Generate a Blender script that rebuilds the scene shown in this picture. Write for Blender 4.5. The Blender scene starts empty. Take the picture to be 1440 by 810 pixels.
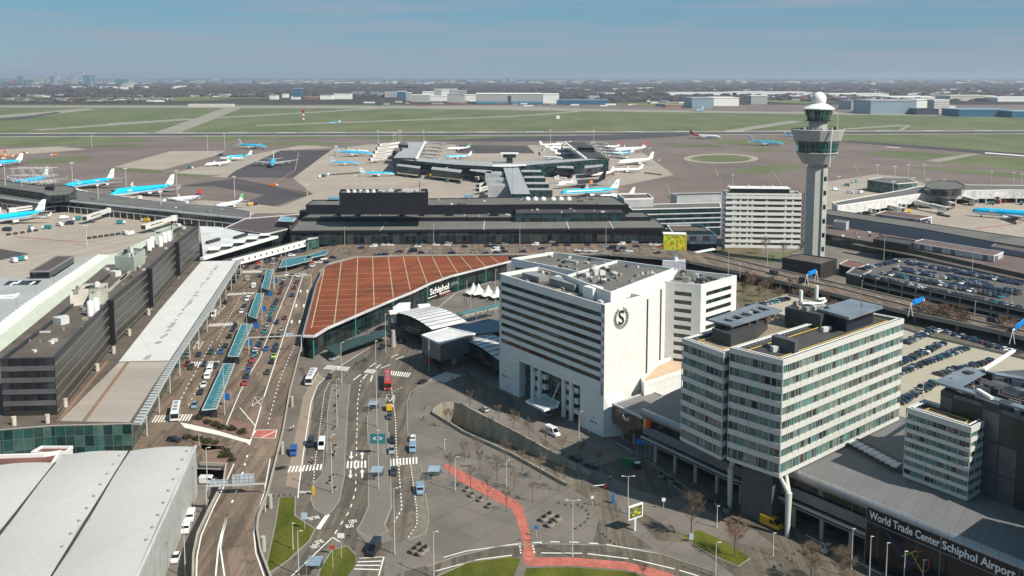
import bpy,bmesh,math,random
from mathutils import Vector,Matrix
from mathutils.geometry import delaunay_2d_cdt
random.seed(7)
SC=bpy.context.scene
COL=SC.collection
R=math.radians
FPX=1400.0;CAMH=110.0;PITCH=R(7.0);CY=279.138
cP,sP=math.cos(PITCH),math.sin(PITCH)
def at(px,py,z=0.0):
 """world point at height z seen at photograph pixel px,py"""
 u=(px-720)/FPX;v=-(py-CY)/FPX
 dz=-sP+cP*v
 t=(z-CAMH)/dz
 return Vector((u*t,(cP+sP*v)*t,z))
def ht(px,py,top,z0=0.0):
 b=at(px,py,z0)
 lo,hi=z0,300
 for _ in range(40):
  m=(lo+hi)/2
  dz=m-CAMH
  f=b.y*cP-dz*sP;up=b.y*sP+dz*cP
  if CY-FPX*up/f>top:lo=m
  else:hi=m
 return lo-z0
def pts(lst,z=0.0):return[at(x,y,z)for x,y in lst]
def tr(lst,x0,y0,k):return[(x0+x/k,y0+y/k)for x,y in lst]
cam=bpy.data.cameras.new('camera');camo=bpy.data.objects.new('camera',cam);COL.objects.link(camo)
camo.location=(0,0,CAMH);camo.rotation_euler=(R(90)-PITCH,0,0)
cam.sensor_width=36;cam.lens=35;cam.shift_y=-(405-CY)/1440;cam.clip_start=1;cam.clip_end=200000
SC.camera=camo
SUN=Vector((0.81*math.cos(R(45)),-0.59*math.cos(R(45)),math.sin(R(45)))).normalized()
sl=bpy.data.lights.new('sun','SUN');so=bpy.data.objects.new('sun',sl);COL.objects.link(so)
sl.energy=4.9;sl.angle=R(0.5);sl.color=(1.0,0.93,0.82)
so.rotation_euler=(-SUN).to_track_quat('-Z','Y').to_euler()
W=bpy.data.worlds.new('World');SC.world=W;W.use_nodes=True
nt=W.node_tree;nt.nodes.clear()
def N(nt,t,**k):
 n=nt.nodes.new(t)
 for a,b in k.items():setattr(n,a,b)
 return n
sky=N(nt,'ShaderNodeTexSky',sky_type='NISHITA',sun_disc=False)
sky.sun_elevation=math.asin(SUN.z);sky.sun_rotation=math.atan2(SUN.x,SUN.y)
sky.air_density=1.0;sky.dust_density=0.0;sky.ozone_density=2.0;sky.altitude=100
tc=N(nt,'ShaderNodeTexCoord');mp=N(nt,'ShaderNodeMapping');mp.inputs['Scale'].default_value=(1.8,1.8,26)
no=N(nt,'ShaderNodeTexNoise');no.inputs['Scale'].default_value=2.2;no.inputs['Detail'].default_value=6;no.inputs['Roughness'].default_value=.55
nt.links.new(tc.outputs['Generated'],mp.inputs[0]);nt.links.new(mp.outputs[0],no.inputs['Vector'])
rp=N(nt,'ShaderNodeMapRange');rp.inputs[1].default_value=.42;rp.inputs[2].default_value=.66;rp.inputs[3].default_value=0;rp.inputs[4].default_value=.8
nt.links.new(no.outputs['Fac'],rp.inputs[0])
mx=N(nt,'ShaderNodeMix',data_type='RGBA');mx.inputs[7].default_value=(3.7,4.3,5.2,1)
tn=N(nt,'ShaderNodeMix',data_type='RGBA',blend_type='MULTIPLY');tn.inputs[0].default_value=1;tn.inputs[7].default_value=(.62,.84,1.06,1)
nt.links.new(sky.outputs[0],tn.inputs[6]);nt.links.new(rp.outputs[0],mx.inputs[0]);t2=N(nt,'ShaderNodeMix',data_type='RGBA');t2.inputs[0].default_value=.72;t2.inputs[7].default_value=(1.95,3.45,4.95,1)
sz=N(nt,'ShaderNodeSeparateXYZ');nt.links.new(tc.outputs['Generated'],sz.inputs[0]);g1=N(nt,'ShaderNodeMapRange');g1.inputs[1].default_value=.028;g1.inputs[2].default_value=.085;nt.links.new(sz.outputs[2],g1.inputs[0])
t3=N(nt,'ShaderNodeMix',data_type='RGBA');t3.inputs[6].default_value=(2.05,3.3,4.6,1);t3.inputs[7].default_value=(1.3,3.45,4.95,1);nt.links.new(g1.outputs[0],t3.inputs[0]);nt.links.new(t3.outputs[2],t2.inputs[7])
nt.links.new(tn.outputs[2],t2.inputs[6]);nt.links.new(t2.outputs[2],mx.inputs[6])
bg=N(nt,'ShaderNodeBackground');bg.inputs[1].default_value=.07
nt.links.new(mx.outputs[2],bg.inputs[0])
wo=N(nt,'ShaderNodeOutputWorld');nt.links.new(bg.outputs[0],wo.inputs[0])
vs=SC.view_settings;vs.view_transform='Standard';vs.look='None';vs.gamma=1;vs.exposure=0.38;vs.use_curve_mapping=False
SC.render.engine='CYCLES'
SC.cycles.max_bounces=5;SC.cycles.diffuse_bounces=2;SC.cycles.glossy_bounces=3;SC.cycles.volume_bounces=0
MATS={}
def C4(c):return(c[0],c[1],c[2],1)
def base_mat(name):
 m=bpy.data.materials.new(name);m.use_nodes=True
 t=m.node_tree;b=t.nodes['Principled BSDF']
 return m,t,b
def noise_fac(t,scale,detail=4,stretch=None,rough=.6,coord='Position'):
 g=N(t,'ShaderNodeNewGeometry')
 n=N(t,'ShaderNodeTexNoise');n.inputs['Scale'].default_value=scale;n.inputs['Detail'].default_value=detail;n.inputs['Roughness'].default_value=rough
 if stretch:
  mpn=N(t,'ShaderNodeMapping');mpn.inputs['Rotation'].default_value=(0,0,stretch[0]);mpn.inputs['Scale'].default_value=stretch[1]
  t.links.new(g.outputs['Position'],mpn.inputs[0]);t.links.new(mpn.outputs[0],n.inputs['Vector'])
 else:t.links.new(g.outputs['Position'],n.inputs['Vector'])
 return n.outputs['Fac']
def remap(t,s,a,b,c,d):
 r=N(t,'ShaderNodeMapRange');
 for i,v in enumerate((a,b,c,d)):r.inputs[i+1].default_value=v
 t.links.new(s,r.inputs[0]);return r.outputs[0]
def mixc(t,fac,a,b,bt='MIX'):
 m=N(t,'ShaderNodeMix',data_type='RGBA',blend_type=bt)
 if hasattr(fac,'links')or isinstance(fac,bpy.types.NodeSocket):t.links.new(fac,m.inputs[0])
 else:m.inputs[0].default_value=fac
 for i,v in((6,a),(7,b)):
  if isinstance(v,bpy.types.NodeSocket):t.links.new(v,m.inputs[i])
  else:m.inputs[i].default_value=C4(v)
 return m.outputs[2]
def mth(t,op,a,b=None):
 m=N(t,'ShaderNodeMath',operation=op)
 for i,v in enumerate((a,b)):
  if v is None:continue
  if isinstance(v,bpy.types.NodeSocket):t.links.new(v,m.inputs[i])
  else:m.inputs[i].default_value=v
 return m.outputs[0]
def mat(name,col,rough=.75,var=.18,scale=.12,metal=0.0,fine=.08,fscale=2.5,spec=.4,stretch=None,emit=0):
 if name in MATS:return MATS[name]
 m,t,b=base_mat(name)
 c1=tuple(x*(1-var)for x in col);c2=tuple(min(1,x*(1+var))for x in col)
 f=remap(t,noise_fac(t,scale,5,stretch),.3,.7,0,1)
 c=mixc(t,f,c1,c2)
 if fine:
  g=remap(t,noise_fac(t,fscale,3),.3,.7,1-fine,1+fine)
  mm=N(t,'ShaderNodeVectorMath',operation='SCALE');t.links.new(c,mm.inputs[0]);t.links.new(g,mm.inputs['Scale']);c=mm.outputs[0]
 t.links.new(c,b.inputs['Base Color'])
 b.inputs['Roughness'].default_value=rough;b.inputs['Metallic'].default_value=metal
 b.inputs['Specular IOR Level'].default_value=spec
 if emit:
  t.links.new(c,b.inputs['Emission Color']);b.inputs['Emission Strength'].default_value=emit
 MATS[name]=m;return m
def plain(name,col,rough=.5,metal=0,spec=.5,coat=0):
 if name in MATS:return MATS[name]
 m,t,b=base_mat(name)
 b.inputs['Base Color'].default_value=C4(col);b.inputs['Roughness'].default_value=rough;b.inputs['Metallic'].default_value=metal
 b.inputs['Specular IOR Level'].default_value=spec;b.inputs['Coat Weight'].default_value=coat;b.inputs['Coat Roughness'].default_value=.05
 MATS[name]=m;return m
def panes(name,w,h,cols,frame=None,fw=.08,rough=.08,v0=0.0,hframe=True,spec=.6,metal=0,nz=.25):
 """window panes of w by h metres on the wall UVs, every pane its own tint"""
 if name in MATS:return MATS[name]
 m,t,b=base_mat(name)
 uv=N(t,'ShaderNodeUVMap');sx=N(t,'ShaderNodeSeparateXYZ');t.links.new(uv.outputs[0],sx.inputs[0])
 u=mth(t,'DIVIDE',sx.outputs[0],w);v=mth(t,'DIVIDE',mth(t,'SUBTRACT',sx.outputs[1],v0),h)
 cm=N(t,'ShaderNodeCombineXYZ');t.links.new(mth(t,'FLOOR',u),cm.inputs[0]);t.links.new(mth(t,'FLOOR',v),cm.inputs[1])
 wn=N(t,'ShaderNodeTexWhiteNoise',noise_dimensions='2D');t.links.new(cm.outputs[0],wn.inputs[0])
 cr=N(t,'ShaderNodeValToRGB');cr.color_ramp.interpolation='CONSTANT'
 els=cr.color_ramp.elements
 while len(els)<len(cols):els.new(.5)
 for i,c in enumerate(cols):els[i].position=i/len(cols);els[i].color=C4(c)
 t.links.new(wn.outputs[0],cr.inputs[0]);c=cr.outputs[0]
 g=remap(t,noise_fac(t,.35,3),.3,.7,1-nz,1+nz)
 mm=N(t,'ShaderNodeVectorMath',operation='SCALE');t.links.new(c,mm.inputs[0]);t.links.new(g,mm.inputs['Scale']);c=mm.outputs[0]
 rg=rough
 if frame:
  l=mth(t,'LESS_THAN',mth(t,'FRACT',u),fw/w)
  if hframe:l=mth(t,'MAXIMUM',l,mth(t,'LESS_THAN',mth(t,'FRACT',v),fw/h))
  c=mixc(t,l,c,frame)
  t.links.new(mth(t,'ADD',mth(t,'MULTIPLY',l,.4),rough),b.inputs['Roughness'])
 else:b.inputs['Roughness'].default_value=rough
 t.links.new(c,b.inputs['Base Color']);b.inputs['Specular IOR Level'].default_value=spec;b.inputs['Metallic'].default_value=metal
 MATS[name]=m;return m
def seams(name,col,line,w,rough=.5,axis=0,fw=.12,var=.1,scale=.08,rot=0.0,h=None,metal=0):
 """sheet material with seams every w metres along a direction on the ground plane"""
 if name in MATS:return MATS[name]
 m,t,b=base_mat(name)
 g=N(t,'ShaderNodeNewGeometry');mpn=N(t,'ShaderNodeMapping');mpn.inputs['Rotation'].default_value=(0,0,rot)
 t.links.new(g.outputs['Position'],mpn.inputs[0]);sx=N(t,'ShaderNodeSeparateXYZ');t.links.new(mpn.outputs[0],sx.inputs[0])
 u=mth(t,'DIVIDE',sx.outputs[axis],w)
 l=mth(t,'LESS_THAN',mth(t,'FRACT',u),fw/w)
 cell=mth(t,'FLOOR',u)
 if h:
  v=mth(t,'DIVIDE',sx.outputs[1-axis],h);l=mth(t,'MAXIMUM',l,mth(t,'LESS_THAN',mth(t,'FRACT',v),fw/h))
  cell=mth(t,'ADD',cell,mth(t,'MULTIPLY',mth(t,'FLOOR',v),17.3))
 wn=N(t,'ShaderNodeTexWhiteNoise',noise_dimensions='1D');t.links.new(cell,wn.inputs['W'])
 f=mth(t,'ADD',mth(t,'MULTIPLY',remap(t,noise_fac(t,scale,5),.3,.7,0,1),.75),mth(t,'MULTIPLY',wn.outputs[0],.25))
 c=mixc(t,f,tuple(x*(1-var)for x in col),tuple(min(1,x*(1+var))for x in col))
 g2=remap(t,noise_fac(t,1.7,3),.3,.7,.93,1.07)
 mm=N(t,'ShaderNodeVectorMath',operation='SCALE');t.links.new(c,mm.inputs[0]);t.links.new(g2,mm.inputs['Scale'])
 c=mixc(t,l,mm.outputs[0],line)
 t.links.new(c,b.inputs['Base Color']);b.inputs['Roughness'].default_value=rough;b.inputs['Metallic'].default_value=metal
 MATS[name]=m;return m
class MB:
 def __init__(s):s.v=[];s.f=[];s.mi=[];s.sm=[]
 def face(s,ps,m=0,smooth=False):
  i=len(s.v);s.v+=[Vector(p)for p in ps];s.f.append(list(range(i,i+len(ps))));s.mi.append(m);s.sm.append(smooth)
 def mesh(s,vs,fs,m=0,smooth=False):
  i=len(s.v);s.v+=[Vector(p)for p in vs]
  for f in fs:s.f.append([i+k for k in f]);s.mi.append(m);s.sm.append(smooth)
 def sheet(s,poly,m=0,holes=()):
  s.sheets([poly],m,holes)
 def sheets(s,polys,m=0,holes=()):
  """union of flat (or gently sloping) outlines, with holes"""
  vs=[];es=[]
  for l in list(polys)+list(holes):
   i=len(vs);n=len(l);vs+=[Vector(p)for p in l];es+=[(i+k,i+(k+1)%n)for k in range(n)]
  o=vs[0].copy()
  V,E_,F_,ov,oe,of=delaunay_2d_cdt([Vector((v.x-o.x,v.y-o.y))for v in vs],es,[],1,1e-5)
  zs=[]
  for k,v in enumerate(V):
   if ov[k]:zs.append(vs[ov[k][0]].z)
   else:zs.append(min(vs,key=lambda q:(q.x-o.x-v.x)**2+(q.y-o.y-v.y)**2).z)
  HP=[[Vector((p[0]-o.x,p[1]-o.y))for p in h]for h in holes];PP=[[Vector((p[0]-o.x,p[1]-o.y))for p in h]for h in polys]
  i=len(s.v);s.v+=[Vector((v.x+o.x,v.y+o.y,z))for v,z in zip(V,zs)]
  for f in F_:
   c=sum((V[k]for k in f),Vector((0,0)))/len(f)
   if any(inpoly(c,h)for h in HP)or not any(inpoly(c,h)for h in PP):continue
   a,b,d=V[f[0]],V[f[1]],V[f[2]]
   if(b-a).cross(d-a)<0:f=f[::-1]
   s.f.append([i+k for k in f]);s.mi.append(m);s.sm.append(False)
 def prism(s,poly,z0,z1,m=0,mt=None,bottom=False,holes=()):
  """upright walls over a ground outline; z1 may be a list of heights"""
  poly=ccw(poly);n=len(poly)
  zt=z1 if isinstance(z1,(list,tuple))else[z1]*n
  for i in range(n):
   a,b=poly[i],poly[(i+1)%n]
   s.face([(a[0],a[1],z0),(b[0],b[1],z0),(b[0],b[1],zt[(i+1)%n]),(a[0],a[1],zt[i])],m)
  mt=m if mt is None else mt
  s.sheet([(p[0],p[1],zt[i])for i,p in enumerate(poly)],mt)
  if bottom:
   s.face([(p[0],p[1],z0)for p in reversed(poly)],m)
 def ring(s,poly,d,z0,z1,m=0,bottom=True):
  """wall of thickness d following an outline (top, bottom, both faces)"""
  poly=ccw(poly);inn=inset(poly,d);n=len(poly)
  for i in range(n):
   a,b=poly[i],poly[(i+1)%n];c,e=inn[i],inn[(i+1)%n]
   s.face([(a[0],a[1],z0),(b[0],b[1],z0),(b[0],b[1],z1),(a[0],a[1],z1)],m)
   s.face([(a[0],a[1],z1),(b[0],b[1],z1),(e[0],e[1],z1),(c[0],c[1],z1)],m)
   s.face([(e[0],e[1],z0),(c[0],c[1],z0),(c[0],c[1],z1),(e[0],e[1],z1)],m)
   if bottom:s.face([(c[0],c[1],z0),(e[0],e[1],z0),(b[0],b[1],z0),(a[0],a[1],z0)],m)
 def box(s,c,size,rz=0.0,m=0,mt=None):
  """c = centre of the bottom face"""
  hx,hy=size[0]/2,size[1]/2;ca,sa=math.cos(rz),math.sin(rz)
  P=[(c[0]+x*ca-y*sa,c[1]+x*sa+y*ca)for x,y in((-hx,-hy),(hx,-hy),(hx,hy),(-hx,hy))]
  s.prism(P,c[2],c[2]+size[2],m,mt,bottom=True)
 def bar(s,a,b,w,h,m=0):
  """box from a to b (centre line), width w sideways, height h"""
  a=Vector(a);b=Vector(b);d=(b-a).normalized()
  side=d.cross(Vector((0,0,1)))
  side=side.normalized()if side.length>1e-4 else Vector((1,0,0))
  up=side.cross(d).normalized()
  q=[side*w/2+up*h/2,side*-w/2+up*h/2,side*-w/2-up*h/2,side*w/2-up*h/2]
  s.mesh([a+k for k in q]+[b+k for k in q],[(0,1,2,3),(7,6,5,4),(0,4,5,1),(1,5,6,2),(2,6,7,3),(3,7,4,0)],m)
 def tube(s,a,b,r0,r1=None,n=8,m=0,caps=True):
  a=Vector(a);b=Vector(b);r1=r0 if r1 is None else r1;d=(b-a).normalized()
  x=d.orthogonal().normalized();y=d.cross(x)
  vs=[]
  for p,r in((a,r0),(b,r1)):
   for k in range(n):
    t=2*math.pi*k/n;vs.append(p+(x*math.cos(t)+y*math.sin(t))*r)
  fs=[(k,(k+1)%n,n+(k+1)%n,n+k)for k in range(n)]
  s.mesh(vs,fs,m,n>5)
  if caps:s.mesh(vs,[tuple(range(n-1,-1,-1)),tuple(range(n,2*n))],m)
 def lathe(s,c,prof,n=16,m=0,smooth=True,flat_ang=0):
  c=Vector(c);vs=[]
  for r,z in prof:
   for k in range(n):
    t=2*math.pi*(k+.5)/n;vs.append(c+Vector((r*math.cos(t),r*math.sin(t),z)))
  fs=[]
  for j in range(len(prof)-1):
   for k in range(n):fs.append((j*n+k,j*n+(k+1)%n,(j+1)*n+(k+1)%n,(j+1)*n+k))
  s.mesh(vs,fs,m,smooth)
  s.mesh([vs[(len(prof)-1)*n+k]for k in range(n)],[tuple(range(n))],m)
 def ribbon(s,line,w,z=None,m=0,dz=0):
  """flat strip of width w along a poly line (world points)"""
  L=[Vector(p)for p in line]
  lf=[];rt=[]
  for i,p in enumerate(L):
   d=(L[min(i+1,len(L)-1)]-L[max(i-1,0)]);d.z=0;d.normalize();nn=Vector((-d.y,d.x,0))*(w/2)
   q=Vector(p);q.z=(p.z if z is None else z)+dz
   lf.append(q+nn);rt.append(q-nn)
  for i in range(len(L)-1):s.face([rt[i],rt[i+1],lf[i+1],lf[i]],m)
 def wall(s,line,t,z0,z1,m=0):
  """upright wall of thickness t along a poly line"""
  L=[Vector(p)for p in line];a=[];b=[]
  for i,p in enumerate(L):
   d=(L[min(i+1,len(L)-1)]-L[max(i-1,0)]);d.z=0;d.normalize();nn=Vector((-d.y,d.x,0))*(t/2)
   a.append(p+nn);b.append(p-nn)
  poly=a+b[::-1]
  s.prism([(p.x,p.y)for p in poly],z0,z1,m,bottom=False)
 def build(s,name,mats,parent=None,loc=None,kind=None):
  me=bpy.data.meshes.new(name)
  o=Vector((0,0,0))if loc is None else Vector(loc)
  if parent is not None and loc is None:o=Vector(parent.location)
  me.from_pydata([tuple(p-o)for p in s.v],[],s.f)
  if not isinstance(mats,(list,tuple)):mats=[mats]
  for m in mats:me.materials.append(m)
  me.polygons.foreach_set('material_index',s.mi);me.polygons.foreach_set('use_smooth',s.sm)
  uvl=me.uv_layers.new(name='UVMap');me.update()
  dat=[0.0]*(2*len(me.loops));vv=s.v
  for p in me.polygons:
   n=p.normal
   flat=abs(n.z)>.7
   if not flat:
    l=math.hypot(n.x,n.y)or 1;tx,ty=-n.y/l,n.x/l
   for li in p.loop_indices:
    q=vv[me.loops[li].vertex_index]
    if flat:dat[2*li]=q.x;dat[2*li+1]=q.y
    else:dat[2*li]=q.x*tx+q.y*ty;dat[2*li+1]=q.z
  uvl.data.foreach_set('uv',dat)
  ob=bpy.data.objects.new(name,me);COL.objects.link(ob)
  if parent is not None:ob.parent=parent
  elif loc is not None:ob.location=o
  if kind:ob['kind']=kind
  return ob
def inpoly(c,h):
 r=False;n=len(h);x,y=c[0],c[1]
 for i in range(n):
  a,b=h[i],h[(i+1)%n]
  if(a[1]>y)!=(b[1]>y)and x<(b[0]-a[0])*(y-a[1])/(b[1]-a[1])+a[0]:r=not r
 return r
def area(p):
 return sum(p[i][0]*p[(i+1)%len(p)][1]-p[(i+1)%len(p)][0]*p[i][1]for i in range(len(p)))/2
def ccw(p):
 p=[Vector((q[0],q[1],q[2]if len(q)>2 else 0))for q in p]
 return p if area(p)>0 else p[::-1]
def inset(p,d):
 n=len(p);out=[]
 for i in range(n):
  a,b,c=Vector(p[i-1]),Vector(p[i]),Vector(p[(i+1)%n])
  d1=(b-a).to_2d().normalized();d2=(c-b).to_2d().normalized()
  n1=Vector((-d1.y,d1.x));n2=Vector((-d2.y,d2.x))
  k=n1+n2;l=k.length_squared
  k=n1 if l<1e-6 else k*(2/l)
  out.append(Vector((b.x+k.x*d,b.y+k.y*d,b.z)))
 return out
def lerp(a,b,t):return a+(b-a)*t
def tag(o,label=None,cat=None,group=None,kind=None):
 if label:o['label']=label
 if cat:o['category']=cat
 if group:o['group']=group
 if kind:o['kind']=kind
 return o
def thing(name,label,cat,loc=(0,0,0),group=None,rz=0.0):
 o=bpy.data.objects.new(name,None);COL.objects.link(o);o.empty_display_size=.5
 o.location=loc;o.rotation_euler=(0,0,rz)
 return tag(o,label,cat,group)
def struct(name,mb,m):return mb.build(name,m,kind='structure')
KIDS={}
def copy_tree(o,loc=None,rz=None,label=None,group=None,parent=None,swap=None):
 c=o.copy();COL.objects.link(c)
 if parent is not None:c.parent=parent
 if loc is not None:c.location=loc
 if rz is not None:c.rotation_euler=(0,0,rz)
 if label:c['label']=label
 if group:c['group']=group
 if o.name not in KIDS:KIDS[o.name]=list(o.children)
 for ch in KIDS[o.name]:copy_tree(ch,parent=c)
 return c
ORD=['first','second','third','fourth','fifth','sixth','seventh','eighth','ninth','tenth','eleventh','twelfth','thirteenth','fourteenth','fifteenth','sixteenth','seventeenth','eighteenth','nineteenth','twentieth']
def ordw(i):
 if i<20:return ORD[i]
 T={2:'twenty',3:'thirty',4:'forty',5:'fifty',6:'sixty'}
 n=i+1;t,u=divmod(n,10)
 if u==0:return{2:'twentieth',3:'thirtieth',4:'fortieth',5:'fiftieth',6:'sixtieth'}[t]
 return T[t]+'-'+ORD[u-1]
WHITE=mat('white_paint',(.74,.74,.72),.55,.04,.1,fine=.03)
CONC=mat('concrete',(.36,.34,.30),.85,.15,.1)
LCONC=mat('light_concrete',(.46,.44,.40),.85,.12,.08)
DARK=mat('dark_metal',(.035,.036,.04),.5,.2,.3)
BLACK=mat('black_cladding',(.014,.015,.019),.35,.25,.1,fine=.04)
STEEL=mat('grey_steel',(.32,.33,.34),.4,.1,.3,metal=.4)
LINE=mat('road_paint',(.72,.71,.66),.7,.1,.6)
POLE=mat('pole_paint',(.45,.45,.43),.5,.05,.3)
GREYROOF=mat('grey_roof',(.105,.10,.092),.9,.25,.07)
TEALG=plain('teal_glass',(.01,.06,.06),.07,0,.7)
DGLASS=plain('dark_glass',(.012,.016,.02),.06,0,.7)
# ================================================================ ground
APRON=seams('apron_asphalt',(.155,.118,.10),(.12,.095,.08),45,.9,0,.6,.28,.006,R(12),60)
TAN=seams('apron_concrete',(.33,.28,.225),(.25,.21,.17),7.5,.9,0,.3,.16,.015,R(20),7.5)
PAVE=seams('pavement',(.15,.13,.11),(.10,.088,.075),7.5,.85,0,.2,.34,.05,R(37),11)
def asphalt(name,col,rot=0):
 m,t,b=base_mat(name)
 f=remap(t,noise_fac(t,.05,5),.3,.7,0,1);s=remap(t,noise_fac(t,.7,4,(rot,(1,.025,1))),.35,.65,.66,1.3)
 c=mixc(t,f,tuple(x*.8 for x in col),tuple(x*1.2 for x in col))
 g_=N(t,'ShaderNodeNewGeometry');mpn=N(t,'ShaderNodeMapping');mpn.inputs['Rotation'].default_value=(0,0,rot+.1);t.links.new(g_.outputs['Position'],mpn.inputs[0])
 br=N(t,'ShaderNodeTexBrick');br.offset=.37;br.inputs['Scale'].default_value=1;br.inputs['Brick Width'].default_value=3.6;br.inputs['Row Height'].default_value=17;br.inputs['Mortar Size'].default_value=.06
 br.inputs['Color1'].default_value=(.70,.70,.70,1);br.inputs['Color2'].default_value=(1.28,1.26,1.22,1);br.inputs['Mortar'].default_value=(.6,.6,.6,1);br.inputs['Bias'].default_value=.1
 t.links.new(mpn.outputs[0],br.inputs['Vector']);c=mixc(t,.8,c,br.outputs['Color'],'MULTIPLY')
 sp=remap(t,noise_fac(t,.45,3),.58,.66,0,.6);c=mixc(t,sp,c,tuple(x*.45 for x in col))
 for sc_,lo_,hi_ in((None,0,0),(3,.88,1.12)):
  mm=N(t,'ShaderNodeVectorMath',operation='SCALE');t.links.new(c,mm.inputs[0]);t.links.new(s if sc_ is None else remap(t,noise_fac(t,sc_,2),.3,.7,lo_,hi_),mm.inputs['Scale']);c=mm.outputs[0]
 t.links.new(c,b.inputs['Base Color']);b.inputs['Roughness'].default_value=.9
 MATS[name]=m;return m
ROAD=asphalt('road_asphalt',(.105,.088,.067))
DECKROAD=asphalt('deck_asphalt',(.145,.105,.075),R(-25))
RUNWAY=asphalt('runway_asphalt',(.055,.05,.055),R(90))
BUSLANE=mat('bus_lane',(.26,.205,.16),.9,.1,.1)
REDPATH=mat('red_cycle_path',(.40,.12,.09),.9,.22,.35,fine=.16,fscale=1.4)
COBBLE=mat('cobbles',(.17,.15,.115),.9,.2,.4,fine=.2)
def grassmat(name,a,b_,sc=.01):
 m,t,b=base_mat(name)
 f=remap(t,noise_fac(t,sc,6,(R(15),(1,.35,1))),.35,.65,0,1)
 c=mixc(t,f,a,b_);g=remap(t,noise_fac(t,sc*20,4),.3,.7,.7,1.3)
 mm=N(t,'ShaderNodeVectorMath',operation='SCALE');t.links.new(c,mm.inputs[0]);t.links.new(g,mm.inputs['Scale'])
 t.links.new(mm.outputs[0],b.inputs['Base Color']);b.inputs['Roughness'].default_value=1;b.inputs['Specular IOR Level'].default_value=.1
 return m
GRASS=grassmat('field_grass',(.10,.12,.055),(.15,.165,.085))
LAWN=grassmat('lawn_grass',(.05,.065,.010),(.12,.125,.020),.14)
FIELD=grassmat('far_fields',(.045,.037,.034),(.075,.07,.045),.0009)
PIT=[(613,577),(622,571.5),(638,569.5),(649,572),(661,579),(724,611),(831,671),(797,684),(720,641),(654,611),(609,583)]
pit=pts(PIT)
g=MB();B=60000
g.sheet([(-B,-400,0),(B,-400,0),(B,B,0),(-B,B,0)],0,[pit])
struct('ground',g,APRON)
LAY=[0.0]
def layer(name,polys,m,z,holes=(),src=None):
 mb=MB()
 mb.sheets([[at(x,y,0)+Vector((0,0,z))for x,y in p]for p in polys],0,[[q+Vector((0,0,z))for q in h]for h in holes])
 return struct(name,mb,m)
mb=MB();mb.sheet([(-B,3900,.3),(B,3900,.3),(B,B,.3),(-B,B,.3)]);struct('far_fields',mb,FIELD)
layer('airfield_grass',[[(-500,140),(-500,188.5),(1900,181),(1900,168),(1440,163),(1200,160),(1080,158),(850,154.5),(720,150),(560,148),(400,141),(200,139)],[(-400,190),(0,191.5),(130,192.2),(205,196),(213,198),(190,200),(60,205),(-400,207)],[(250,191),(300,190.7),(360,191),(420,189.5),(620,188.8),(590,192),(475,194),(400,196),(320,198.5),(262,194)],[(550,189),(965,186.7),(930,190),(860,194.5),(720,196.5),(507,196.5)],[(320,202),(420,199.5),(505,202),(450,204.5),(330,205)],[(90,205),(190,203),(205,206),(120,208)],[(997,198),(1080,195),(1130,197),(1100,203),(1045,204.5),(1010,202)],[(935,204),(1000,203),(1020,206),(950,207.5)],[(1035,211),(1080,208),(1110,212),(1060,214.5)],[(1175,187),(1900,186),(1900,226),(1440,216),(1300,205),(1185,199)],[(1222,217),(1240,211.5),(1440,223),(1800,245),(1800,262),(1440,240),(1315,228)],[(1280,236),(1300,234),(1440,244),(1700,262),(1700,270),(1440,251),(1330,241)],[(1028,239),(1060,235),(1105,231),(1125,232),(1122,236.5),(1090,242.5),(1045,244)],[(25,228),(45,224),(125,219),(132,221),(100,228),(45,230)],[(150,236),(232,240),(228,244),(175,241.5)],[(232,243),(312,247),(275,249.5),(240,246)],[(1014+43*math.cos(a*R(15)),223+5.2*math.sin(a*R(15)))for a in range(24)],],GRASS,.10)
layer('taxiway',[[(213,188),(249,188),(343,151),(318,151)],[(37,183),(60,183.5),(272,168.5),(262,166.5)],[(150,173.5),(152,175),(360,163.5),(570,151),(560,150),(360,162)],[(360,176),(360,177.5),(720,164.5),(820,157),(812,156),(720,163)],[(-200,178),(-200,181),(88,159),(135,154),(120,152.5),(84,155.5)],[(-400,148),(-400,150),(560,152.6),(850,156.8),(1080,159.8),(1440,164.5),(1900,171),(1900,168),(1440,161.5),(1080,157),(850,153.6),(720,149)],[(1000,186.5),(1030,186.5),(1130,171),(1110,170)],[(1130,185),(1150,185),(1280,176.5),(1262,175.5)],[(1262,184),(1268,184),(1282,176),(1276,176)],[(1300,226),(1320,228.5),(1380,216.5),(1365,216)],[(-400,188),(-400,190),(1900,183.6),(1900,181.8)],[(-400,192.5),(-400,194),(30,193),(1900,187.4),(1900,186.4)],],mat('taxiway_concrete',(.26,.235,.195),.9,.2,.02),.2)
layer('runway',[[(-400,190),(-400,192.5),(1900,186.4),(1900,183.6)],[(-200,176),(-200,180),(30,168),(86,158.5),(80,157.5),(20,166)],[(1180,199),(1195,198),(1440,216),(1800,240),(1800,246),(1440,221),(1300,209)],[(540,188.5),(700,188),(640,190.5),(560,190)],[(700,193.5),(960,187.5),(980,190),(860,197),(720,199),(600,198)],],RUNWAY,.3)
layer('runway_marking',[[(x,186.2-x*.0032+1.6),(x,186.2-x*.0032+2.0),(x+26,186.2-x*.0032+2.0),(x+26,186.2-x*.0032+1.6)]for x in range(-100,1500,70)]+[[(1385,214.6),(1385,216),(1445,220.6),(1445,219.2)],[(1245,206.5),(1245,207.2),(1265,208.6),(1265,207.9)]],LINE,.45)
layer('dark_stand',[[(320,249),(331,240),(395,211.8),(466,210.8),(412,250)],[(640,215),(645,204),(740,205),(752,215)],[(250,262),(330,251),(440,272),(385,290),(345,284),(372,274),(300,262)],[(0,350),(42,357),(0,366)],[(-60,345),(0,350),(0,366),(-60,380)]],mat('dark_asphalt',(.062,.052,.054),.9,.2,.01),.06)
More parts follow.
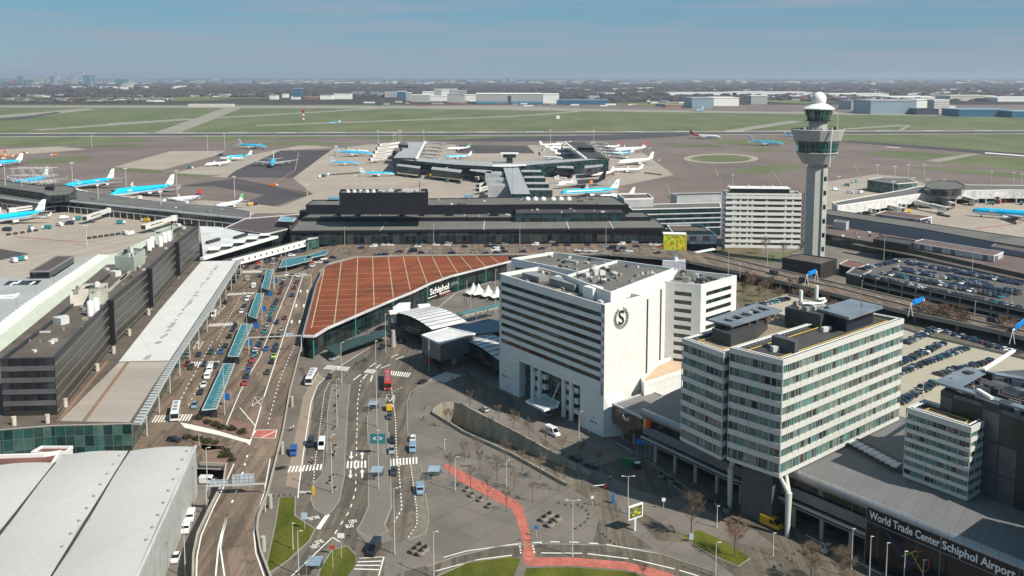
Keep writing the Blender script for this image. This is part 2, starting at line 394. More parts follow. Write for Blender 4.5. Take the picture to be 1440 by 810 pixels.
layer('concrete_apron',[[(160,235),(240,212.5),(318,212),(300,220),(228,239)],[(-100,212),(0,210),(82,206),(122,210),(50,216),(-100,222)],[(240,244),(330,223),(372,214),(430,203),(470,208),(395,211.5),(331,240),(318,250)],[(412,250.5),(467,210),(520,203),(640,203),(645,216),(752,216),(742,204),(835,205),(895,208),(948,246),(870,262),(860,300),(420,300),(390,292),(440,273)],[(-60,268),(200,276),(345,290),(360,300),(280,340),(120,372),(0,402),(-60,410)],[(230,278),(340,285),(400,292),(420,300),(300,300)],[(1150,266),(1165,255),(1232,245),(1275,249),(1310,262),(1440,270),(1560,275),(1560,372),(1440,345),(1280,322),(1150,292)],[(1014+53*math.cos(a*R(15)),223+6.8*math.sin(a*R(15)))for a in range(24)],],TAN,.05)
def stripe(name,lines,w,m,z):
 mb=MB()
 for l in lines:mb.ribbon(pts(l),w,dz=z)
 return struct(name,mb,m)
stripe('apron_line',[[(905,205),(950,217),(1000,231),(1005,236),(1010,249),(995,251),(990,245),(940,243)],[(935,272),(945,282),(938,260),(960,253),(1005,251)],[(880,212),(948,221),(1008,246)],[(0,228),(100,233),(180,243),(300,251),(360,262)],[(200,200),(230,210),(170,228),(60,240)],[(380,200),(420,215),(415,240),(380,262),(440,275)],[(1085,240),(1100,262),(1080,268)],[(1200,230),(1210,250)],],.9,mat('yellowish_paint',(.32,.27,.19),.8),.35)
stripe('apron_red_line',[[(20,333),(80,338),(122,341)],[(1370,322),(1420,316),(1440,312)],[(430,262),(640,262),(700,263)],[(560,270),(600,258),(690,262)]],.8,mat('red_paint',(.5,.12,.1),.8),.34)
stripe('service_road',[[(0,380),(60,368),(120,352),(200,333),(240,322)]],9,mat('pale_asphalt',(.33,.30,.25),.9),.10)
stripe('service_road_edge',[[(0,392),(60,378),(130,360),(200,341),(235,331)],[(0,371),(60,360),(120,346),(190,330)]],.5,LINE,.2)
def woods():
 rnd=random.Random(3)
 mb=MB()
 def clump(x,y,w,h):
  n=6;vs=[]
  for r,z in((1,0),(.95,.6),(.5,1)):
   for k in range(n):
    a=2*math.pi*(k+rnd.random()*.5)/n;q=r*w*(.75+.5*rnd.random())/2
    vs.append((x+q*math.cos(a),y+q*math.sin(a),h*z*(.85+.3*rnd.random())))
  fs=[]
  for j in range(2):
   for k in range(n):fs.append((j*n+k,j*n+(k+1)%n,(j+1)*n+(k+1)%n,(j+1)*n+k))
  fs.append(tuple(range(2*n,3*n)));mb.mesh(vs,fs)
 for(px0,px1,py0,py1,cnt,w,h)in((-60,1500,124,133,3000,60,16),(-60,760,128,137,1700,38,14),(-60,1500,113,124,3000,200,18),(760,1500,127,143,1500,40,11),(-40,240,139,145,300,25,7)):
  for i in range(cnt):
   px=rnd.uniform(px0,px1);py=rnd.uniform(py0,py1)
   if(math.sin(px*.021+py*.4)+math.sin(px*.0533+py*1.3))<-.5 and rnd.random()<.85 and h<18:continue
   p=at(px,py);clump(p.x,p.y,w*rnd.uniform(.6,1.6),h*rnd.uniform(.6,1.25))
 return mb.build('woodland',mat('bare_wood',(.055,.042,.038),1,.35,.004,fine=.2,fscale=.02),kind='stuff')
woods()
tag(bpy.data.objects['woodland'],'dark bare woodland and hedges stretching to the horizon behind the airfield','woodland')
layer('far_meadow',[[(-60,137.5),(-60,140),(240,140),(420,137.5),(300,135.8),(60,136.2)],[(840,146),(900,149),(1000,147),(960,144)],[(1060,142),(1130,146),(1180,143),(1120,140)],[(-60,142),(-60,143.4),(180,143),(330,141),(300,139.9)]],grassmat('meadow',(.12,.15,.05),(.17,.18,.08),.002),.6)
layer('pavement',[[(-90,425),(0,405),(70,392),(130,372),(240,346),(300,340),(400,338),(470,332),(950,332),(1140,334),(1215,330),(1560,400),(1560,900),(1100,900),(-90,900)]],PAVE,.10,[pit])
# ================================================================ roads and markings
DZ=5.0
deckpx=[(140,655),(279,653),(317,655),(314,678),(295,715),(277,753),(271,783),(270,830),(388,830),(365,778),(360,748),(362,728),(375,695),(397,608),(407,550),(426,477),(441,405),(449,383),(462,371),(500,362),(560,360),(720,358),(860,357),(955,364),(1043,383),(1099,396),(1160,410),(1280,440),(1405,466),(1620,520),(1620,498),(1440,458),(1280,423),(1180,399),(1079,376),(1000,357),(950,350),(940,342),(480,344),(430,350),(330,362),(150,600)]
mb=MB();mb.prism(pts(deckpx,DZ),3.7,DZ,1,0,bottom=True)
struct('elevated_road',mb,[DECKROAD,CONC])
mb=MB()
for x,y in[(276,770),(300,718),(322,672),(368,760),(378,700),(395,625),(409,560),(425,490),(438,425),(560,362),(640,361),(720,360),(800,359),(880,359),(960,367),(1030,381),(1100,397),(1160,411),(1220,425),(1290,443),(1350,456),(1410,469)]:
 p=at(x,y,3.7);mb.tube((p.x-.2,p.y+2.0,0),(p.x-.2,p.y+2.0,3.7),.6,n=10)
struct('road_piers',mb,CONC)
def walls(name,lines,t,h,m,z):
 mb=MB()
 for l in lines:mb.wall(pts(l,z),t,z,z+h)
 return struct(name,mb,m)
walls('road_parapet',[[(385,826),(366.5,778),(361.5,748),(363.5,728),(376.5,695),(398,608),(408,550),(427,477),(442,405),(450,383),(463,371.6),(500,362.7),(560,360.6),(720,358.6),(860,357.6),(955,364.6),(1043,383.6),(1099,396.6),(1160,410.6),(1280,440.6),(1405,466.6),(1610,518)],[(271,826),(272,783),(278,753),(296,715),(315,678),(318,655)],[(281,654),(316,655.5)],[(1610,498),(1440,458.6),(1280,423.6),(1180,399.6),(1079,376.6),(1000,357.6)],[(1610,508),(1440,467),(1280,432),(1180,406),(1079,384),(990,362)]],.45,.85,mat('parapet',(.33,.30,.25),.8,.12,.2),DZ-.1)
def tl(lst,x0,y0,k):return[(x0+a/k,y0+b/k)for a,b in lst]
KS=1440/260
A=lambda*l:tl(l,180,340,KS)
Bq=lambda*l:tl(l,180,480,KS)
C2=lambda*l:tl(l,360,440,4)
C6=lambda*l:tl(l,360,608,4)
C7=lambda*l:tl(l,720,608,4)
paint=MB()
def zebra(q,n,z):
 a,b,c,d=[at(x,y,z)for x,y in q]
 for i in range(n):
  t0=(i+.05)/n;t1=(i+.58)/n
  paint.face([lerp(a,b,t0),lerp(a,b,t1),lerp(d,c,t1),lerp(d,c,t0)])
def line(l,w,z,mb=None):(mb or paint).ribbon(pts(l,z),w)
def dashes(l,w,z,on=3.0,off=6.0):
 P=pts(l,z);acc=0.0;seg=[];state=True;cur=[P[0]]
 for a,b in zip(P,P[1:]):
  L=(b-a).length;pos=0
  while True:
   need=(on if state else off)-acc
   if pos+need>L:acc+=L-pos;
   if pos+need>L:
    if state:cur.append(b)
    break
   pos+=need;q=lerp(a,b,pos/L);acc=0
   if state:cur.append(q);seg.append(cur);state=False;cur=[]
   else:state=True;cur=[q]
 for s in seg:
  if len(s)>1 and(s[-1]-s[0]).length>.2:paint.ribbon(s,w)
z5=DZ+.02
zebra(Bq((180,633),(485,617),(515,565),(215,577)),13,z5)
zebra(Bq((430,195),(700,190),(722,152),(455,160)),13,z5)
zebra(A((622,662),(850,650),(872,627),(640,637)),14,z5)
zebra(A((770,420),(985,405),(995,392),(785,400)),14,z5)
zebra(A((885,243),(1045,240),(1050,222),(895,226)),13,z5)
line(A((1370,240),(1230,680),(1200,775))+Bq((1060,430),(990,670),(945,800)),.35,z5)
dashes(A((1420,330),(1300,800))+Bq((1180,300),(1080,680)),.3,z5,1.6,2.6)
dashes(Bq((660,0),(540,210),(410,450)),.3,z5,2,3);dashes(Bq((730,0),(550,350),(460,520)),.3,z5,1.5,4)
dashes(A((910,370),(690,770)),.3,z5,2,3)
line(A((1440,215),(1360,232),(1290,260),(1065,800))+Bq((1035,110),(905,330),(870,400),(745,700)),.3,z5)
dashes([(348,640),(338,676),(325,710)],.5,z5,1.6,4.4)
line([(320,723),(311,752),(307,770),(303,812)],.35,z5);line([(320,723),(313,752),(310,770),(316,812)],.35,z5)
line([(329,652),(318,678),(299,716),(283,753),(277,783),(276,812)],.3,z5)
line([(380,645),(372,690),(361,728),(357,750),(360,778),(372,812)],.3,z5)
line(Bq((985,435),(1060,435),(1040,505),(965,505),(985,435),(1040,505)),.25,z5);line(Bq((1060,435),(965,505)),.25,z5)
for q in(A((725,485),(760,500),(700,565),(660,560)),Bq((545,-5),(590,0),(550,65),(505,62))):
 line(q+q[:1],.2,z5);line([q[0],q[2]],.2,z5);line([q[1],q[3]],.2,z5)
line(Bq((995,690),(1160,688),(1145,755),(965,750),(995,690)),.35,z5);line(Bq((1145,700),(1040,750)),.35,z5)
line(Bq((870,515),(990,655)),.3,z5)
for q in(A((1345,375),(1345,395)),A((1397,375),(1397,395)),A((1312,485),(1310,510)),A((1370,485),(1368,510)),A((1277,610),(1275,635)),A((1337,610),(1335,635))):
 line(q,.7,z5)
def arrow(a,b,w,z):
 a,b=at(*a,z),at(*b,z);d=(b-a).normalized();n=Vector((-d.y,d.x,0));L=(b-a).length
 paint.ribbon([a,a+d*L*.6],w)
 paint.face([a+d*L*.6-n*w*1.5,b,a+d*L*.6+n*w*1.5][::-1])
for yy in(349,353.5):dashes([(500,yy),(930,yy)],.3,z5,4,6)
dashes([(1000,361),(1079,380),(1180,403),(1280,428),(1440,463)],.25,z5,3,9)
dashes([(1000,366),(1079,387),(1180,410),(1280,436),(1410,462)],.25,z5,3,9)
paint_deck=struct('deck_markings',paint,LINE)
mb=MB();mb.sheet(pts(Bq((995,692),(1155,690),(1145,753),(970,748)),z5-.01));struct('red_marking',mb,REDPATH)
mb=MB();mb.sheet(pts(Bq((1005,655),(800,600),(735,690),(760,700),(950,752)),z5-.012));struct('brick_island',mb,mat('brick_paving',(.20,.115,.085),.9,.2,.3))
mb=MB();mb.prism(pts(Bq((405,632),(500,648),(700,695),(880,752),(962,768),(948,812),(925,790),(700,728),(520,692),(440,672)),DZ+.15),DZ-.1,DZ+.15);struct('white_kerb',mb,mat('kerb_white',(.68,.65,.58),.8,.06,.4))
mb=MB()
for q in(Bq((510,545),(760,610),(745,700),(640,680),(500,640)),Bq((420,740),(640,750),(780,830),(600,850)),[(283,625),(315,628),(327,645),(316,652),(284,650)]):mb.prism(pts(q,DZ+.12),DZ-.1,DZ+.12)
struct('brick_beds',mb,mat('brick_beds',(.19,.125,.085),.9,.2,.3))
mb=MB();mb.sheet(pts(Bq((440,300),(520,220),(330,690),(230,690)),z5-.015));struct('worn_lane',mb,mat('worn_asphalt',(.17,.125,.09),.9,.12,.2))
Z=.10
def lay(name,polys,m,dz,holes=()):
 mb=MB()
 mb.sheets([pts(p,Z+dz)for p in polys],0,[pts(h,Z+dz)for h in holes])
 return struct(name,mb,m)
lay('road',[C2((330,450),(345,410),(400,350),(520,270),(640,190),(760,140),(900,110),(1000,200),(1060,330),(930,400),(860,480),(850,680),(870,800))+C6((875,100),(930,300),(960,450),(960,560),(840,600),(770,640),(725,700),(720,808),(560,808),(600,760),(560,690),(520,640),(470,615),(400,680),(330,740),(300,808),(90,808),(200,700),(330,560),(240,470),(215,430),(245,300),(300,0)),[(540,830),(560,806),(600,795),(640,782),(700,768),(760,764),(850,766),(930,779),(1000,802),(1040,830),(985,830),(940,806),(880,792),(800,783),(745,783),(700,784),(640,800),(600,830)],[(797,684),(831,671),(848,683),(872,712),(888,750),(920,772),(850,768),(835,760),(842,730),(835,706)],[(876,708),(905,722),(950,748),(1020,800),(1060,830),(1130,830),(1160,800),(1100,775),(1020,760),(960,762),(925,760),(905,740)],C2((1000,390),(1180,330),(1440,470))+C7((180,80),(320,130),(480,190),(700,110),(1100,300),(1440,450))+[(1200,760),(1330,830),(1180,830),(1120,790),(1060,745),(980,712),(900,690),(800,640),(700,575),(640,545)],[(1268,450),(1330,462),(1440,492),(1600,540),(1600,575),(1440,512),(1330,478),(1268,462)],],ROAD,.010,[PIT])
lay('traffic_island',[C2((430,400),(480,400),(530,400),(515,550),(505,800))+C6((500,250),(470,380),(430,440),(395,465),(330,430),(310,380),(320,300),(375,240))+C2((395,800),(400,560),(415,460)),C2((640,480),(730,480),(735,620),(745,800))+C6((750,260),(765,420),(725,520),(745,555),(640,600),(570,545),(600,500),(632,420))+C2((632,800),(628,600)),C6((735,560),(780,610),(640,640),(560,560),(600,540)),],mat('island_paving',(.165,.145,.125),.9,.12,.1,fine=.12),.12)
lay('bus_lane',[C2((345,330),(265,470),(240,600),(207,760))+C6((165,300),(240,318),(262,200),(300,0))+C2((330,450),(345,410),(380,365))],BUSLANE,.016)
lay('cobble_lane',[C6((870,180),(885,300),(905,440),(910,520),(850,600),(950,570),(970,500),(960,420),(940,280),(925,180))],COBBLE,.02)
lay('cycle_path',[[(630,652),(645,660),(690,684),(722,702),(735,712),(741,735),(748,762),(735,764),(728,735),(720,716),(690,700),(645,676),(622,655)],[(735,782),(760,784),(800,783.5),(880,790),(940,805),(985,830),(950,830),(920,812),(880,801),(800,795),(760,796),(738,795)],[(737,764),(749,764),(753,782),(735,782)]],REDPATH,.024)
lay('lawn',[C6((130,370),(225,362),(220,470),(330,545),(300,610),(180,720),(70,795),(60,740),(110,500)),C6((430,660),(520,640),(560,690),(560,740),(510,820),(340,840),(370,750)),[(612,812),(660,791),(720,783),(732,786),(728,796),(722,812),(718,840),(600,840)],[(740,799),(800,797.5),(880,803.5),(920,815),(940,840),(728,840)],[(957,755),(982,745),(1010,757),(1055,784),(1038,796),(1000,780)],],LAWN,.05)
lay('verge',[[(1075,356),(1120,352),(1100,366),(1085,371),(1060,364)]],GRASS,.06)
lay('bare_ground',[[(1020,385),(1100,400),(1180,422),(1180,440),(1100,455),(1040,432)],[(985,352),(1070,345),(1075,370),(1000,360)]],mat('bare_soil',(.115,.095,.05),1,.35,.08,fine=.2,fscale=1.0),.055)
mb=MB()
for l in([(957,755),(1000,780.6),(1038,797),(1055,785)],C6((130,368),(112,500),(60,740),(68,800)),C6((222,362),(218,470),(332,545),(300,612),(180,722),(70,797)),C6((560,690),(512,640),(430,660),(372,750),(338,830)),[(612,812),(660,790),(720,782.4)],C6((505,-20),(497,250),(468,385),(428,444),(395,468),(328,432),(308,380),(318,300),(372,240),(390,0)),C6((632,0),(632,420),(598,502),(566,548),(640,604),(747,557),(722,520),(762,420),(748,0)),C2((630,800),(626,600),(640,482),(730,480),(737,620),(747,800)),C2((398,790),(402,560),(418,460),(430,402)),C2((505,800),(514,550),(530,400)),C6((925,180),(942,280),(962,420),(972,500),(952,572),(850,604)),[(600,797),(640,783),(700,769),(760,765),(850,767),(930,780),(1000,803)],C2((855,690),(850,600),(850,500),(870,450),(930,400),(990,380)),C7((1000,325),(740,140),(720,125)),[(1013,690),(1060,715),(1110,742)],[(958,693),(905,642),(880,632)]):
 mb.wall(pts(l,Z),.35,Z-.05,Z+.13)
struct('kerb',mb,mat('kerb_stone',(.24,.225,.195),.85,.1,.3))
paint=MB();zp=Z+.03
zebra(C6((175,226),(375,210),(382,176),(190,190)),10,zp);zebra(C6((508,203),(628,198),(628,158),(512,162)),6,zp);zebra(C6((752,190),(915,175),(915,138),(750,150)),9,zp)
zebra(C2((378,315),(515,328),(535,305),(405,292)),11,zp);zebra(C2((605,335),(665,342),(682,320),(628,315)),6,zp);zebra(C2((755,350),(860,362),(878,338),(760,326)),9,zp)
line(C2((330,450),(310,500),(265,800))+C6((240,318),(236,370)),.3,zp);line(C2((330,450),(345,410),(400,350),(520,270),(640,195)),.25,zp)
dashes(C2((415,385),(385,450),(350,720))+C6((335,150),(322,290)),.25,zp,1,1.2)
dashes(C2((590,380),(572,500),(568,700))+C6((567,0),(560,330),(527,440),(430,590)),.3,zp,2,3)
dashes(C2((762,420),(785,600),(790,800))+C6((800,150),(820,430),(770,520)),.3,zp,1.2,1.2)
dashes(C6((870,180),(905,440),(905,520),(850,600)),.25,zp,.9,.9);dashes(C6((755,240),(765,420),(725,520),(745,555)),.2,zp,.6,.6)
dashes(C2((735,470),(728,530)),.25,zp,1,1)
line(C6((430,590),(200,808)),.3,zp);line(C6((470,615),(430,590)),.3,zp)
line(C6((410,462),(355,545)),.6,zp);line(C6((398,462),(343,542)),.6,zp)
line(C6((245,340),(320,337)),.4,zp)
for i in range(4):line(C6((580+i*1,708),(715,700)),.3,zp)if i==0 else line(C6((580-i*9,708+i*20),(715-i*8,700+i*24)),.45,zp)
line(C6((720,700),(690,806)),.3,zp)
arrow(*C6((537,108),(535,152)),.45,zp);arrow(*C6((597,150),(597,105)),.45,zp);arrow(*C6((532,210),(531,260)),.45,zp);arrow(*C6((597,255),(597,205)),.45,zp)
for l in(C2((548,378),(590,345)),C2((600,372),(625,345)),C2((645,385),(655,352)),C2((700,312),(755,290)),C2((640,305),(672,280)),C2((675,312),(700,290)),C2((760,250),(800,232)),C2((785,262),(830,243))):line(l,.45,zp)
line(C2((730,460),(778,460),(772,530),(735,530),(730,460),(772,530)),.25,zp);line(C2((778,460),(735,530)),.25,zp)
dashes(C2((775,440),(840,410)),.25,zp,1,1)
line(C6((1055,703),(1180,668),(1440,630)),.35,zp);line(C6((1010,780),(1250,715),(1440,690)),.35,zp)
dashes(C7((0,630),(200,615),(350,617),(510,628)),.45,zp,2.2,2.4);line(C7((530,630),(840,685)),.4,zp)
for l in(C7((165,678),(395,680)),C7((425,682),(655,710)),C7((680,713),(915,768)),C7((940,775),(1050,808))):line(l,.4,zp)
dashes(C7((42,622),(52,690)),.35,zp,.8,.7);dashes(C7((112,618),(130,688)),.35,zp,.8,.7)
line(C2((970,380),(1060,335),(1180,350)),.2,zp)
for k in range(6):line([(600+8*k+4,532-1.4*k+6),(655+6*k,512+1.5*k+10)],.3,zp)if 0 else None
for q in(C2((985,365),(1075,330),(1160,352),(1060,392)),):
 zebra([q[3],q[2],q[1],q[0]],7,zp)
line([(1155,762),(1200,790)],.25,zp);line([(1133,752),(1240,808)],.25,zp);line([(866,622),(888,634)],.2,zp)
struct('street_markings',paint,LINE)
def text_mesh(s,size,ext=0.0,bold=0.0):
 cu=bpy.data.curves.new('lettering','FONT');cu.body=s;cu.size=size;cu.extrude=ext;cu.offset=bold;cu.align_x='CENTER';cu.align_y='CENTER';cu.resolution_u=3
 ob=bpy.data.objects.new('lettering',cu);COL.objects.link(ob);bpy.context.view_layer.update()
 me=bpy.data.meshes.new_from_object(ob.evaluated_get(bpy.context.evaluated_depsgraph_get()))
 bpy.data.objects.remove(ob);return me
def text(name,s,size,origin,xd,yd,m,parent=None,ext=.03,bold=0.0,kind=None,squash=1.0):
 me=text_mesh(s,size,ext,bold)
 xd=Vector(xd).normalized();yd=Vector(yd);yd=(yd-xd*yd.dot(xd)).normalized();zd=xd.cross(yd)
 M=Matrix((xd*squash,yd,zd)).transposed()
 o=Vector(origin);q=Vector(parent.location)if parent is not None else Vector((0,0,0))
 for v in me.vertices:v.co=M@v.co+o-q
 me.materials.clear();me.materials.append(m)
 ob=bpy.data.objects.new(name,me);COL.objects.link(ob)
 if parent is not None:ob.parent=parent
 if kind:ob['kind']=kind
 return ob
def ground_text(name,s,size,c,px_right,sq=1.0):
 """px_right: a pixel to the right of c along the letters' baseline"""
 a=at(*c,zp);b=at(*px_right,zp);xd=(b-a).normalized();yd=Vector((-xd.y,xd.x,0))
 return text(name,s,size,a,xd,yd,LINE,kind='structure',ext=0,squash=sq,bold=.04)
ground_text('road_lettering','LIJN',2.7,C6((544,500))[0],C6((600,492))[0],.42);ground_text('road_lettering','BUS',2.7,C6((526,527))[0],C6((580,519))[0],.42)
ground_text('road_lettering','BUS',2.7,C6((355,614))[0],C6((300,631))[0],.42);ground_text('road_lettering','LIJN',2.7,C6((330,640))[0],C6((275,657))[0],.42)
ground_text('road_lettering','BUS',2.4,C6((325,480))[0],C6((280,490))[0],.7)
pm=MB();zb=[]
def pitz(p):
 a=at(810,678);b=at(640,590);d=(b-a);t=max(0,min(1,(p-a).dot(d)/d.length_squared));return-6.5*t
P=ccw(pit);n=len(P)
pm.sheet([(p.x,p.y,pitz(p)+.02)for p in P],0)
struct('underpass_road',pm,asphalt('ramp_asphalt',(.14,.12,.09)))
pm=MB()
ends=(at(831,671),at(797,684))
for i in range(n):
 a,b=P[i],P[(i+1)%n]
 if min((a-e).length for e in ends)<.1 and min((b-e).length for e in ends)<.1:continue
 out=(b-a).normalized();nn=Vector((out.y,-out.x,0))*.45
 q=[a+nn,b+nn,b,a]
 zz=[-7,-7,-7,-7]
 pm.face([(b.x,b.y,-7),(a.x,a.y,-7),(a.x,a.y,1.1),(b.x,b.y,1.1)])
 pm.face([(a+nn).to_tuple()[:2]+(0,),(b+nn).to_tuple()[:2]+(0,),(b+nn).to_tuple()[:2]+(1.1,),(a+nn).to_tuple()[:2]+(1.1,)])
 pm.face([(a.x,a.y,1.1),(a.x+nn.x,a.y+nn.y,1.1),(b.x+nn.x,b.y+nn.y,1.1),(b.x,b.y,1.1)])
w=struct('underpass_wall',pm,mat('stained_concrete',(.30,.275,.22),.9,.3,.25,fine=.2,fscale=.9,stretch=(0,(1,1,.15))))
# ================================================================ building helpers
def base_of(poly):
 c=sum((Vector((p[0],p[1],0))for p in poly),Vector((0,0,0)))/len(poly);return c
def block(name,label,cat,px,zt,zb,wall,roof,par=.7,parm=None,pt=.35,group=None,world=None,parent=None):
 """house body traced by its roof corners at height zt; walls, sunk roof and parapet are parts"""
 P=ccw(world if world else pts(px,zt))
 root=parent if parent is not None else thing(name,label,cat,base_of(P)+Vector((0,0,zb)),group)
 zr=zt-par
 mb=MB();n=len(P)
 for i in range(n):
  a,b=P[i],P[(i+1)%n];mb.face([(a.x,a.y,zb),(b.x,b.y,zb),(b.x,b.y,zr),(a.x,a.y,zr)])
 mb.build('wall',wall,root)
 mb=MB();mb.sheet([(p.x,p.y,zr)for p in P]);mb.build('roof',roof,root)
 if par>0:
  mb=MB();mb.ring(inset(P,-.12),pt+.12,zr-.25,zt,bottom=True);mb.build('parapet',parm or wall,root)
 return root,P
def rings(root,P,levels,h,m,d=.5,out=.15,name='spandrel'):
 for z in levels:
  mb=MB();mb.ring(inset(P,-out),d,z,z+h);mb.build(name,m,root)
def mullions(root,P,z0,z1,step,m,w=.12,d=.18,name='mullions',edges=None):
 mb=MB();n=len(P)
 for i in range(n):
  if edges is not None and i not in edges:continue
  a,b=P[i],P[(i+1)%n];L=(b-a).to_2d().length;k=max(1,int(L/step));dd=(b-a).to_2d().normalized()
  o=Vector((dd.y,-dd.x))*d*.5
  for j in range(k+1):
   p=lerp(a,b,j/k);mb.box((p.x+o.x,p.y+o.y,z0),(w,d,z1-z0),math.atan2(dd.y,dd.x))
 return mb.build(name,m,root)
def corner_posts(root,P,w,z0,z1,m,out=.16,name='corner_pier'):
 n=len(P)
 for i in range(n):
  p=P[i];a=(P[i-1]-p).to_2d().normalized();b=(P[(i+1)%n]-p).to_2d().normalized()
  if abs(a.dot(b))>.97:continue
  q=p.to_2d()-(a+b)*out
  poly=[q,q+b*w,q+b*w+a*.5,q+(a+b)*.5,q+a*w+b*.5,q+a*w]
  mb=MB();mb.prism([(v.x,v.y)for v in poly],z0,z1);mb.build(name,m,root)
rr=random.Random(11)
UNITM=[mat('plant_grey',(.22,.22,.22),.6),mat('plant_white',(.55,.55,.53),.6),mat('plant_dark',(.06,.06,.065),.6),mat('plant_tan',(.3,.26,.2),.7)]
def roof_units(root,P,z,n,smin=1,smax=3.5,hmax=2.2,seed=0,mats=None,rim=.12):
 r=random.Random(seed);c=sum((p.to_2d()for p in P),Vector((0,0)))/len(P)
 ang=math.atan2((P[1]-P[0]).y,(P[1]-P[0]).x);k=0;tries=0
 Q=[((p.to_2d()-c)*(1-rim)+c)for p in P]
 x0=min(p.x for p in Q);x1=max(p.x for p in Q);y0=min(p.y for p in Q);y1=max(p.y for p in Q)
 while k<n and tries<n*20:
  tries+=1;p=Vector((r.uniform(x0,x1),r.uniform(y0,y1)))
  if not inpoly(p,Q):continue
  k+=1;mb=MB();s=r.uniform(smin,smax);s2=r.uniform(smin,smax);h=r.uniform(.5,hmax)
  t=r.random()
  if t<.7:
   mb.box((p.x,p.y,z),(s,s2,h),ang)
   if r.random()<.5:mb.tube((p.x,p.y,z+h),(p.x,p.y,z+h+.3),min(s,s2)*.35,n=10)
  elif t<.85:mb.bar((p.x-s*math.cos(ang)*1.5,p.y-s*math.sin(ang)*1.5,z+.5),(p.x+s*math.cos(ang)*1.5,p.y+s*math.sin(ang)*1.5,z+.5),.7,.6)
  else:mb.tube((p.x,p.y,z),(p.x,p.y,z+h),s*.25,n=10)
  mb.build('roof_unit',r.choice(mats or UNITM),root)
def zat(px,py,top,z0):return z0+ht(px,py,top,z0)
PW=panes('hotel_white',3.5,2.86,[(.66,.66,.63),(.69,.69,.66),(.67,.67,.645),(.70,.70,.675)],(.54,.54,.52),.05,.65,spec=.25,nz=.035)
GREENW=panes('hotel_windows',1.75,3.0,[(.006,.008,.009),(.010,.014,.013),(.004,.045,.032),(.008,.010,.010),(.016,.008,.010),(.006,.07,.055),(.03,.035,.035),(.006,.008,.009)],(.02,.05,.04),.12,.1,hframe=False)
OFFW=panes('office_windows',1.2,50,[(.02,.03,.03),(.035,.16,.155),(.03,.12,.12),(.015,.018,.018),(.05,.11,.10),(.08,.09,.08),(.03,.10,.095),(.025,.03,.03),(.04,.17,.165)],(.40,.42,.40),.10,.06,hframe=False)
OFFSP=seams('office_panels',(.55,.56,.52),(.3,.31,.3),1e6,.4,0,.01,.05,.1)
BRONZE=panes('bronze_cladding',3.6,60,[(.026,.024,.021),(.034,.031,.027),(.029,.027,.023)],(.02,.019,.017),.10,.35,hframe=False)
BLKW=panes('black_windows',1.8,60,[(.01,.012,.016),(.014,.016,.02),(.03,.03,.034),(.008,.01,.014)],(.03,.03,.035),.08,.07,hframe=False)
TEALP=panes('teal_panes',2.6,3.2,[(.02,.07,.06),(.03,.10,.085),(.03,.06,.055),(.012,.035,.035),(.06,.12,.10)],(.12,.15,.14),.12,.1)
TEALD=panes('dark_teal_panes',3,3,[(.008,.035,.038),(.012,.05,.05),(.008,.02,.025),(.01,.012,.016)],(.05,.07,.07),.12,.1)
TERMW=panes('terminal_glazing',3.6,5,[(.006,.008,.012),(.012,.02,.025),(.02,.035,.035),(.008,.01,.012),(.05,.05,.05)],(.045,.05,.055),.25,.1)
ROOFBR=mat('bitumen_brown',(.105,.085,.068),.9,.3,.12,fine=.12)
ROOFGR=mat('bitumen_grey',(.125,.12,.108),.9,.22,.06,fine=.1)
STAINS=0
ROOFDK=mat('bitumen_dark',(.055,.052,.05),.85,.25,.1,fine=.1)
TERMROOF=seams('terminal_roof',(.135,.132,.118),(.085,.085,.08),9,.8,0,.25,.2,.02)
ZINC=seams('standing_seam',(.40,.42,.44),(.28,.29,.30),3.4,.45,0,.18,.12,.1)
PALEGREEN=seams('pale_green_roof',(.52,.55,.45),(.40,.43,.36),3.0,.7,0,.12,.08,.05,R(-32))
PALEGREY=seams('pale_grey_roof',(.34,.35,.34),(.23,.24,.235),9,.7,0,.25,.1,.05,R(-28),14)
HALLROOF=seams('hall_membrane',(.47,.455,.43),(.40,.39,.37),1.6,.55,0,.05,.05,.04,R(20))
HALLWALL=panes('hall_cladding',1.2,60,[(.40,.41,.385),(.42,.43,.40),(.39,.40,.38)],(.33,.34,.32),.06,.6,hframe=False,spec=.3,nz=.12)
# ================================================================ bottom-left white hall
zh=13.0
A0=at(275.5,628,zh);al=(at(194,810,zh)-A0);al=al.normalized();ac=(at(87,640,zh)-A0);bw=ac.length/2;ac=ac.normalized()
root=thing('exhibition_hall','big white hall with shallow arched membrane roof bays, bottom left of the photo','hall',A0.to_2d().to_3d())
LEN=130
def hallz(u,v):
 return.55*math.sin(math.pi*v)+.35*math.sin(u/9.5)-.05
for bay in range(4):
 mb=MB();u0=0 if bay<2 else 5.5
 nu,nv=60,8;vs=[]
 for i in range(nu+1):
  u=u0+(LEN-u0)*i/nu
  for j in range(nv+1):
   v=j/nv;p=A0+al*u+ac*(bw*(bay+.012+v*.976));vs.append((p.x,p.y,zh+hallz(u,v)))
 fs=[(i*(nv+1)+j,(i+1)*(nv+1)+j,(i+1)*(nv+1)+j+1,i*(nv+1)+j+1)for i in range(nu)for j in range(nv)]
 if Vector(vs[1]).to_2d()is not None:
  a,b,c=Vector(vs[0]),Vector(vs[nv+1]),Vector(vs[1])
  if(b-a).cross(c-a).z<0:fs=[f[::-1]for f in fs]
 mb.mesh(vs,fs,0,True);mb.build('roof',HALLROOF,root)
 if bay:
  p=A0+ac*(bw*bay);mb=MB();mb.bar(p+al*u0+Vector((0,0,.02)),p+al*LEN+Vector((0,0,.02)),.4,.5);mb.build('roof_gutter',DARK,root)
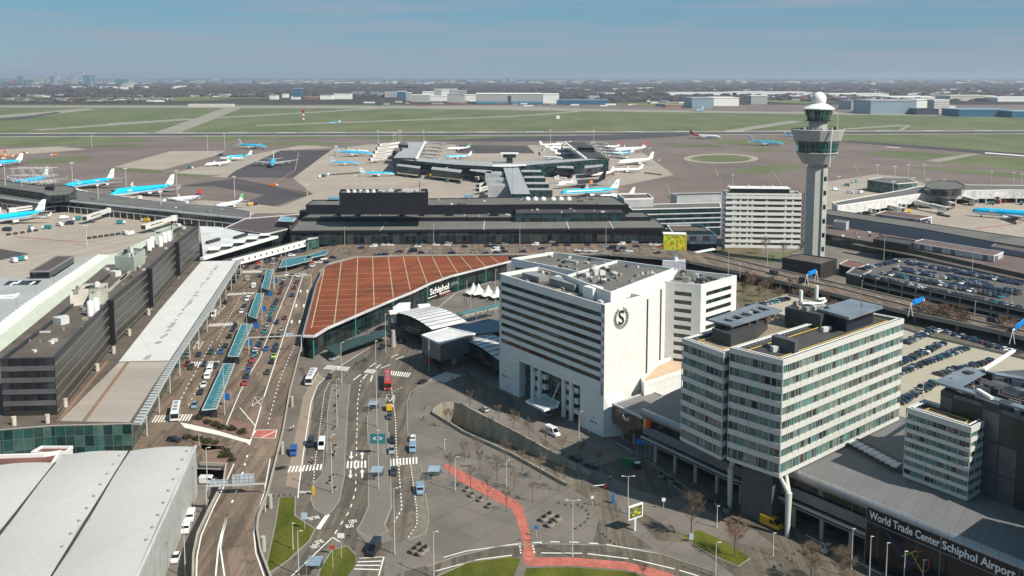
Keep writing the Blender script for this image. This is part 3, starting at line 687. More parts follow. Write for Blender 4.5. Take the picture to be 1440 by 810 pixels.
mb=MB();C=[A0,A0+al*LEN,A0+al*LEN+ac*bw*4,A0+ac*bw*4+al*5.5,A0+ac*bw*2+al*5.5,A0+ac*bw*2]
mb.prism([(p.x,p.y)for p in C],0,zh-.3);mb.build('wall',HALLWALL,root)
mb=MB();mb.bar(A0+al*-.1+Vector((0,0,.1)),A0+al*LEN+Vector((0,0,.1)),.5,.6);mb.build('eaves',mat('hall_trim',(.5,.5,.48),.6),root)
for i in range(9):
 for bay in range(2):
  p=A0+al*(4+i*6.2)+ac*(bw*(bay+.10));mb=MB();mb.lathe((p.x,p.y,zh+hallz(4+i*6.2,.1)-.1),[(.35,0),(.35,.35),(.15,.5)],8);mb.build('roof_vent',UNITM[0],root)
block('link_building','low link with brown gravel roof and white rim beside the arched hall','building',[(-60,640),(0,639),(62,637),(86,633),(73,654),(0,656),(-60,658)],12.2,0,WHITE,mat('red_brown_roof',(.16,.075,.06),.9),.9,WHITE,.6)
block('entrance_block','small brown-roofed entrance block against the teal glass wall','building',[(44,635),(58,627),(102,627),(94,634.5),(60,636.5)],10.5,0,WHITE,mat('red_brown_roof',(.16,.075,.06),.9),.6,WHITE,.4)
# ================================================================ departure hall on the left
zT=12.5
TP=[(-80,612),(0,606),(72,600),(185,597),(239,507),(333,366),(283,367),(150,372),(-80,560)]
root,P=block('departure_hall','long departures terminal with pale roof beside the black office block','terminal',TP,zT,0,TEALP,ROOFBR,0)
mb=MB();mb.sheet(pts([(283,367.5),(332,366.5),(238,507),(167,508.5),(221,440)],zT+.05));mb.build('pale_roof',seams('pale_roof_sheet',(.56,.56,.535),(.49,.49,.47),12,.7,0,.2,.09,.06,R(-28)),root)
mb=MB();mb.sheet(pts([(167.5,509.5),(238,508),(182,594),(84,592)],zT+.04));mb.build('worn_roof',mat('worn_roof',(.33,.29,.25),.85,.16,.09,fine=.12,stretch=(R(-28),(.12,1,1))),root)
mb=MB()
for q in([(151,508),(82,592)],[(180,509),(118,592)]):mb.bar(at(q[0][0],q[0][1],zT+.1),at(q[1][0],q[1][1],zT+.1),1.1,.12)
mb.build('roof_gutter',mat('rust_stain',(.22,.14,.09),.9),root)
mb=MB()
rs=random.Random(5)
for i in range(60):
 t=rs.random();a=lerp(Vector((308,370)),Vector((204,507)),t);p=at(a.x+rs.gauss(0,1.0),a.y,zT+.055+.002*i);s=rs.uniform(.3,1.4)
 mb.face([(p.x+s*math.cos(k*R(60))*rs.uniform(.5,1.1),p.y+2.2*s*math.sin(k*R(60))*rs.uniform(.5,1.1),p.z)for k in range(6)])
mb.build('roof_stain',mat('roof_stain',(.33,.33,.31),.9),root,kind='stuff')
mb=MB();mb.bar(at(-80,612.6,zT-.45),at(0,606.6,zT-.45),.5,1.0);mb.bar(at(0,606.6,zT-.45),at(72,600.6,zT-.45),.5,1.0);mb.bar(at(72,600.6,zT-.45),at(186,597.6,zT-.45),.5,1.0);mb.build('fascia',mat('fascia_grey',(.36,.35,.33),.7),root)
inn=pts([(333,366),(239,507),(183,596)],zT-.3);out=pts([(342,362),(294,440),(252,502),(198,597)],zT-.3)
def along(L,t):
 d=[(b-a).length for a,b in zip(L,L[1:])];s=t*sum(d)
 for a,b,l in zip(L,L[1:],d):
  if s<=l:return lerp(a,b,s/l)
  s-=l
 return L[-1]
can=thing('kerb_canopy','slatted metal canopy along the kerb edge of the pale-roofed terminal','canopy',inn[1].to_2d().to_3d()+Vector((0,0,5)))
mb=MB();n=96
for i in range(n):
 a,b,c,d=along(inn,i/n),along(out,i/n),along(out,(i+.55)/n),along(inn,(i+.55)/n);mb.face([a,d,c,b]);mb.face([a-Vector((0,0,.2)),b-Vector((0,0,.2)),c-Vector((0,0,.2)),d-Vector((0,0,.2))])
mb.build('slats',mat('canopy_slats',(.5,.5,.48),.5,.08,.4,metal=.2),can)
mb=MB()
for i in range(n):
 a,b,c,d=along(inn,(i+.55)/n),along(out,(i+.55)/n),along(out,(i+1)/n),along(inn,(i+1)/n);z=Vector((0,0,.15));mb.face([a-z,d-z,c-z,b-z])
mb.build('canopy_sheet',mat('canopy_sheet',(.26,.29,.28),.4),can)
for L,nm in((inn,'inner_beam'),(out,'outer_beam')):
 mb=MB()
 for a,b in zip(L,L[1:]):mb.bar(a,b,.3,.5)
 mb.build(nm,POLE,can)
for i in range(13):
 p=along(out,(i+.5)/13)*.85+along(inn,(i+.5)/13)*.15;mb=MB();mb.tube((p.x,p.y,DZ),(p.x,p.y,zT-.4),.22);mb.build('post',POLE,can)
for i,(x,y)in enumerate([(20,598),(67,595),(92,572),(137,522),(160,497),(182,472),(209,443)]):
 p=at(x,y,zT);o=MB();o.tube(p,p+Vector((0,0,2.3)),.65,n=12);o.tube(p+Vector((0,0,2.3)),p+Vector((0,0,2.5)),.7,n=12)
 tag(o.build('roof_flue',mat('flue_tan',(.5,.45,.38),.7),loc=p),'stubby tan flue %s along the foot of the black office'%('%s from the front'%ordw(i)),'flue','flues beside the black office')
# ================================================================ black office block on the terminal
zO=zat(79,583,502,zT)
OP=[(1,504),(76,502.5),(152,424),(207,379),(246,342),(279,316),(262,314),(205,345),(157,382),(57,462)]
root,P=block('black_office','long low black and bronze office block on the terminal roof','office block',OP,zO,zT,BRONZE,ROOFBR,1.0,DARK,.6)
edge=pts([(76,502.5),(152,424),(207,379),(246,342),(279,316)],zO)
fl=(zO-zT)/5.0
nrm=Vector(((edge[-1]-edge[0]).y,-(edge[-1]-edge[0]).x,0)).normalized()
for k in range(5):
 for a,b in zip(edge,edge[1:]):
  mb=MB();z=zT+fl*(k+.35);o=nrm*.12
  mb.bar(Vector((a.x,a.y,z))+o,Vector((b.x,b.y,z))+o,.22,fl*.2);mb.build('light_band',mat('band_bronze',(.13,.122,.105),.5,.15,.3),root)
mb=MB();a,b=at(1,504,zO),at(76,502.5,zO);q=Vector((0,-.25,0))
for k in range(4):
 mb=MB();mb.bar(Vector((a.x,a.y,zT+fl*(k+1.1)))+q,Vector((b.x,b.y,zT+fl*(k+1.1)))+q,.2,fl*.42);mb.build('end_band',mat('band_grey',(.10,.10,.105),.35),root)
mb=MB();mb.face([Vector((a.x-.1,a.y-.16,zT+1.8)),Vector((b.x+.1,b.y-.16,zT+1.8)),Vector((b.x+.1,b.y-.16,zO-.2)),Vector((a.x-.1,a.y-.16,zO-.2))]);mb.build('end_glazing',BLKW,root)
for(x,y),(x2,y2)in(((156,424),0),((209,379),0),((247,342),0))if 0 else():
 pass
for x,y in((152,424),(207,379),(246,342)):
 p=at(x,y,zO)+nrm*.9;mb=MB();mb.box((p.x,p.y,zT+1.5),(2.0,2.4,zO-zT-.9),math.atan2((edge[-1]-edge[0]).y,(edge[-1]-edge[0]).x));mb.build('stair_fin',BLACK,root)
 mb=MB();mb.tube((p.x,p.y,zT),(p.x,p.y,zT+1.6),.5);mb.build('fin_foot',CONC,root)
def plant_house(px,z,h,wallm,name='plant_house',n=6,seed=1,silos=()):
 W_=pts(px,z+h);r,PP=block(name,None,None,px,z+h,z,wallm,UNITM[0],.5,wallm,.25,parent=root)if 0 else(root,ccw(W_))
 mb=MB();mb.ring(PP,.3,z,z+h);mb.build(name,wallm,root)
 mb=MB();mb.sheet([(p.x,p.y,z+h-1.2)for p in PP]);mb.build('plant_deck',UNITM[0],root)
 roof_units(root,PP,z+h-1.2,n,.7,2,2,seed)
 for x,y in silos:
  p=at(x,y,z+h+1.2);mb=MB();mb.lathe((p.x,p.y,z),[(1.15,0),(1.15,h*.8),(.9,h*.8+.7),(.3,h*.8+1)],14);mb.build('white_silo',WHITE,root)
PG=mat('pale_green_panel',(.40,.45,.38),.6);PT=mat('cream_panel',(.52,.49,.43),.6)
zr=zO-1
plant_house([(98,410),(124,406),(151,407),(151,398),(120,399)],zr,5.5,PT,silos=[(126,417),(134,413)],seed=2)
plant_house([(125,416),(151,404),(151.5,398),(128,408)],zr,5.0,PG,n=1,seed=3)
plant_house([(161,360),(188,362),(204,350),(178,347)],zr,6.0,PG,n=9,seed=4)
plant_house([(218,330),(243,322),(243,316),(219,324)],zr,5.2,PG,n=2,silos=[(209,333),(213,329),(225,328),(231,323),(237,321)],seed=6)
rp_=[lerp(at(20,495,zr),at(70,496,zr),t)for t in(0,1)]
for i,(x,y,s,m)in enumerate([(72,483,1.2,1),(86,455,3.2,1),(91,448,1.6,1),(48,495,1.0,1),(162,388,3,1),(150,380,1.4,1),(116,436,1.5,0),(257,322,2,1),(250,318,2,1),(40,480,.9,0)]):
 p=at(x,y,zr);mb=MB();mb.box(p,(s*1.3,s,s*.7),R(-28));mb.build('roof_unit',UNITM[m],root)
mb=MB()
for q in([(112,435),(150,398)],[(178,385),(152,410)],[(205,360),(170,394)]):mb.bar(at(*q[0],zr+.1),at(*q[1],zr+.1),1.4,.15)
mb.build('roof_path',mat('pale_path',(.36,.33,.29),.8),root)
roof_units(root,P,zr,26,.5,1.8,1.0,77)
# ================================================================ flat roofs at the far left
root,P=block('pale_green_hall','pale green ribbed roof hall behind the black office block','terminal',[(0,456),(32,431),(139,359),(165,356),(250,316),(210,345),(157,384),(57,464),(-60,560),(-60,500)],10.4,0,CONC,PALEGREEN,0)
mb=MB();L=pts([(-60,500),(0,456),(32,431),(139,359)],10.5);n=46
for i in range(n):
 a,b=along(L,i/n),along(L,(i+.45)/n);d=(b-a).normalized();s=Vector((d.y,-d.x,0));mb.prism([(q.x,q.y)for q in(a,b,a+s*6)],a.z-.2,a.z+.9)
mb.build('sawtooth_flashing',WHITE,root)
root,P=block('pale_grey_hall','pale grey flat-roofed hall at the left edge with a dark roof slot','terminal',[(-60,394),(0,391),(76,389),(114,364),(138,359.5),(31,431),(-1,456),(-60,500)],10,0,CONC,PALEGREY,0)
mb=MB();mb.sheet(pts([(4,401),(12,395),(59,394),(52,400.5)],10.05));mb.build('roof_slot',BLACK,root)
for x,y in((18,399),(26,397),(46,398)):mb=MB();mb.bar(at(x-4,y+2,10.2),at(x+3,y-2,10.6),.9,.4);mb.build('skylight',WHITE,root)
mb=MB();mb.ring(pts([(-30,417),(19,414),(28,411.5),(20,418),(-30,419)],10.6),.5,10,10.7);mb.build('roof_rim',WHITE,root)
block('dark_pavilion','small dark flat-roofed pavilion on the pale grey roofs','building',[(41.5,381),(69,380.5),(103.5,359.5),(79,359.5)],14,8,DGLASS,mat('plum_roof',(.085,.062,.062),.8),.5,UNITM[0],.4)
# ================================================================ white saw-tooth link and porthole corridor
root,P=block('sawtooth_link','white angular roof with glazed sawtooth lights beyond the black office','terminal',[(281,318),(309,319),(347,328),(388,332),(286,363)],12.5,0,TERMW,mat('white_membrane',(.56,.56,.55),.6),0)
for i in range(5):
 t=(i+.5)/5;a=lerp(Vector((290,359)),Vector((380,333)),t);p=at(a.x,a.y,12.5);mb=MB();mb.box((p.x,p.y+3,12.5),(6,8,2.0),R(8),0,0);mb.build('sawtooth_light',TERMW,root)
 mb=MB();mb.box((p.x,p.y+3,14.52),(6.4,8.4,.25),R(8));mb.build('sawtooth_roof',WHITE,root)
mb=MB();mb.bar(at(284,364,13.2),at(389,333,13.2),2.4,1.4);mb.build('edge_beam',WHITE,root)
for x,y in((299,338),(338,331)):mb=MB();mb.bar(at(x-8,y+3,13.5),at(x+9,y-2,13.5),2.2,1.2);mb.build('roof_light',DARK,root)
block('brown_roof_terminal','low terminal piece with dark brown roof, between pier and black terminal','terminal',[(316,320),(373,329),(414,319),(428,300),(345,307)],12,0,TERMW,mat('plum_roof',(.085,.062,.062),.8),.5,UNITM[1],.4)
block('blue_roof_hut','small blue-roofed plant hut on the dark brown roof','building',[(391,310),(412,311),(417,306),(396,304)],16,12,DGLASS,mat('blue_roof',(.16,.34,.42),.6),.4,UNITM[1],.3)
zc=11.6;a,b=at(326,364.5,zc),at(431,337,zc)
root=thing('porthole_bridge','white footbridge wall pierced by a row of round portholes','footbridge',lerp(a,b,.5).to_2d().to_3d()+Vector((0,0,5)))
mb=MB();mb.bar(a-Vector((0,0,2)),b-Vector((0,0,2)),.5,4.0);mb.build('wall',WHITE,root)
d=(b-a).normalized();s=Vector((-d.y,d.x,0));mb=MB();mb.face([a+s*.25-Vector((0,0,1)),b+s*.25-Vector((0,0,1)),b+s*7-Vector((0,0,1)),a+s*7-Vector((0,0,1))][::1]);mb.build('roof',ROOFDK,root)
for k in range(12):
 p=lerp(a,b,.13+.83*k/11)-Vector((0,0,2));mb=MB();mb.tube(p-s*.27,p-s*.4,.62,n=14);mb.build('porthole',BLACK,root)
for t in(.15,.4,.65,.9):p=lerp(a,b,t)+s*1;mb=MB();mb.tube((p.x,p.y,DZ),(p.x,p.y,7.7),.35);mb.build('pier',CONC,root)
block('glass_stair_box','small glass box at the far end of the porthole footbridge','building',[(331+100,338),(448,335),(449,332.5),(432,334)],11.5,5,TEALP,UNITM[1],.3)
# ================================================================ left pier
root,P=block('left_pier','long low grey-roofed pier with white fascia across the left apron','pier',[(-80,268),(0,277),(54,284.5),(84,280.5),(200,292),(352,307),(353,297),(315,290),(215,282),(107,267),(-80,252)],10,0,TERMW,ROOFGR,.6,mat('fascia_white',(.52,.54,.56),.6),.6)
L=pts([(-80,268),(0,277),(54,284.5),(84,280.5),(200,292),(352,307)],10)
for zz,h,nm in((5.0,.7,'floor_band'),(9.2,.9,'roof_fascia')):
 for p,q in zip(L,L[1:]):mb=MB();mb.bar(Vector((p.x,p.y-.3,zz)),Vector((q.x,q.y-.3,zz)),.6,h);mb.build(nm,mat('fascia_white',(.52,.54,.56),.6),root)
for i in range(48):p=along(L,(i+.5)/48);mb=MB();mb.tube((p.x,p.y-.5,0),(p.x,p.y-.5,5),.2);mb.build('column',UNITM[1],root)
roof_units(root,[at(0,272,9.4),at(350,305,9.4),at(340,296,9.4),at(120,270,9.4)],9.4,12,1,3,1.2,9)
block('pier_lounge','dark glazed lounge with rounded end on top of the left pier','building',[(-60,246),(0,253),(60,261),(92,260),(104,262.5),(107,267),(97,273),(68,275),(60,271.5),(0,263),(-60,258)],15.5,9.4,TERMW,ROOFGR,.6,DARK,.5)
block('lounge_plant','black roof box on top of the dark glazed lounge','building',[(64,262),(75,263),(77,260),(66,259)],18,15,BLACK,DARK,.3)
# ================================================================ far central terminal
root,P=block('central_terminal','wide black terminal with long grey sloping front roof in the centre','terminal',[(409,326),(600,324.5),(935,321),(922,306),(890,292),(330+72,305)],13.2,5,TERMW,ROOFDK,0)
mb=MB();mb.sheet([at(409,325.5,13.6),at(935,321,13.6),at(920,309.5,15.5),at(422,310.5,15.5)]);mb.build('front_roof',TERMROOF,root)
mb=MB();mb.bar(at(408,326.2,13.2),at(936,321.7,13.2),.6,1.6);mb.build('roof_edge',BLACK,root)
mb=MB();mb.face([at(422,310.5,15.5),at(920,309.5,15.5),at(920,309.5,13),at(422,310.5,13)][::-1]);mb.build('roof_back',BLACK,root)
for t in(.235,.51,.74,.86):mb=MB();mb.bar(lerp(at(409,325.5,13.75),at(935,321,13.75),t),lerp(at(422,310.5,15.65),at(920,309.5,15.65),t+.01),.5,.12);mb.build('roof_joint',UNITM[1],root)
F0=lerp(at(409,326,13),at(935,321,13),0);F1=at(935,321,13)
for i in range(36):p=lerp(F0,F1,(i+.5)/36);mb=MB();mb.box((p.x,p.y-.4,5),(.35,.35,8.2));mb.build('column',STEEL,root)
root,P=block('middle_terminal_block','middle tier of the black terminal with grey roof and dark boxes','terminal',[(424,306),(720,305.5),(915,305),(905,298),(720,299),(436,300)],18,5,BLACK,ROOFGR,.5,BLACK,.5)
for(x,w)in((476,8),(504,8),(566,8),(594,7),(632,12),(695,14),(868,26)):
 p=at(x,303.5,17.5);mb=MB();mb.box(p,(w*.40,3.5,2.4));mb.build('roof_box',BLACK,root)
roof_units(root,P,17.5,26,.6,2,1.0,21)
root,P=block('rear_terminal_block','rear black tier of the central terminal with cluttered grey roof','terminal',[(430,288),(600,288.5),(780,287),(884,288),(860,275),(720,277),(600,279),(440,281)],24,5,BLACK,ROOFGR,.6,BLACK,.5)
roof_units(root,P,23.4,34,.8,3,1.4,22)
for i in range(6):p=at(742+i*11+(3 if i>2 else 0),278.5,24.8);mb=MB();mb.lathe((p.x,p.y,23.4),[(1.9,0),(1.9,1.2),(1.2,2.0),(.2,2.4)],12);mb.build('roof_dome',WHITE,root)
for(x,y,w)in((659,277,14),(470,280,16)):p=at(x,y,24.5);mb=MB();mb.box(p,(w*.45,5,1.6));mb.build('roof_light',mat('blue_roof',(.16,.34,.42),.6),root)
root,P=block('black_plant_box','massive black windowless box standing on the central terminal','building',[(477,271),(602,270.5),(601,265.5),(479,266)],37,23,BLACK,ROOFGR,1.2,BLACK,.5)
for i in range(5):p=at(489+i*9,269,37);mb=MB();mb.lathe((p.x,p.y,35.8),[(1.3,0),(1.3,2.2)],12);mb.build('white_fan',WHITE,root)
mb=MB();mb.bar(at(532,268.2,36.6),at(560,268.2,36.6),1.5,1.5);mb.bar(at(566,267.5,36.8),at(590,267.5,36.8),2.5,1.6);mb.build('white_ducts',UNITM[1],root)
roof_units(root,P,35.8,14,.8,2.4,2.2,23)
mb=MB();p=at(590,268,37);mb.tube(p,p+Vector((0,0,6)),.2);mb.build('mast',DARK,root)
block('side_black_box','black cube at the left end of the central terminal','building',[(421,297),(444,297.5),(447,295),(424,294.5)],18.5,5,BLACK,DARK,.3)
root,P=block('terminal_right_tier','dark glazed right tier of the black terminal, below the roof domes','terminal',[(725,300),(880,299),(872,291),(725,292)],21,5,TEALD,ROOFDK,.5,BLACK,.4)
roof_units(root,P,20.5,14,.8,2.5,1.2,29)
root,P=block('white_roof_box','pale grey box with brown roof at the right end of the black terminal','building',[(868,272),(911,271.5),(919,278),(878,279)],26,5,mat('pale_cladding',(.42,.43,.43),.6),ROOFBR,.9,WHITE,.4)
root,P=block('banded_terminal','low terminal wing with teal and white ribbon facade','terminal',[(880,287.5),(1012,284.5),(1014,291),(889,294)],20,0,TEALD,ROOFGR,.4,WHITE,.4)
rings(root,P,(5.5,9,12.2,15.6),.8,mat('fascia_white',(.52,.54,.56),.6),name='floor_band')
block('grey_box_wing','pale grey windowless box behind the banded terminal wing','building',[(943,271.5),(952,275),(1015,273.5),(1015,270)],24,0,mat('pale_cladding',(.42,.43,.43),.6),ROOFDK,.6)
root,P=block('panelled_pavilion','brown-roofed pavilion with white panels left of the white office','building',[(938,316),(987,316),(1008,330),(949,330.5)],12,0,panes('mixed_panels',4.2,4,[(.5,.5,.5),(.55,.53,.5),(.25,.12,.12),(.5,.48,.46),(.1,.14,.14)],(.2,.2,.2),.2,.5),ROOFBR,.5,WHITE,.35)
mb=MB();mb.ring(inset(P,-.2),.3,0,6.2);mb.build('dark_plinth',BLACK,root)
root=thing('street_canopy','small glass hut with a bright white roof edge near the pavilion','canopy',at(995,358,0));mb=MB();mb.bar(at(978,355,5),at(1005,350,6.5),4,.4);mb.build('roof',WHITE,root);mb=MB();mb.prism(pts([(984,357),(1001,354.5),(1000,352),(985,354)],4),0,4.4);mb.build('glazing',TEALG,root)
g=at(950,381,0);root=thing('advertising_box','yellow advertising box on a thick white mast over a white hut','advertising tower',g)
adv=panes('advert_pattern',1.1,1.3,[(.35,.42,.02),(.5,.48,.03),(.2,.3,.03),(.55,.42,.03),(.45,.10,.03),(.6,.55,.04),(.28,.4,.04)],None,.1,.5,spec=.3)
r0=R(-6);mb=MB();mb.box((g.x-1,g.y,12.5),(12.5,6.5,9),r0);mb.build('box',adv,root)
mb=MB();mb.box((g.x-1,g.y,21.5),(12.9,6.9,.3),r0);mb.build('top_plate',WHITE,root)
mb=MB();mb.box((g.x+5.35,g.y-.6,12.4),(.5,6.9,9.2),r0);mb.build('end_panel',mat('yellow_paint',(.65,.50,.04),.5),root)
text('lettering','ZORG',3.0,(g.x-1,g.y-3.4,17.4),(math.cos(r0),math.sin(r0),0),(0,0,1),WHITE,root,.05)if 0 else None
mb=MB();mb.tube((g.x,g.y,5),(g.x,g.y,12.5),1.4,n=14);mb.build('mast',WHITE,root)
mb=MB();mb.box((g.x-1,g.y,0),(13,8,6.2),R(-8));mb.build('hut',mat('pale_mural',(.45,.45,.50),.6,.25,.6),root)
# ================================================================ white banded office
zw=35.5
a,b=at(1022,271.5,zw),at(1127,272.5,zw);dd=(b-a).normalized();back=Vector((-dd.y,dd.x,0))*17
PWP=[a,b,b+back,a+back]
root,P=block('white_office','white ten-storey office slab with ribbon windows left of the control tower','office block',None,zw,0,panes('slab_windows',1.5,60,[(.02,.022,.025),(.05,.055,.06),(.30,.30,.29),(.012,.014,.018),(.45,.45,.43),(.03,.03,.03),(.02,.02,.024)],(.2,.2,.2),.12,.1,hframe=False),ROOFGR,1.0,PW,.4,world=PWP)
f=zw/10.0
rings(root,P,[k*f for k in range(10)],f*.54,PW,.5,.35)
mb=MB();q=inset(P,3.0);mb.prism([(v.x-4 if i in(1,2)else v.x,v.y)for i,v in enumerate(q)],zw-1,zw+2.6,0);mb.build('penthouse',BLACK,root)
mb=MB();q=inset(P,2.4);mb.prism([(v.x-4 if i in(1,2)else v.x,v.y)for i,v in enumerate(q)],zw+2.6,zw+3.1,0,bottom=True);mb.build('penthouse_roof',WHITE,root)
for t in(.05,.32,.52,.64):p=lerp(a,b,t)+back*.5;mb=MB();mb.box((p.x,p.y,zw+3.1),(2,1.5,1));mb.build('roof_unit',UNITM[1],root)
mb=MB()
for k in range(20):p=b+dd*2.2+back*.3;z=k*1.8;mb.bar((p.x-1.5,p.y-3+(k%2)*5,z),(p.x+1.5,p.y-3+((k+1)%2)*5,z+1.8),.9,.15)
for o in((-1.6,-3),(1.6,-3),(-1.6,3),(1.6,3)):p=b+dd*2.2+back*.3;mb.tube((p.x+o[0],p.y+o[1],0),(p.x+o[0],p.y+o[1],36),.15)
mb.build('fire_stair',DARK,root)
mb=MB();mb.bar(at(1038,334,5.2),at(1070,334,5.2),7,1.2);mb.build('entrance_canopy',WHITE,root)
# ================================================================ control tower
tx,ty=at(1143,372,0).to_2d();tz=lambda y:ht(1143,372,y)
root=thing('control_tower','tall concrete airport control tower with white radome','control tower',(tx,ty,0))
TC=mat('tower_concrete',(.40,.40,.375),.75,.06,.15,fine=.03,stretch=(0,(1,1,.12)))
s=577/1400.0*1.008
mb=MB();mb.lathe((tx,ty,0),[(13.2*s,0),(13.2*s,tz(236))],8,0,False);mb.build('shaft',TC,root)
mb=MB();mb.lathe((tx,ty,0),[(13.0*s,tz(236)),(11*s,tz(233)),(11*s,tz(230)),(19*s,tz(230)),(27.5*s,tz(215.5))],16,0,False);mb.build('lower_bowl',TC,root)
GT=panes('tower_glazing',2.2,3.8,[(.006,.05,.045),(.01,.075,.065),(.008,.035,.035),(.01,.06,.055)],(.25,.3,.28),.14,.06)
mb=MB();mb.lathe((tx,ty,0),[(27.0*s,tz(215.5)),(27.0*s,tz(213.5)),(30.5*s,tz(198))],16,0,False);mb.build('lower_glazing',GT,root)
mb=MB();mb.lathe((tx,ty,0),[(27.5*s,tz(216)),(28.6*s,tz(214.8)),(28.8*s,tz(214)),(27.5*s,tz(213.6))],16,0,False);mb.build('ledge',TC,root)
mb=MB();mb.lathe((tx,ty,0),[(30*s,tz(198)),(32*s,tz(197)),(36.5*s,tz(182)),(35.2*s,tz(181.2)),(33.5*s,tz(183)),(9*s,tz(183))],16,0,False);mb.build('upper_bowl',TC,root)
mb=MB();mb.lathe((tx,ty,0),[(33*s,tz(183.5)),(33*s,tz(182.6)),(9,tz(182.6))],16,0,False);mb.build('bowl_deck',ROOFDK,root)
mb=MB();mb.lathe((tx,ty,0),[(12.5*s,tz(183)),(12.5*s,tz(169.5)),(15.6*s,tz(169.5))],16,0,False);mb.build('neck',TC,root)
mb=MB();mb.lathe((tx,ty,0),[(14.6*s,tz(169.5)),(20.6*s,tz(154))],16,0,False);mb.build('cab_glazing',GT,root)
mb=MB();mb.lathe((tx,ty,0),[(16.6*s,tz(170)),(17*s,tz(168.8)),(15.5*s,tz(168.6))],16,0,False);mb.build('cab_ledge',DARK,root)
mb=MB();mb.lathe((tx,ty,0),[(19*s,tz(154.3)),(21.5*s,tz(153.8)),(21.8*s,tz(152.3)),(12*s,tz(146.5)),(7.5*s,tz(145))],16,0,False);mb.build('cab_roof',WHITE,root)
mb=MB();zc0=tz(139.5);rr0=10.2*s
mb.lathe((tx,ty,0),[(rr0*math.cos(R(t)),zc0+rr0*math.sin(R(t)))for t in range(-50,91,14)],20,0,True);mb.build('radome',WHITE,root)
mb=MB();mb.tube((tx+3.2,ty-13.3,tz(232)),(tx+3.2,ty-15.5,tz(180)),.35);mb.build('downpipe',WHITE,root)
mb=MB();mb.box((tx+3.6,ty-5.2,0),(2.6,1.6,tz(236)));mb.build('stair_rib',mat('rib_cream',(.56,.57,.50),.7),root)
for k in range(7):mb=MB();mb.box((tx+3.6,ty-6.06,9+k*8.2),(1.5,.14,2.6));mb.build('slit_window',DGLASS,root)
for k in range(14):
 an=R(k*360/14+5);mb=MB();p=Vector((tx+11*math.cos(an),ty+11*math.sin(an),tz(182.6)));mb.box(p,(rr.uniform(.6,2.2),rr.uniform(.6,1.6),rr.uniform(.7,2.2)),an);mb.build('deck_aerial',rr.choice(UNITM),root)
mb=MB();mb.tube((tx+9,ty-7,tz(183)),(tx+9,ty-7,tz(160)),.12);mb.tube((tx+9,ty-7,tz(160)),(tx+2.5,ty-6,tz(150)),.12);mb.build('mast',WHITE,root)
block('square_base_building','dark square base building at the foot of the control tower','building',[(1100,362),(1154,371),(1177,364),(1128,356.5)],9,0,mat('dark_brown_cladding',(.03,.026,.024),.6),ROOFBR,.5,DARK,.4)
block('tower_annexe','low brown-roofed annexe right of the control tower base','building',[(1180,371),(1204,377),(1222,371),(1192,365)],6,0,BLACK,mat('red_brown_roof',(.16,.075,.06),.9),.4,UNITM[1],.3)
block('garage_lodge','dark lodge with white roof edge at the corner of the car deck','building',[(1190,383),(1210,387.5),(1226,380),(1202,375)],11,0,DARK,ROOFDK,.5,mat('pale_cladding',(.42,.43,.43),.6),.4)
# ================================================================ right-hand service buildings
GB=mat('grey_blue_cladding',(.23,.25,.29),.6,.06,.2)
block('grey_service_wall','long windowless grey-blue freight building along the right apron','building',[(1157,300),(1300,322),(1400,340),(1560,366),(1560,352),(1392,327),(1300,313),(1165,294)],11,0,GB,ROOFGR,.4,ROOFGR)
block('grey_wall_step','grey-blue end piece stepping forward beside the white hut row','building',[(1394,346),(1560,374),(1560,366),(1404,339)],10.2,0,GB,ROOFBR,.3)
block('stair_box','small pale stair box against the long grey-blue wall','building',[(1172,311),(1190,313.5),(1194,310.5),(1176,308.5)],12,0,mat('pale_cladding',(.42,.43,.43),.6),ROOFGR,.3)
root,P=block('brown_roof_shed','long brown-roofed shed with dark glazed front above the car deck','building',[(1157,328),(1290,352),(1440,385),(1560,413),(1560,385),(1440,362),(1290,336),(1157,314)],7,0,TEALD,mat('brown_sheet_roof',(.13,.095,.085),.9,.2,.1),.3,ROOFDK)
mb=MB();L=pts([(1200,343),(1290,360),(1440,394),(1560,424)],6)
for p,q in zip(L,L[1:]):mb.bar(p,q,4,.4)
mb.build('walkway_roof',ROOFBR,root)
roof_units(root,P,6.7,16,.8,2.5,1.0,31)
block('black_hut','black boxy hut on the brown-roofed shed','building',[(1228,336),(1278,344),(1287,338),(1240,331)],11,7,BLACK,ROOFDK,.5,DARK)
block('white_hut_row','row of white site huts with brown roofs on the brown-roofed shed','building',[(1281,340.5),(1398,359.5),(1411,354),(1298,336)],10.5,7,panes('hut_windows',2.9,60,[(.5,.5,.47),(.46,.46,.44),(.10,.11,.12),(.52,.51,.48)],(.3,.3,.28),.25,.5,hframe=False),mat('brown_sheet_roof',(.13,.095,.085),.9,.2,.1),.25,WHITE,.3)
root,P=block('brown_roof_office','two-storey blue-grey office with brown roof and white gable on the right apron','building',[(1231,300),(1294,308),(1310,304.5),(1245,296)],10,0,panes('small_windows',4,3.6,[(.2,.22,.26),(.2,.22,.26),(.02,.025,.04)],None,.1,.4,spec=.4),mat('plum_brown',(.13,.07,.055),.9),.4,WHITE,.3)
mb=MB();a,b=at(1294,308,9),at(1310,304.5,9);mb.bar(Vector((a.x,a.y-.2,4.6)),Vector((b.x+.2,b.y-.2,4.6)),.3,9);mb.build('gable',WHITE,root)
WP=panes('white_pier_cladding',4.5,12,[(.56,.56,.55),(.60,.60,.58),(.54,.54,.53),(.58,.58,.56)],(.4,.4,.4),.15,.5,spec=.3)
root,P=block('white_pier','white-walled raised pier with grey roof on the right apron','pier',[(1178,289),(1232,281),(1304,270.5),(1340,267.5),(1420,266.5),(1560,268),(1560,261),(1400,260),(1335,259),(1290,262),(1268,267),(1200,279),(1170,284.5)],12,4.2,WP,ROOFGR,.5,WHITE,.5)
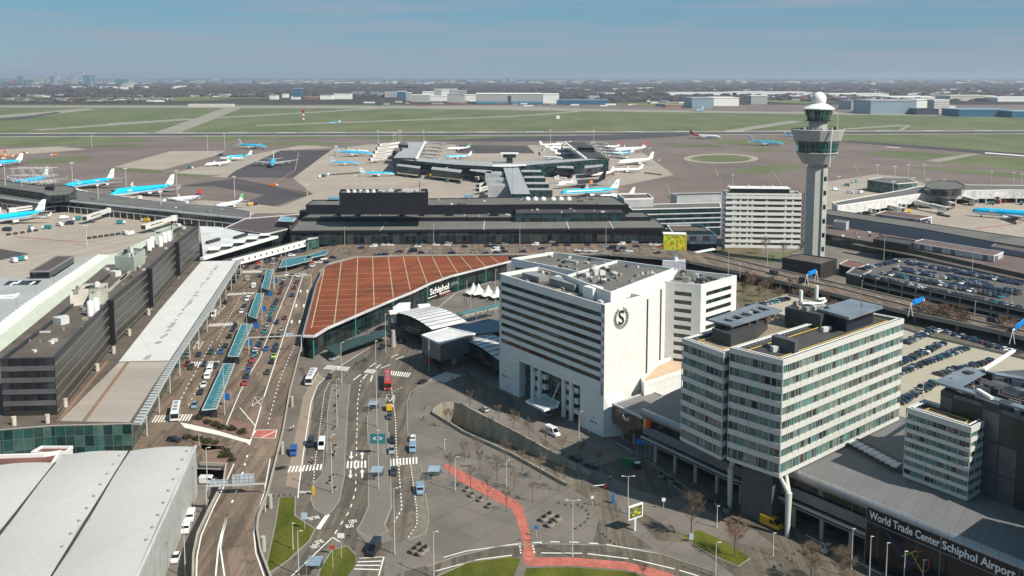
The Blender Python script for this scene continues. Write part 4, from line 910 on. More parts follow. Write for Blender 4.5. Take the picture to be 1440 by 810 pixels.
L=pts([(1178,290),(1232,282),(1304,271.5),(1340,268.5),(1420,267.5),(1560,269)],12)
for i in range(22):p=along(L,(i+.5)/22);mb=MB();mb.box((p.x,p.y+1.5,0),(1,1,4.3));mb.build('pier_leg',CONC,root)
mb=MB();mb.sheet([(p.x,p.y,4.2)for p in P]);mb.build('underside',DARK,root)
block('octagon_lounge','dark glazed many-sided lounge on the end of the white pier','building',[(1300,262),(1306,256),(1325,253.5),(1345,255),(1357,260),(1352,265),(1330,266.5),(1308,265.5)],17,11,TERMW,ROOFGR,.5,DARK)
block('teal_pier_end','small teal glazed building behind the white pier','building',[(1220,252),(1262,258),(1290,256),(1275,250),(1240,249)],11,0,TEALP,ROOFGR,.4,WHITE)
# ================================================================ car decks
def car_deck(name,label,px,z,floors,wallm,deckm):
 P=ccw(pts(px,z));root=thing(name,label,'car park',base_of(P))
 for k in range(floors+1):
  zz=z*(k+1)/(floors+1)
  mb=MB();mb.prism([(p.x,p.y)for p in P],zz-.45,zz,1,0,bottom=True);mb.build('deck',[deckm,CONC],root)
  mb=MB();mb.ring(P,.2,zz,zz+.95);mb.build('deck_parapet',wallm,root)
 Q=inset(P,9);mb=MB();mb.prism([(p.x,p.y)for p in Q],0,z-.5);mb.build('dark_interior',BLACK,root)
 n=len(P);I=inset(P,.8)
 for i in range(n):
  a,b=I[i],I[(i+1)%n];k=int((b-a).length/7.5)
  for j in range(k):p=lerp(a,b,j/k);mb=MB();mb.box((p.x,p.y,0),(.5,.5,z-.45));mb.build('column',CONC,root)
 return root,P
G2=[(1211,388),(1240,373),(1262,365.5),(1290,366),(1330,373),(1440,397),(1600,432),(1600,475),(1440,437.5)]
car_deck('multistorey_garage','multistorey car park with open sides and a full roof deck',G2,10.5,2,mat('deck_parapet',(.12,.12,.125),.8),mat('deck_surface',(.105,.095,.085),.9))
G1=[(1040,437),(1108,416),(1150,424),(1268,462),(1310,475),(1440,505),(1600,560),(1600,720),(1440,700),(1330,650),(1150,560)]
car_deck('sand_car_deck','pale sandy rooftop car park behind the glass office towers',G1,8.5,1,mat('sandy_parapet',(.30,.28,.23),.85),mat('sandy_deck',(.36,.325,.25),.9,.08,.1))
# ================================================================ hotel
zH=41.5
a,b,c=at(702,384.5,zH),at(850.5,429,zH),at(907,416.5,zH);d=a+(c-b)
HP=[a,b,c,d]
hotel=thing('hotel','white slab hotel with green-dark ribbon windows and round S crest','hotel',lerp(a,c,.5).to_2d().to_3d())
P=ccw(HP);ux=(b-a).normalized();uy=(c-b).normalized();Lf=(b-a).length;Ls=(c-b).length
zb=13.0
def upbox(o,u,v,lu,lv,z0,z1,name,m,parent,mt=None):
 q=[o,o+u*lu,o+u*lu+v*lv,o+v*lv];mb=MB();mb.prism([(p.x,p.y)for p in q],z0,z1,0,bottom=True);return mb.build(name,m,parent)
nrmF=Vector((ux.y,-ux.x,0))
if nrmF.dot(uy)>0:nrmF=-nrmF
core=[a+ux*.6+uy*.25,b-ux*.6+uy*.25,c-ux*.6-uy*.25,d+ux*.6-uy*.25]
mb=MB();mb.prism([(p.x,p.y)for p in core],zb,zH-1.2,0,bottom=True);mb.build('window_core',GREENW,hotel)
nfl=9;top0=zH-4.4;fh=(top0-(zb+3.1))/(nfl-.0)
lev=[]
z=zH-3.0
upbox(a,ux,uy,Lf,Ls,zb,zb+4.2,'base_band',PW,hotel)
zb2=zb+4.2;strip=(zH-2.7-zb2)/7.5
for k in range(8):
 z0=zb2+strip*k+strip*.50
 z1=zb2+strip*(k+1)
 if k==7:break
 upbox(a,ux,uy,Lf,Ls,z0,z1,'floor_band',PW,hotel)
mb=MB();mb.ring(P,.45,zb2+strip*7.5,zH);mb.build('parapet',PW,hotel)
mb=MB();mb.sheet([(p.x,p.y,zH-1.1)for p in inset(P,.4)]);mb.build('roof',ROOFGR,hotel)
upbox(a-ux*.02,ux,uy,1.3,Ls,zb,zH-.02,'end_wall',PW,hotel);upbox(b-ux*1.6,ux,uy,1.62,Ls,zb,zH-.02,'end_wall',PW,hotel)
mb=MB();mb.bar(lerp(a,d,.1)+ux*.6-Vector((0,0,.6)),lerp(a,d,.95)+ux*.6-Vector((0,0,.6)),.2,1.0);mb.build('parapet_lining',mat('tan_lining',(.50,.36,.24),.8),hotel)
roof_units(hotel,P,zH-1.1,40,.8,2.6,1.5,41,[UNITM[1],UNITM[1],UNITM[0],UNITM[2],UNITM[3]])
o=lerp(a,b,.78)+uy*Ls*.35;mb=MB();mb.box((o.x,o.y,zH-1.1),(5,4.2,3.6),math.atan2(ux.y,ux.x));mb.build('white_plant_box',WHITE,hotel)
o=lerp(a,b,.52)+uy*Ls*.45;mb=MB();mb.bar(Vector((o.x,o.y,zH+.2))-ux*8,Vector((o.x,o.y,zH+.2))+ux*6,4,2.2);mb.build('vaulted_duct',UNITM[0],hotel)
o=lerp(a,b,.22)+uy*Ls*.4;mb=MB();mb.bar(Vector((o.x,o.y,zH))-ux*5,Vector((o.x,o.y,zH))+ux*5,4.5,1.8);mb.build('vaulted_duct',UNITM[0],hotel)
fb=lambda px,py:(at(px,py,0)-Vector((a.x,a.y,0))).dot(ux)
s1,s2=Lf*.215,Lf*.80
upbox(a+nrmF*.02,ux,uy,s1,Ls*.9,0,zb,'ground_block',PW,hotel);upbox(a+ux*s2+nrmF*.02,ux,uy,Lf-s2+.01,Ls*.97,0,zb,'ground_block',PW,hotel)
LOBW=panes('lobby_glazing',2.0,2.1,[(.02,.035,.035),(.03,.05,.05),(.012,.018,.02),(.05,.08,.085),(.015,.02,.02)],(.24,.26,.26),.14,.07)
mb=MB();q=[a+ux*s1+uy*3,a+ux*s2+uy*3,a+ux*s2+uy*6,a+ux*s1+uy*6];mb.prism([(p.x,p.y)for p in q],0,zb);mb.build('lobby_glazing',LOBW,hotel)
for t in(.33,.40,.63,.70):
 p=a+ux*Lf*t+uy*1.2;mb=MB();mb.tube((p.x,p.y,0),(p.x,p.y,zb),.85,n=16);mb.build('column',PW,hotel)
for t in(.36,.435,.665,.735):
 for zz in(2.6,6,9.5):p=a+ux*Lf*t+uy*2.2;mb=MB();mb.box((p.x,p.y,zz),(2,1.4,1.7),math.atan2(ux.y,ux.x));mb.build('balcony_box',PW,hotel)
cp=pts([(739,564),(765,556),(787,565.5),(785,571),(765,577)],5.2)
mb=MB();mb.prism([(p.x,p.y)for p in cp],4.7,5.4,0,bottom=True);mb.build('porch_canopy',WHITE,hotel)
mb=MB();mb.sheet([(p.x,p.y,5.42)for p in inset(ccw(cp),.6)]);mb.build('canopy_glass',mat('pale_glass',(.35,.42,.42),.2),hotel)
for q,t in(((748,565),.36),((775,566),.60)):
 mb=MB();e=a+ux*Lf*t+uy*.5;e.z=11;mb.tube(at(*q,5.3),e,.15);mb.build('canopy_rod',WHITE,hotel)
mb=MB();e=b+uy*Ls*.55;w=uy*Ls*.4
mb.mesh([Vector((b.x,b.y,0)),Vector((b.x,b.y,0))+uy*9,Vector((b.x,b.y,zb))+uy*9,Vector((b.x,b.y,zb)),Vector((b.x,b.y,0))+ux*3.2+uy*6,Vector((b.x,b.y,0))+ux*1.5+uy*12,Vector((b.x,b.y,zb))+uy*9],[(0,4,3),(0,4,1),(4,5,6,3),(1,5,6,2)]);mb.build('leaning_wall',PW,hotel)
nS=Vector((uy.y,-uy.x,0));nS=nS if nS.dot(ux)>0 else-nS
INK=plain('crest_ink',(.012,.012,.014),.6)
lc=b+uy*Ls*.40+nS*.02;lc.z=zat(848,612,454,0)+.8;rl=3.5
def onw(x,z,off=.1):return lc+uy*x+Vector((0,0,z))+nS*off
crest=bpy.data.objects.new('crest',None)
mb=MB()
for r0_,r1_ in((.66,.70),):
 n=40
 for k in range(n):
  t0,t1=2*math.pi*k/n,2*math.pi*(k+1)/n
  mb.face([onw(rl*r0_*math.cos(t0),rl*r0_*math.sin(t0)),onw(rl*r1_*math.cos(t0),rl*r1_*math.sin(t0)),onw(rl*r1_*math.cos(t1),rl*r1_*math.sin(t1)),onw(rl*r0_*math.cos(t1),rl*r0_*math.sin(t1))])
mb.build('crest_ring',INK,hotel)
mb=MB();n=22
for k in range(n):
 t=2*math.pi*k/n
 if abs(((t-math.pi/2+math.pi)%(2*math.pi))-math.pi)<.16:continue
 for rr_,dt,sz in((.80,0,.17),(.93,.12,.13)):
  cx,cz=rl*rr_*math.cos(t+dt),rl*rr_*math.sin(t+dt);ta=t+dt+math.pi/2+(.5 if rr_<.9 else-.4);u=Vector((math.cos(ta),math.sin(ta)));v=Vector((-u.y,u.x));L_=rl*sz;w_=rl*.055
  mb.face([onw(cx-u.x*L_,cz-u.y*L_),onw(cx+v.x*w_,cz+v.y*w_),onw(cx+u.x*L_,cz+u.y*L_),onw(cx-v.x*w_,cz-v.y*w_)])
mb.build('crest_wreath',INK,hotel)
text('crest_letter','S',rl*1.75,onw(0,-.1),uy,(0,0,1),INK,hotel,.04,.07,squash=1.05)
for t,z in((.06,6.5),(.92,4.5)):
 p=a+ux*Lf*t+nrmF*.1;text('small_lettering','Sheraton',1.0,(p.x,p.y,z-.9),ux,(0,0,1),UNITM[0],hotel,.03);text('small_crest','S',1.2,(p.x,p.y,z+.5),ux,(0,0,1),UNITM[0],hotel,.03)
K=pts([(870,366),(951,377.5),(862,411.5),(848,407),(799,387.5)],44.3);K=ccw([p-nS*.9 for p in K])
mb=MB();mb.ring(K,.5,40.3,44.3);mb.build('upper_wall',PW,hotel)
mb=MB();mb.sheet([(p.x,p.y,43.4)for p in inset(K,.3)]);mb.build('upper_roof',ROOFGR,hotel)
mb=MB();mb.sheet([(p.x,p.y,40.3)for p in K]);mb.build('upper_soffit',PW,hotel)
roof_units(hotel,[at(802,388,43),at(848,404,43),at(880,392,43),at(850,378,43)],43.4,34,.8,2.4,1.3,43,[UNITM[1],UNITM[1],UNITM[0],UNITM[2]])
roof_units(hotel,K,43.4,14,.5,1.6,.8,143)
def wing(px,name,depthmul=None,z1=zH,z0=0,nf=11,solid=0,posts=2.2,posts2=1.2):
 P=ccw(pts(px,z1));Q=inset(P,.3)
 mb=MB();mb.prism([(p.x,p.y)for p in Q],z0,z1-1.2);mb.build('window_core',GREENW,hotel)
 st=strip
 for k in range(12):
  zz1=z1-3.0-st*k;zz0=zz1-st*.54
  if k==0:zz1=z1-3.0;
  if zz0<z0+1:break
  t=z1-3.0-st*k
  mb=MB();mb.ring(P,.5,t-st,t-st+st*.5);mb.build('floor_band',PW,hotel)
  if k>=8:break
 mb=MB();mb.ring(P,.5,z0,z1-3.0-st*9+st*.3);mb.build('lower_wall',mat('cream_wall',(.62,.62,.56),.6),hotel)
 mb=MB();mb.ring(P,.5,z1-3.0,z1);mb.build('parapet',PW,hotel)
 mb=MB();mb.sheet([(p.x,p.y,z1-1.1)for p in Q]);mb.build('roof',ROOFGR,hotel)
 corner_posts(hotel,P,posts,z0,z1-.01,PW,.01)
 roof_units(hotel,P,z1-1.1,26,.6,2.4,1.2,44+len(name),[UNITM[1],UNITM[0],UNITM[2],UNITM[3]])
 return P
wing([(936,395.5),(986,400.5),(1036,387),(951,378)],'right_wing',posts=3.2)
wing([(719,363),(870,393),(905,372),(778,354)],'rear_slab')
e1,e2=c+uy*.2,at(936,395.5,zH)
mb=MB();q=[c-ux*6,c+uy*.1,e2,e2+(c-b)*.3-ux*4];mb.prism([(p.x,p.y)for p in[c-ux*8+uy*0.05,c+uy*.05,lerp(c,e2,1.0),lerp(c,e2,1.0)-ux*8]],0,41);mb.build('stair_link',PW,hotel)
for t,w,m in((.10,.7,DARK),(.75,.7,DARK)):
 p=lerp(c,e2,t);dv=(e2-c).normalized();nn=Vector((dv.y,-dv.x,0));nn=nn if nn.y<0 else-nn
 mb=MB();mb.bar(Vector((p.x,p.y,28))+nn*.1-dv*.4,Vector((p.x,p.y,28))+nn*.1+dv*.4,.5,24);mb.build('slot_window',m,hotel)
block('roof_terrace','tan roof terrace with notched white wall between the hotel and glass offices','terrace',[(900,529),(906,538),(962,520.5),(985,515),(955,497),(915,512)],15.5,0,PW,mat('tan_paving',(.48,.36,.25),.85,.1,.3),1.1,PW,.6)
t_,P=block('link_block','white sloping link block joining the hotel end to the terrace','building',[(868,551),(904,538.5),(962,522),(955,505),(890,520)],12.6,0,PW,PW,.3)
for i in range(4):p=lerp(at(913,539,12),at(955,525,12),i/3);mb=MB();mb.box((p.x,p.y-1.2,12.6),(2.6,.5,1.2),R(18));mb.build('notch_shade_panel',mat('notch_shadow',(.35,.36,.36),.6),t_)  # grey boxes stand in for the shade inside the wall notches
# ================================================================ glass office towers
zA=44.0;zPo=15.0
A1,A2,A3=at(1026,489,zA),at(1101.4,507.5,zA),at(1271.5,448.5,zA);A4=A1+(A3-A2)
def glass_tower(name,label,W,z1,z0,nf,par=1.3,edges=None,step=1.35):
 P=ccw(W);root=thing(name,label,'office tower',base_of(P)+Vector((0,0,z0)))
 Q=inset(P,.35);mb=MB();mb.prism([(p.x,p.y)for p in Q],z0+.4,z1-1.0,0,bottom=True);mb.build('glazing',OFFW_for(z0,(z1-par-z0)/nf),root)
 f=(z1-par-z0)/nf
 for k in range(nf+1):
  h=f*.42 if k<nf else par+.1
  mb=MB();mb.ring(P,.5,z0+k*f,z0+k*f+(h if k else.9));mb.build('floor_panel',OFFSP,root)
 mb=MB();mb.sheet([(p.x,p.y,z1-.9)for p in Q]);mb.build('roof',ROOFDK,root)
 mu=mullions(root,inset(P,.16),z0+.9,z1-par,step*2,mat('mullion',(.42,.44,.43),.4),.10,.16);mu['kind']='stuff'
 I=inset(P,1.2)
 for w_,zz,m in((.35,z1+.1,WHITE),(.25,z1-.5,mat('yellow_line',(.55,.38,.08),.7))):
  mb=MB();J=inset(P,1.2 if w_>.3 else 3.2)
  for i in range(len(J)):mb.bar(Vector((J[i].x,J[i].y,zz)),Vector((J[(i+1)%len(J)].x,J[(i+1)%len(J)].y,zz)),w_,.14)
  mb.build('roof_rail',m,root)
 mb=MB();J=inset(P,.9)
 for i in range(len(J)):
  s,e=J[i],J[(i+1)%len(J)];n=int((e-s).length/1.6)
  for j in range(n):p=lerp(s,e,j/n);q=lerp(I[i],I[(i+1)%len(J)],j/n)+(I[i]-J[i])*2;mb.bar(Vector((p.x,p.y,z1+.05)),Vector((q.x,q.y,z1+.05)),.22,.12)
 o=mb.build('track_ladder',UNITM[0],root);o['kind']='stuff'
 return root,P
def OFFW_for(z0,f):
 nm='office_glass_%d_%d'%(z0*10,f*100)
 return panes(nm,1.7,f,[(.06,.075,.065),(.08,.19,.17),(.06,.15,.135),(.025,.028,.025),(.10,.15,.13),(.15,.18,.15),(.06,.13,.115),(.04,.042,.035),(.09,.21,.185),(.17,.21,.18),(.11,.17,.15)],(.36,.39,.36),.09,.05,z0,hframe=False)  # the paler pane tints put reflected sky into the glass colour
tA,PA=glass_tower('glass_office','tall glass office tower on splayed white legs, yellow-lined dark roof',[A1,A2,A3,A4],zA,zPo+.4,8)
zz_=zA-.9
pb=pts([(1154,449),(1186,457.5),(1193,466),(1237,448),(1232,438),(1190,425)],49)
rA=[at(1148.6,433.5,47.8),at(1194,446.5,47.8),at(1241.7,430.5,47.8),at(1197,420,47.8)]
bA=inset(ccw(rA),1.9);mb=MB();mb.prism([(p.x,p.y)for p in bA],zz_,47.1);mb.build('penthouse',mat('navy_cladding',(.02,.024,.038),.4),tA)
mb=MB();mb.prism([(p.x,p.y)for p in rA],47.1,47.8,0,bottom=True);mb.build('penthouse_roof',mat('blue_grey_sheet',(.22,.25,.28),.4,.25,.15,metal=.3),tA)
bB=ccw(pts([(1104,432),(1154,443),(1176,436),(1122,425)],47));mb=MB();mb.prism([(p.x,p.y)for p in bB],zz_-1,47);mb.build('louvre_block',mat('louvre_black',(.05,.052,.055),.5),tA)
for x,y in((1126,428),(1148,421)):p=at(x,y,47);mb=MB();mb.tube(p,p+Vector((0,0,4)),.5,n=12);mb.build('flue',WHITE,tA)
for q in(((1128,427),(1155,427)),((1155,427),(1161,423)),((1150,421),(1160,420))):mb=MB();mb.tube(at(*q[0],47.8),at(*q[1],47.8),.4,n=10);mb.build('white_duct',WHITE,tA)
roof_units(tA,bB,47,18,.6,1.8,1.2,51)
bk=[at(1085,474,46),at(1118,483.5,46),at(1123,480,46),at(1092,471.5,46)];mb=MB();mb.prism([(p.x,p.y)for p in ccw(bk)],zz_,46.4);mb.build('roof_store',mat('store_grey',(.09,.09,.10),.5),tA)
for x,y,s in((1090,494,1.3),(1160,466,1.2),(1165,464,1),(1133,451,1),(1124,449,1.2),(1182,455,1)):p=at(x,y,zz_);mb=MB();mb.box(p,(s*1.5,s,s),R(20));mb.build('roof_unit',UNITM[1],tA)
p=at(1122,450,zz_);mb=MB()
for dx in(0,2.2):mb.bar(p+Vector((dx,0,0)),p+Vector((dx+1.2,0,5.5)),.2,.2)
mb.bar(p+Vector((0.6,0,2.6)),p+Vector((2.8,0,2.6)),.2,.2);mb.build('cleaning_crane',WHITE,tA)
p=at(1211,434,47.8);mb=MB();mb.tube(p,p+Vector((0,0,9)),.08);mb.build('antenna',DARK,tA)
def leg(tower,foot,top1,top2,zt,r=.75,name='splayed_leg'):
 f0=at(*foot,0);k=f0+Vector((0,0,zt*.72));mb=MB();mb.tube(f0,k,r*.75,r*1.1,14)
 for t in(top1,top2):
  if t is not None:mb.tube(k-Vector((0,0,.3)),Vector((t.x,t.y,zt)),r*.8,r*.6,10)
 mb.build(name,mat('leg_concrete',(.52,.52,.49),.6),tower)
fl_,lf_=(A3-A2).normalized(),(A1-A2).normalized()
leg(tA,(1107,755),A2+fl_*1.5+lf_*1,A2+fl_*5+lf_*1.5,zPo+.5)
leg(tA,(1026,716),A1-lf_*1.2+fl_*.6,A1-lf_*1.6+fl_*.8,zPo+.5)
cr=[A2+lf_*5+fl_*5,A2+lf_*14+fl_*5,A2+lf_*14+fl_*14,A2+lf_*5+fl_*14];mb=MB();mb.prism([(p.x,p.y)for p in ccw(cr)],0,zPo+.5);mb.build('lift_core',mat('core_grey',(.09,.09,.095),.6),tA)
B1,B2,=at(959,476,42.5),at(1018,497,42.5);B3=B2+(A3-A2).normalized()*44;B4=B1+(A3-A2).normalized()*44
tB,PB=glass_tower('rear_glass_office','shorter glass office wing with pergola roof between the hotel and tall tower',[B1,B2,B3,B4],42.5,zPo+.2,8)
def pergola(tower,body,canopy,zc_,zlow,seed):
 Q=ccw(pts(body,zc_-2));mb=MB();mb.prism([(p.x,p.y)for p in Q],zlow,zc_-1.6);mb.build('plant_block',mat('louvre_black',(.05,.052,.055),.5),tower)
 J=ccw(pts(canopy,zc_));I=[]
 mb=MB();mb.ring(J,2.6,zc_-.5,zc_)
 e0,e1,e2,e3=J
 for t in(.22,.40,.58,.76):mb.bar(lerp(e0,e3,t)-Vector((0,0,.25)),lerp(e1,e2,t)-Vector((0,0,.25)),1.4,.45)
 mb.build('pergola_roof',mat('blue_grey_sheet',(.22,.25,.28),.4),tower)
 roof_units(tower,J,zc_-1.8,26,.7,2.4,1.4,seed,[UNITM[2],UNITM[0],UNITM[2],DARK,mat('rust_unit',(.10,.06,.05),.7)],rim=.05)
pergola(tB,[(1001,464),(1028,473),(1063,463),(1080,448),(1045,440)],[(995,449),(1029,458),(1100,436),(1064,426)],46.6,41,61)
mb=MB();mb.sheet([(p.x,p.y,41.7)for p in inset(PB,2.6)]);mb.build('roof_gravel',mat('tan_gravel',(.24,.19,.14),.9),tB)
zC=zat(1270,670,572,zPo)
C1,C2_,C3=at(1274,573,zC),at(1366,602,zC),at(1393.5,588,zC);C3=C2_+(C3-C2_).normalized()*9
bk=(A3-A2).normalized();C1b=C1+bk*22;
tC,PC=glass_tower('right_glass_office','glass office wing with brown roof and yellow line at the right edge',[C1,C2_,C3,C1+(C3-C2_)],zC,zPo+.2,7)
mb=MB();mb.sheet([(p.x,p.y,zC-.8)for p in inset(PC,2.4)]);mb.build('roof_gravel',mat('brown_gravel',(.15,.115,.09),.9),tC)
Dp=[at(1363,560,zC+4),at(1500,602,zC+4)];D0=C1+(C3-C2_)+(C2_-C1).normalized()*8
dk=ccw(pts([(1323,549),(1363,561),(1437,585),(1560,625),(1560,560),(1440,520),(1360,525)],zC+4))
mb=MB();mb.prism([(p.x,p.y)for p in dk],zPo-.5,zC+4);mb.build('dark_core',panes('core_panels',4.6,7,[(.075,.078,.085),(.085,.088,.095),(.012,.013,.016),(.08,.082,.09)],(.03,.03,.03),.3,.4),tC)
J=pts([(1313,536),(1369,553),(1440,575),(1500,596),(1500,540),(1358,516)],zC+5.5)
mb=MB();J=ccw(J);mb.ring(J,2.2,zC+5,zC+5.5);mb.sheet(pts([(1315,536),(1350,546),(1390,524),(1358,516)],zC+5.45));mb.build('pergola_roof',mat('blue_grey_sheet',(.22,.25,.28),.4),tC)
roof_units(tC,J,zC+4,46,.8,3,2.0,71,[UNITM[2],UNITM[0],UNITM[2],DARK,mat('rust_unit',(.10,.06,.05),.7)],rim=.04)
mb=MB();mb.bar(at(1383,520,zC+6),at(1426,493,zC+6),.8,.6);mb.bar(at(1395,560,zC+6),at(1375,548,zC+6),.8,.6);mb.build('white_beam',WHITE,tC)
for px0,py0,px1,py1 in((1395,600,1415,606),(1395,640,1412,648),(1396,690,1410,696)):pass
E1=at(1447,696,30);glass_tower('corner_glass_office','sliver of a glass office tower cut by the right edge of the photo',[E1,E1+(A2-A1).normalized()*25,E1+(A2-A1).normalized()*25+bk*20,E1+bk*20],30,3,7)
# ================================================================ office podium
pod=thing('office_podium','long dark podium with rounded metal eaves under the glass office towers','building',at(1130,700,0))
PF=[(905,574),(1022,624),(1127,663),(1440,788.5),(1600,853)]
PB_=[(1600,740),(1440,700),(1330,625),(1276,588),(1180,560),(1000,520),(957,545),(934,556)]
Fr=pts(PF,zPo);Bk=pts(PB_,zPo);W_=ccw(Fr+Bk)
mb=MB();mb.sheet([(p.x,p.y,zPo)for p in W_]);mb.build('roof',seams('podium_roof',(.135,.135,.137),(.09,.09,.09),3.2,.7,0,.12,.12,.1,R(35)),pod)
mb=MB()
PN=panes('podium_glazing',8,60,[(.008,.01,.013),(.012,.014,.018),(.01,.012,.014)],(.07,.07,.07),.3,.08,hframe=False)
def fline(zz,off):return[Vector((p.x,p.y,zz))+off for p in Fr]
fd=(Fr[3]-Fr[1]).normalized();fo=Vector((fd.y,-fd.x,0));fo=fo if fo.y<0 else-fo
for i in range(len(Fr)-1):
 s,e=Fr[i],Fr[i+1]
 mb=MB();k=8;r_=1.3
 for j in range(k):
  t0,t1=math.pi/2*(1-2*j/k*.75),math.pi/2*(1-2*(j+1)/k*.75)
  f=lambda p,t:Vector((p.x,p.y,zPo-r_))+fo*(r_*math.cos(t))+Vector((0,0,r_*math.sin(t)))
  mb.face([f(s,t0),f(s,t1),f(e,t1),f(e,t0)],0,False);
 mb.build('rounded_eaves',seams('eaves_metal',(.30,.30,.305),(.18,.18,.18),3.0,.35,0,.12,.06,.2,R(20),metal=.5),pod)
 for z0,z1,off,m,nm in((10.2,12.6,-.6,PN,'glazing_strip'),(7.6,10.2,0.2,mat('podium_grey',(.16,.16,.165),.5),'grey_band'),(6.4,7.0,1.0,mat('podium_rail',(.36,.36,.36),.5),'balcony_rail'),(5.6,6.4,.4,DARK,'slab_edge'),(0,5.7,-6,BLACK,'rear_wall')):
  mb=MB();a_,b_=s+fo*off,e+fo*off;q=Vector((-fo.x,-fo.y,0))*.5
  mb.prism([(v.x,v.y)for v in(a_,b_,b_+q,a_+q)],z0,z1,bottom=True);mb.build(nm,m,pod)
 mb=MB();q=-fo*6.5;mb.prism([(v.x,v.y)for v in(s+fo*.3,e+fo*.3,e+q,s+q)],5.3,5.6,0,bottom=True);mb.build('gallery_floor',CONC,pod)
L=[Vector((p.x,p.y,0))for p in Fr]
for i in range(16):p=along(L,(i+.6)/16)-fo*.6;mb=MB();mb.tube((p.x,p.y,0),(p.x,p.y,5.4),.55,n=10);mb.build('column',CONC,pod)
mb=MB();n=len(W_)
k0=[i for i,p in enumerate(W_)]
mb.prism([(p.x-fo.x*3,p.y-fo.y*3)for p in(Fr[0],Fr[-1])]+[(Bk[0].x,Bk[0].y),(Bk[-1].x,Bk[-1].y)],6,zPo-.4);mb.build('body',BLACK,pod)
for q in([(1194,623),(1270,662),(1276,652),(1206,617)],):mb=MB();mb.prism([(p.x,p.y)for p in ccw(pts(q,zPo+1))],zPo,zPo+1.2);mb.build('roof_louvre',UNITM[2],pod)
for i in range(9):p=at(1200+i*7.5,624+i*4,zPo+1);mb=MB();mb.box((p.x,p.y,zPo+1.2),(1.6,3,.4),R(-45));mb.build('roof_unit',UNITM[1],pod)
S0=Fr[2]+(Fr[3]-Fr[2])*((1217-1127)/(1440-1127.0));
def tt(px):
 lo,hi=0,1.4
 for _ in range(30):
  m=(lo+hi)/2;p=Fr[2]+(Fr[3]-Fr[2])*m+fo*1.4;p=Vector((p.x,p.y,9));dz=p.z-CAMH;f=p.y*cP-dz*sP
  if 720+FPX*p.x/f<px:lo=m
  else:hi=m
 return lo
t0,t1,t2=tt(1218),tt(1322),tt(1434)
fx=(Fr[3]-Fr[2]);sgn=thing('sign_wall','black wall panel with white lettering World Trade Center Schiphol Airport','sign',Fr[2]+fx*t0+Vector((0,0,-zPo)))
mb=MB();a_,b_=Fr[2]+fx*t0+fo*1.4,Fr[2]+fx*1.25+fo*1.4;q=-fo*1.5;mb.prism([(v.x,v.y)for v in(a_,b_,b_+q,a_+q)],.3,13.6,bottom=True);mb.build('panel',plain('sign_black',(.008,.008,.010),.12),sgn)
mb=MB();o=fo*.05
mb.bar(Vector((a_.x,a_.y,10.4))+o,Vector((b_.x,b_.y,10.4))+o,.06,.12)
for t in(t0,t1,1.0,1.12):p=Fr[2]+fx*t+fo*1.45;mb.bar((p.x,p.y,.3),(p.x,p.y,13.6),.14,.1)
mb.build('panel_joint',STEEL,sgn)
TW=plain('letter_white',(.8,.8,.8),.5);fxn=fx.normalized()
L1=(t1-t0)*fx.length;L2=(tt(1431)-t1)*fx.length
def fit_text(s,px0,px1,z,h):
 ta,tb=tt(px0),tt(px1);w=(tb-ta)*fx.length;me=text_mesh(s,h,0);xs=[v.co.x for v in me.vertices];w0=max(xs)-min(xs)
 p=Fr[2]+fx*((ta+tb)/2)+fo*1.5;text('lettering',s,h,(p.x,p.y,z),fxn,(0,0,1),TW,sgn,.03,.05,squash=w/w0)
fit_text('World Trade Center',1222.5,1320.5,12.1,2.5);fit_text('Schiphol Airport',1324.5,1426.5,12.1,2.5)
def wl(lst,m,nm,w=.22):
 mb=MB()
 P=[]
 for x,z in lst:p=Fr[2]+fx*tt(x)+fo*1.5;P.append(Vector((p.x,p.y,z+1.7)))
 for s,e in zip(P,P[1:]):mb.bar(s,e,.05,w)
 mb.build(nm,m,sgn)
wl([(1247,8.0),(1270,3.9)],plain('line_blue',(.03,.06,.35),.4),'neon_line');wl([(1270,3.9),(1277,4.0),(1283,3.2),(1290,4.2)],plain('line_blue',(.03,.06,.35),.4),'neon_line')
wl([(1270,4.1),(1290,6.8)],plain('line_yellow',(.45,.45,.03),.4),'neon_line');wl([(1282,5.8),(1300,2.4)],plain('line_yellow',(.45,.45,.03),.4),'neon_line')
wl([(1299+9*math.cos(R(t)),5.0+2.3*math.sin(R(t)))for t in range(90,400,18)],plain('line_red',(.4,.05,.03),.4),'neon_line')
block('low_podium','low grey-roofed link between the hotel corner and podium','building',[(861,567),(903,587),(908,577),(934,556),(916,548.5)],11.5,5.5,PN,mat('low_roof',(.17,.165,.16),.85),.3,mat('pale_cladding',(.42,.43,.43),.6),.5)
mb=MB();
for i,(x,y)in enumerate([(863,612),(876,617),(892,626)]):p=at(x,y,0);mb=MB();mb.tube(p,p+Vector((0,0,5.5)),.45);mb.build('column',CONC,pod)
p=Fr[0]+(Fr[1]-Fr[0])*.09+fo*.9;mb=MB();mb.bar(Vector((p.x,p.y,11.4))-fd*1.1,Vector((p.x,p.y,11.4))+fd*1.1,.3,2.6);mb.build('red_sign',mat('sign_red',(.5,.05,.03),.5),pod)
mb=MB();mb.bar(Vector((p.x,p.y,11.4))-fd*1.6+fo*.05,Vector((p.x,p.y,11.4))-fd*.6+fo*.05,.3,2.8);mb.build('yellow_sign',mat('sign_yellow',(.6,.38,.03),.5),pod)
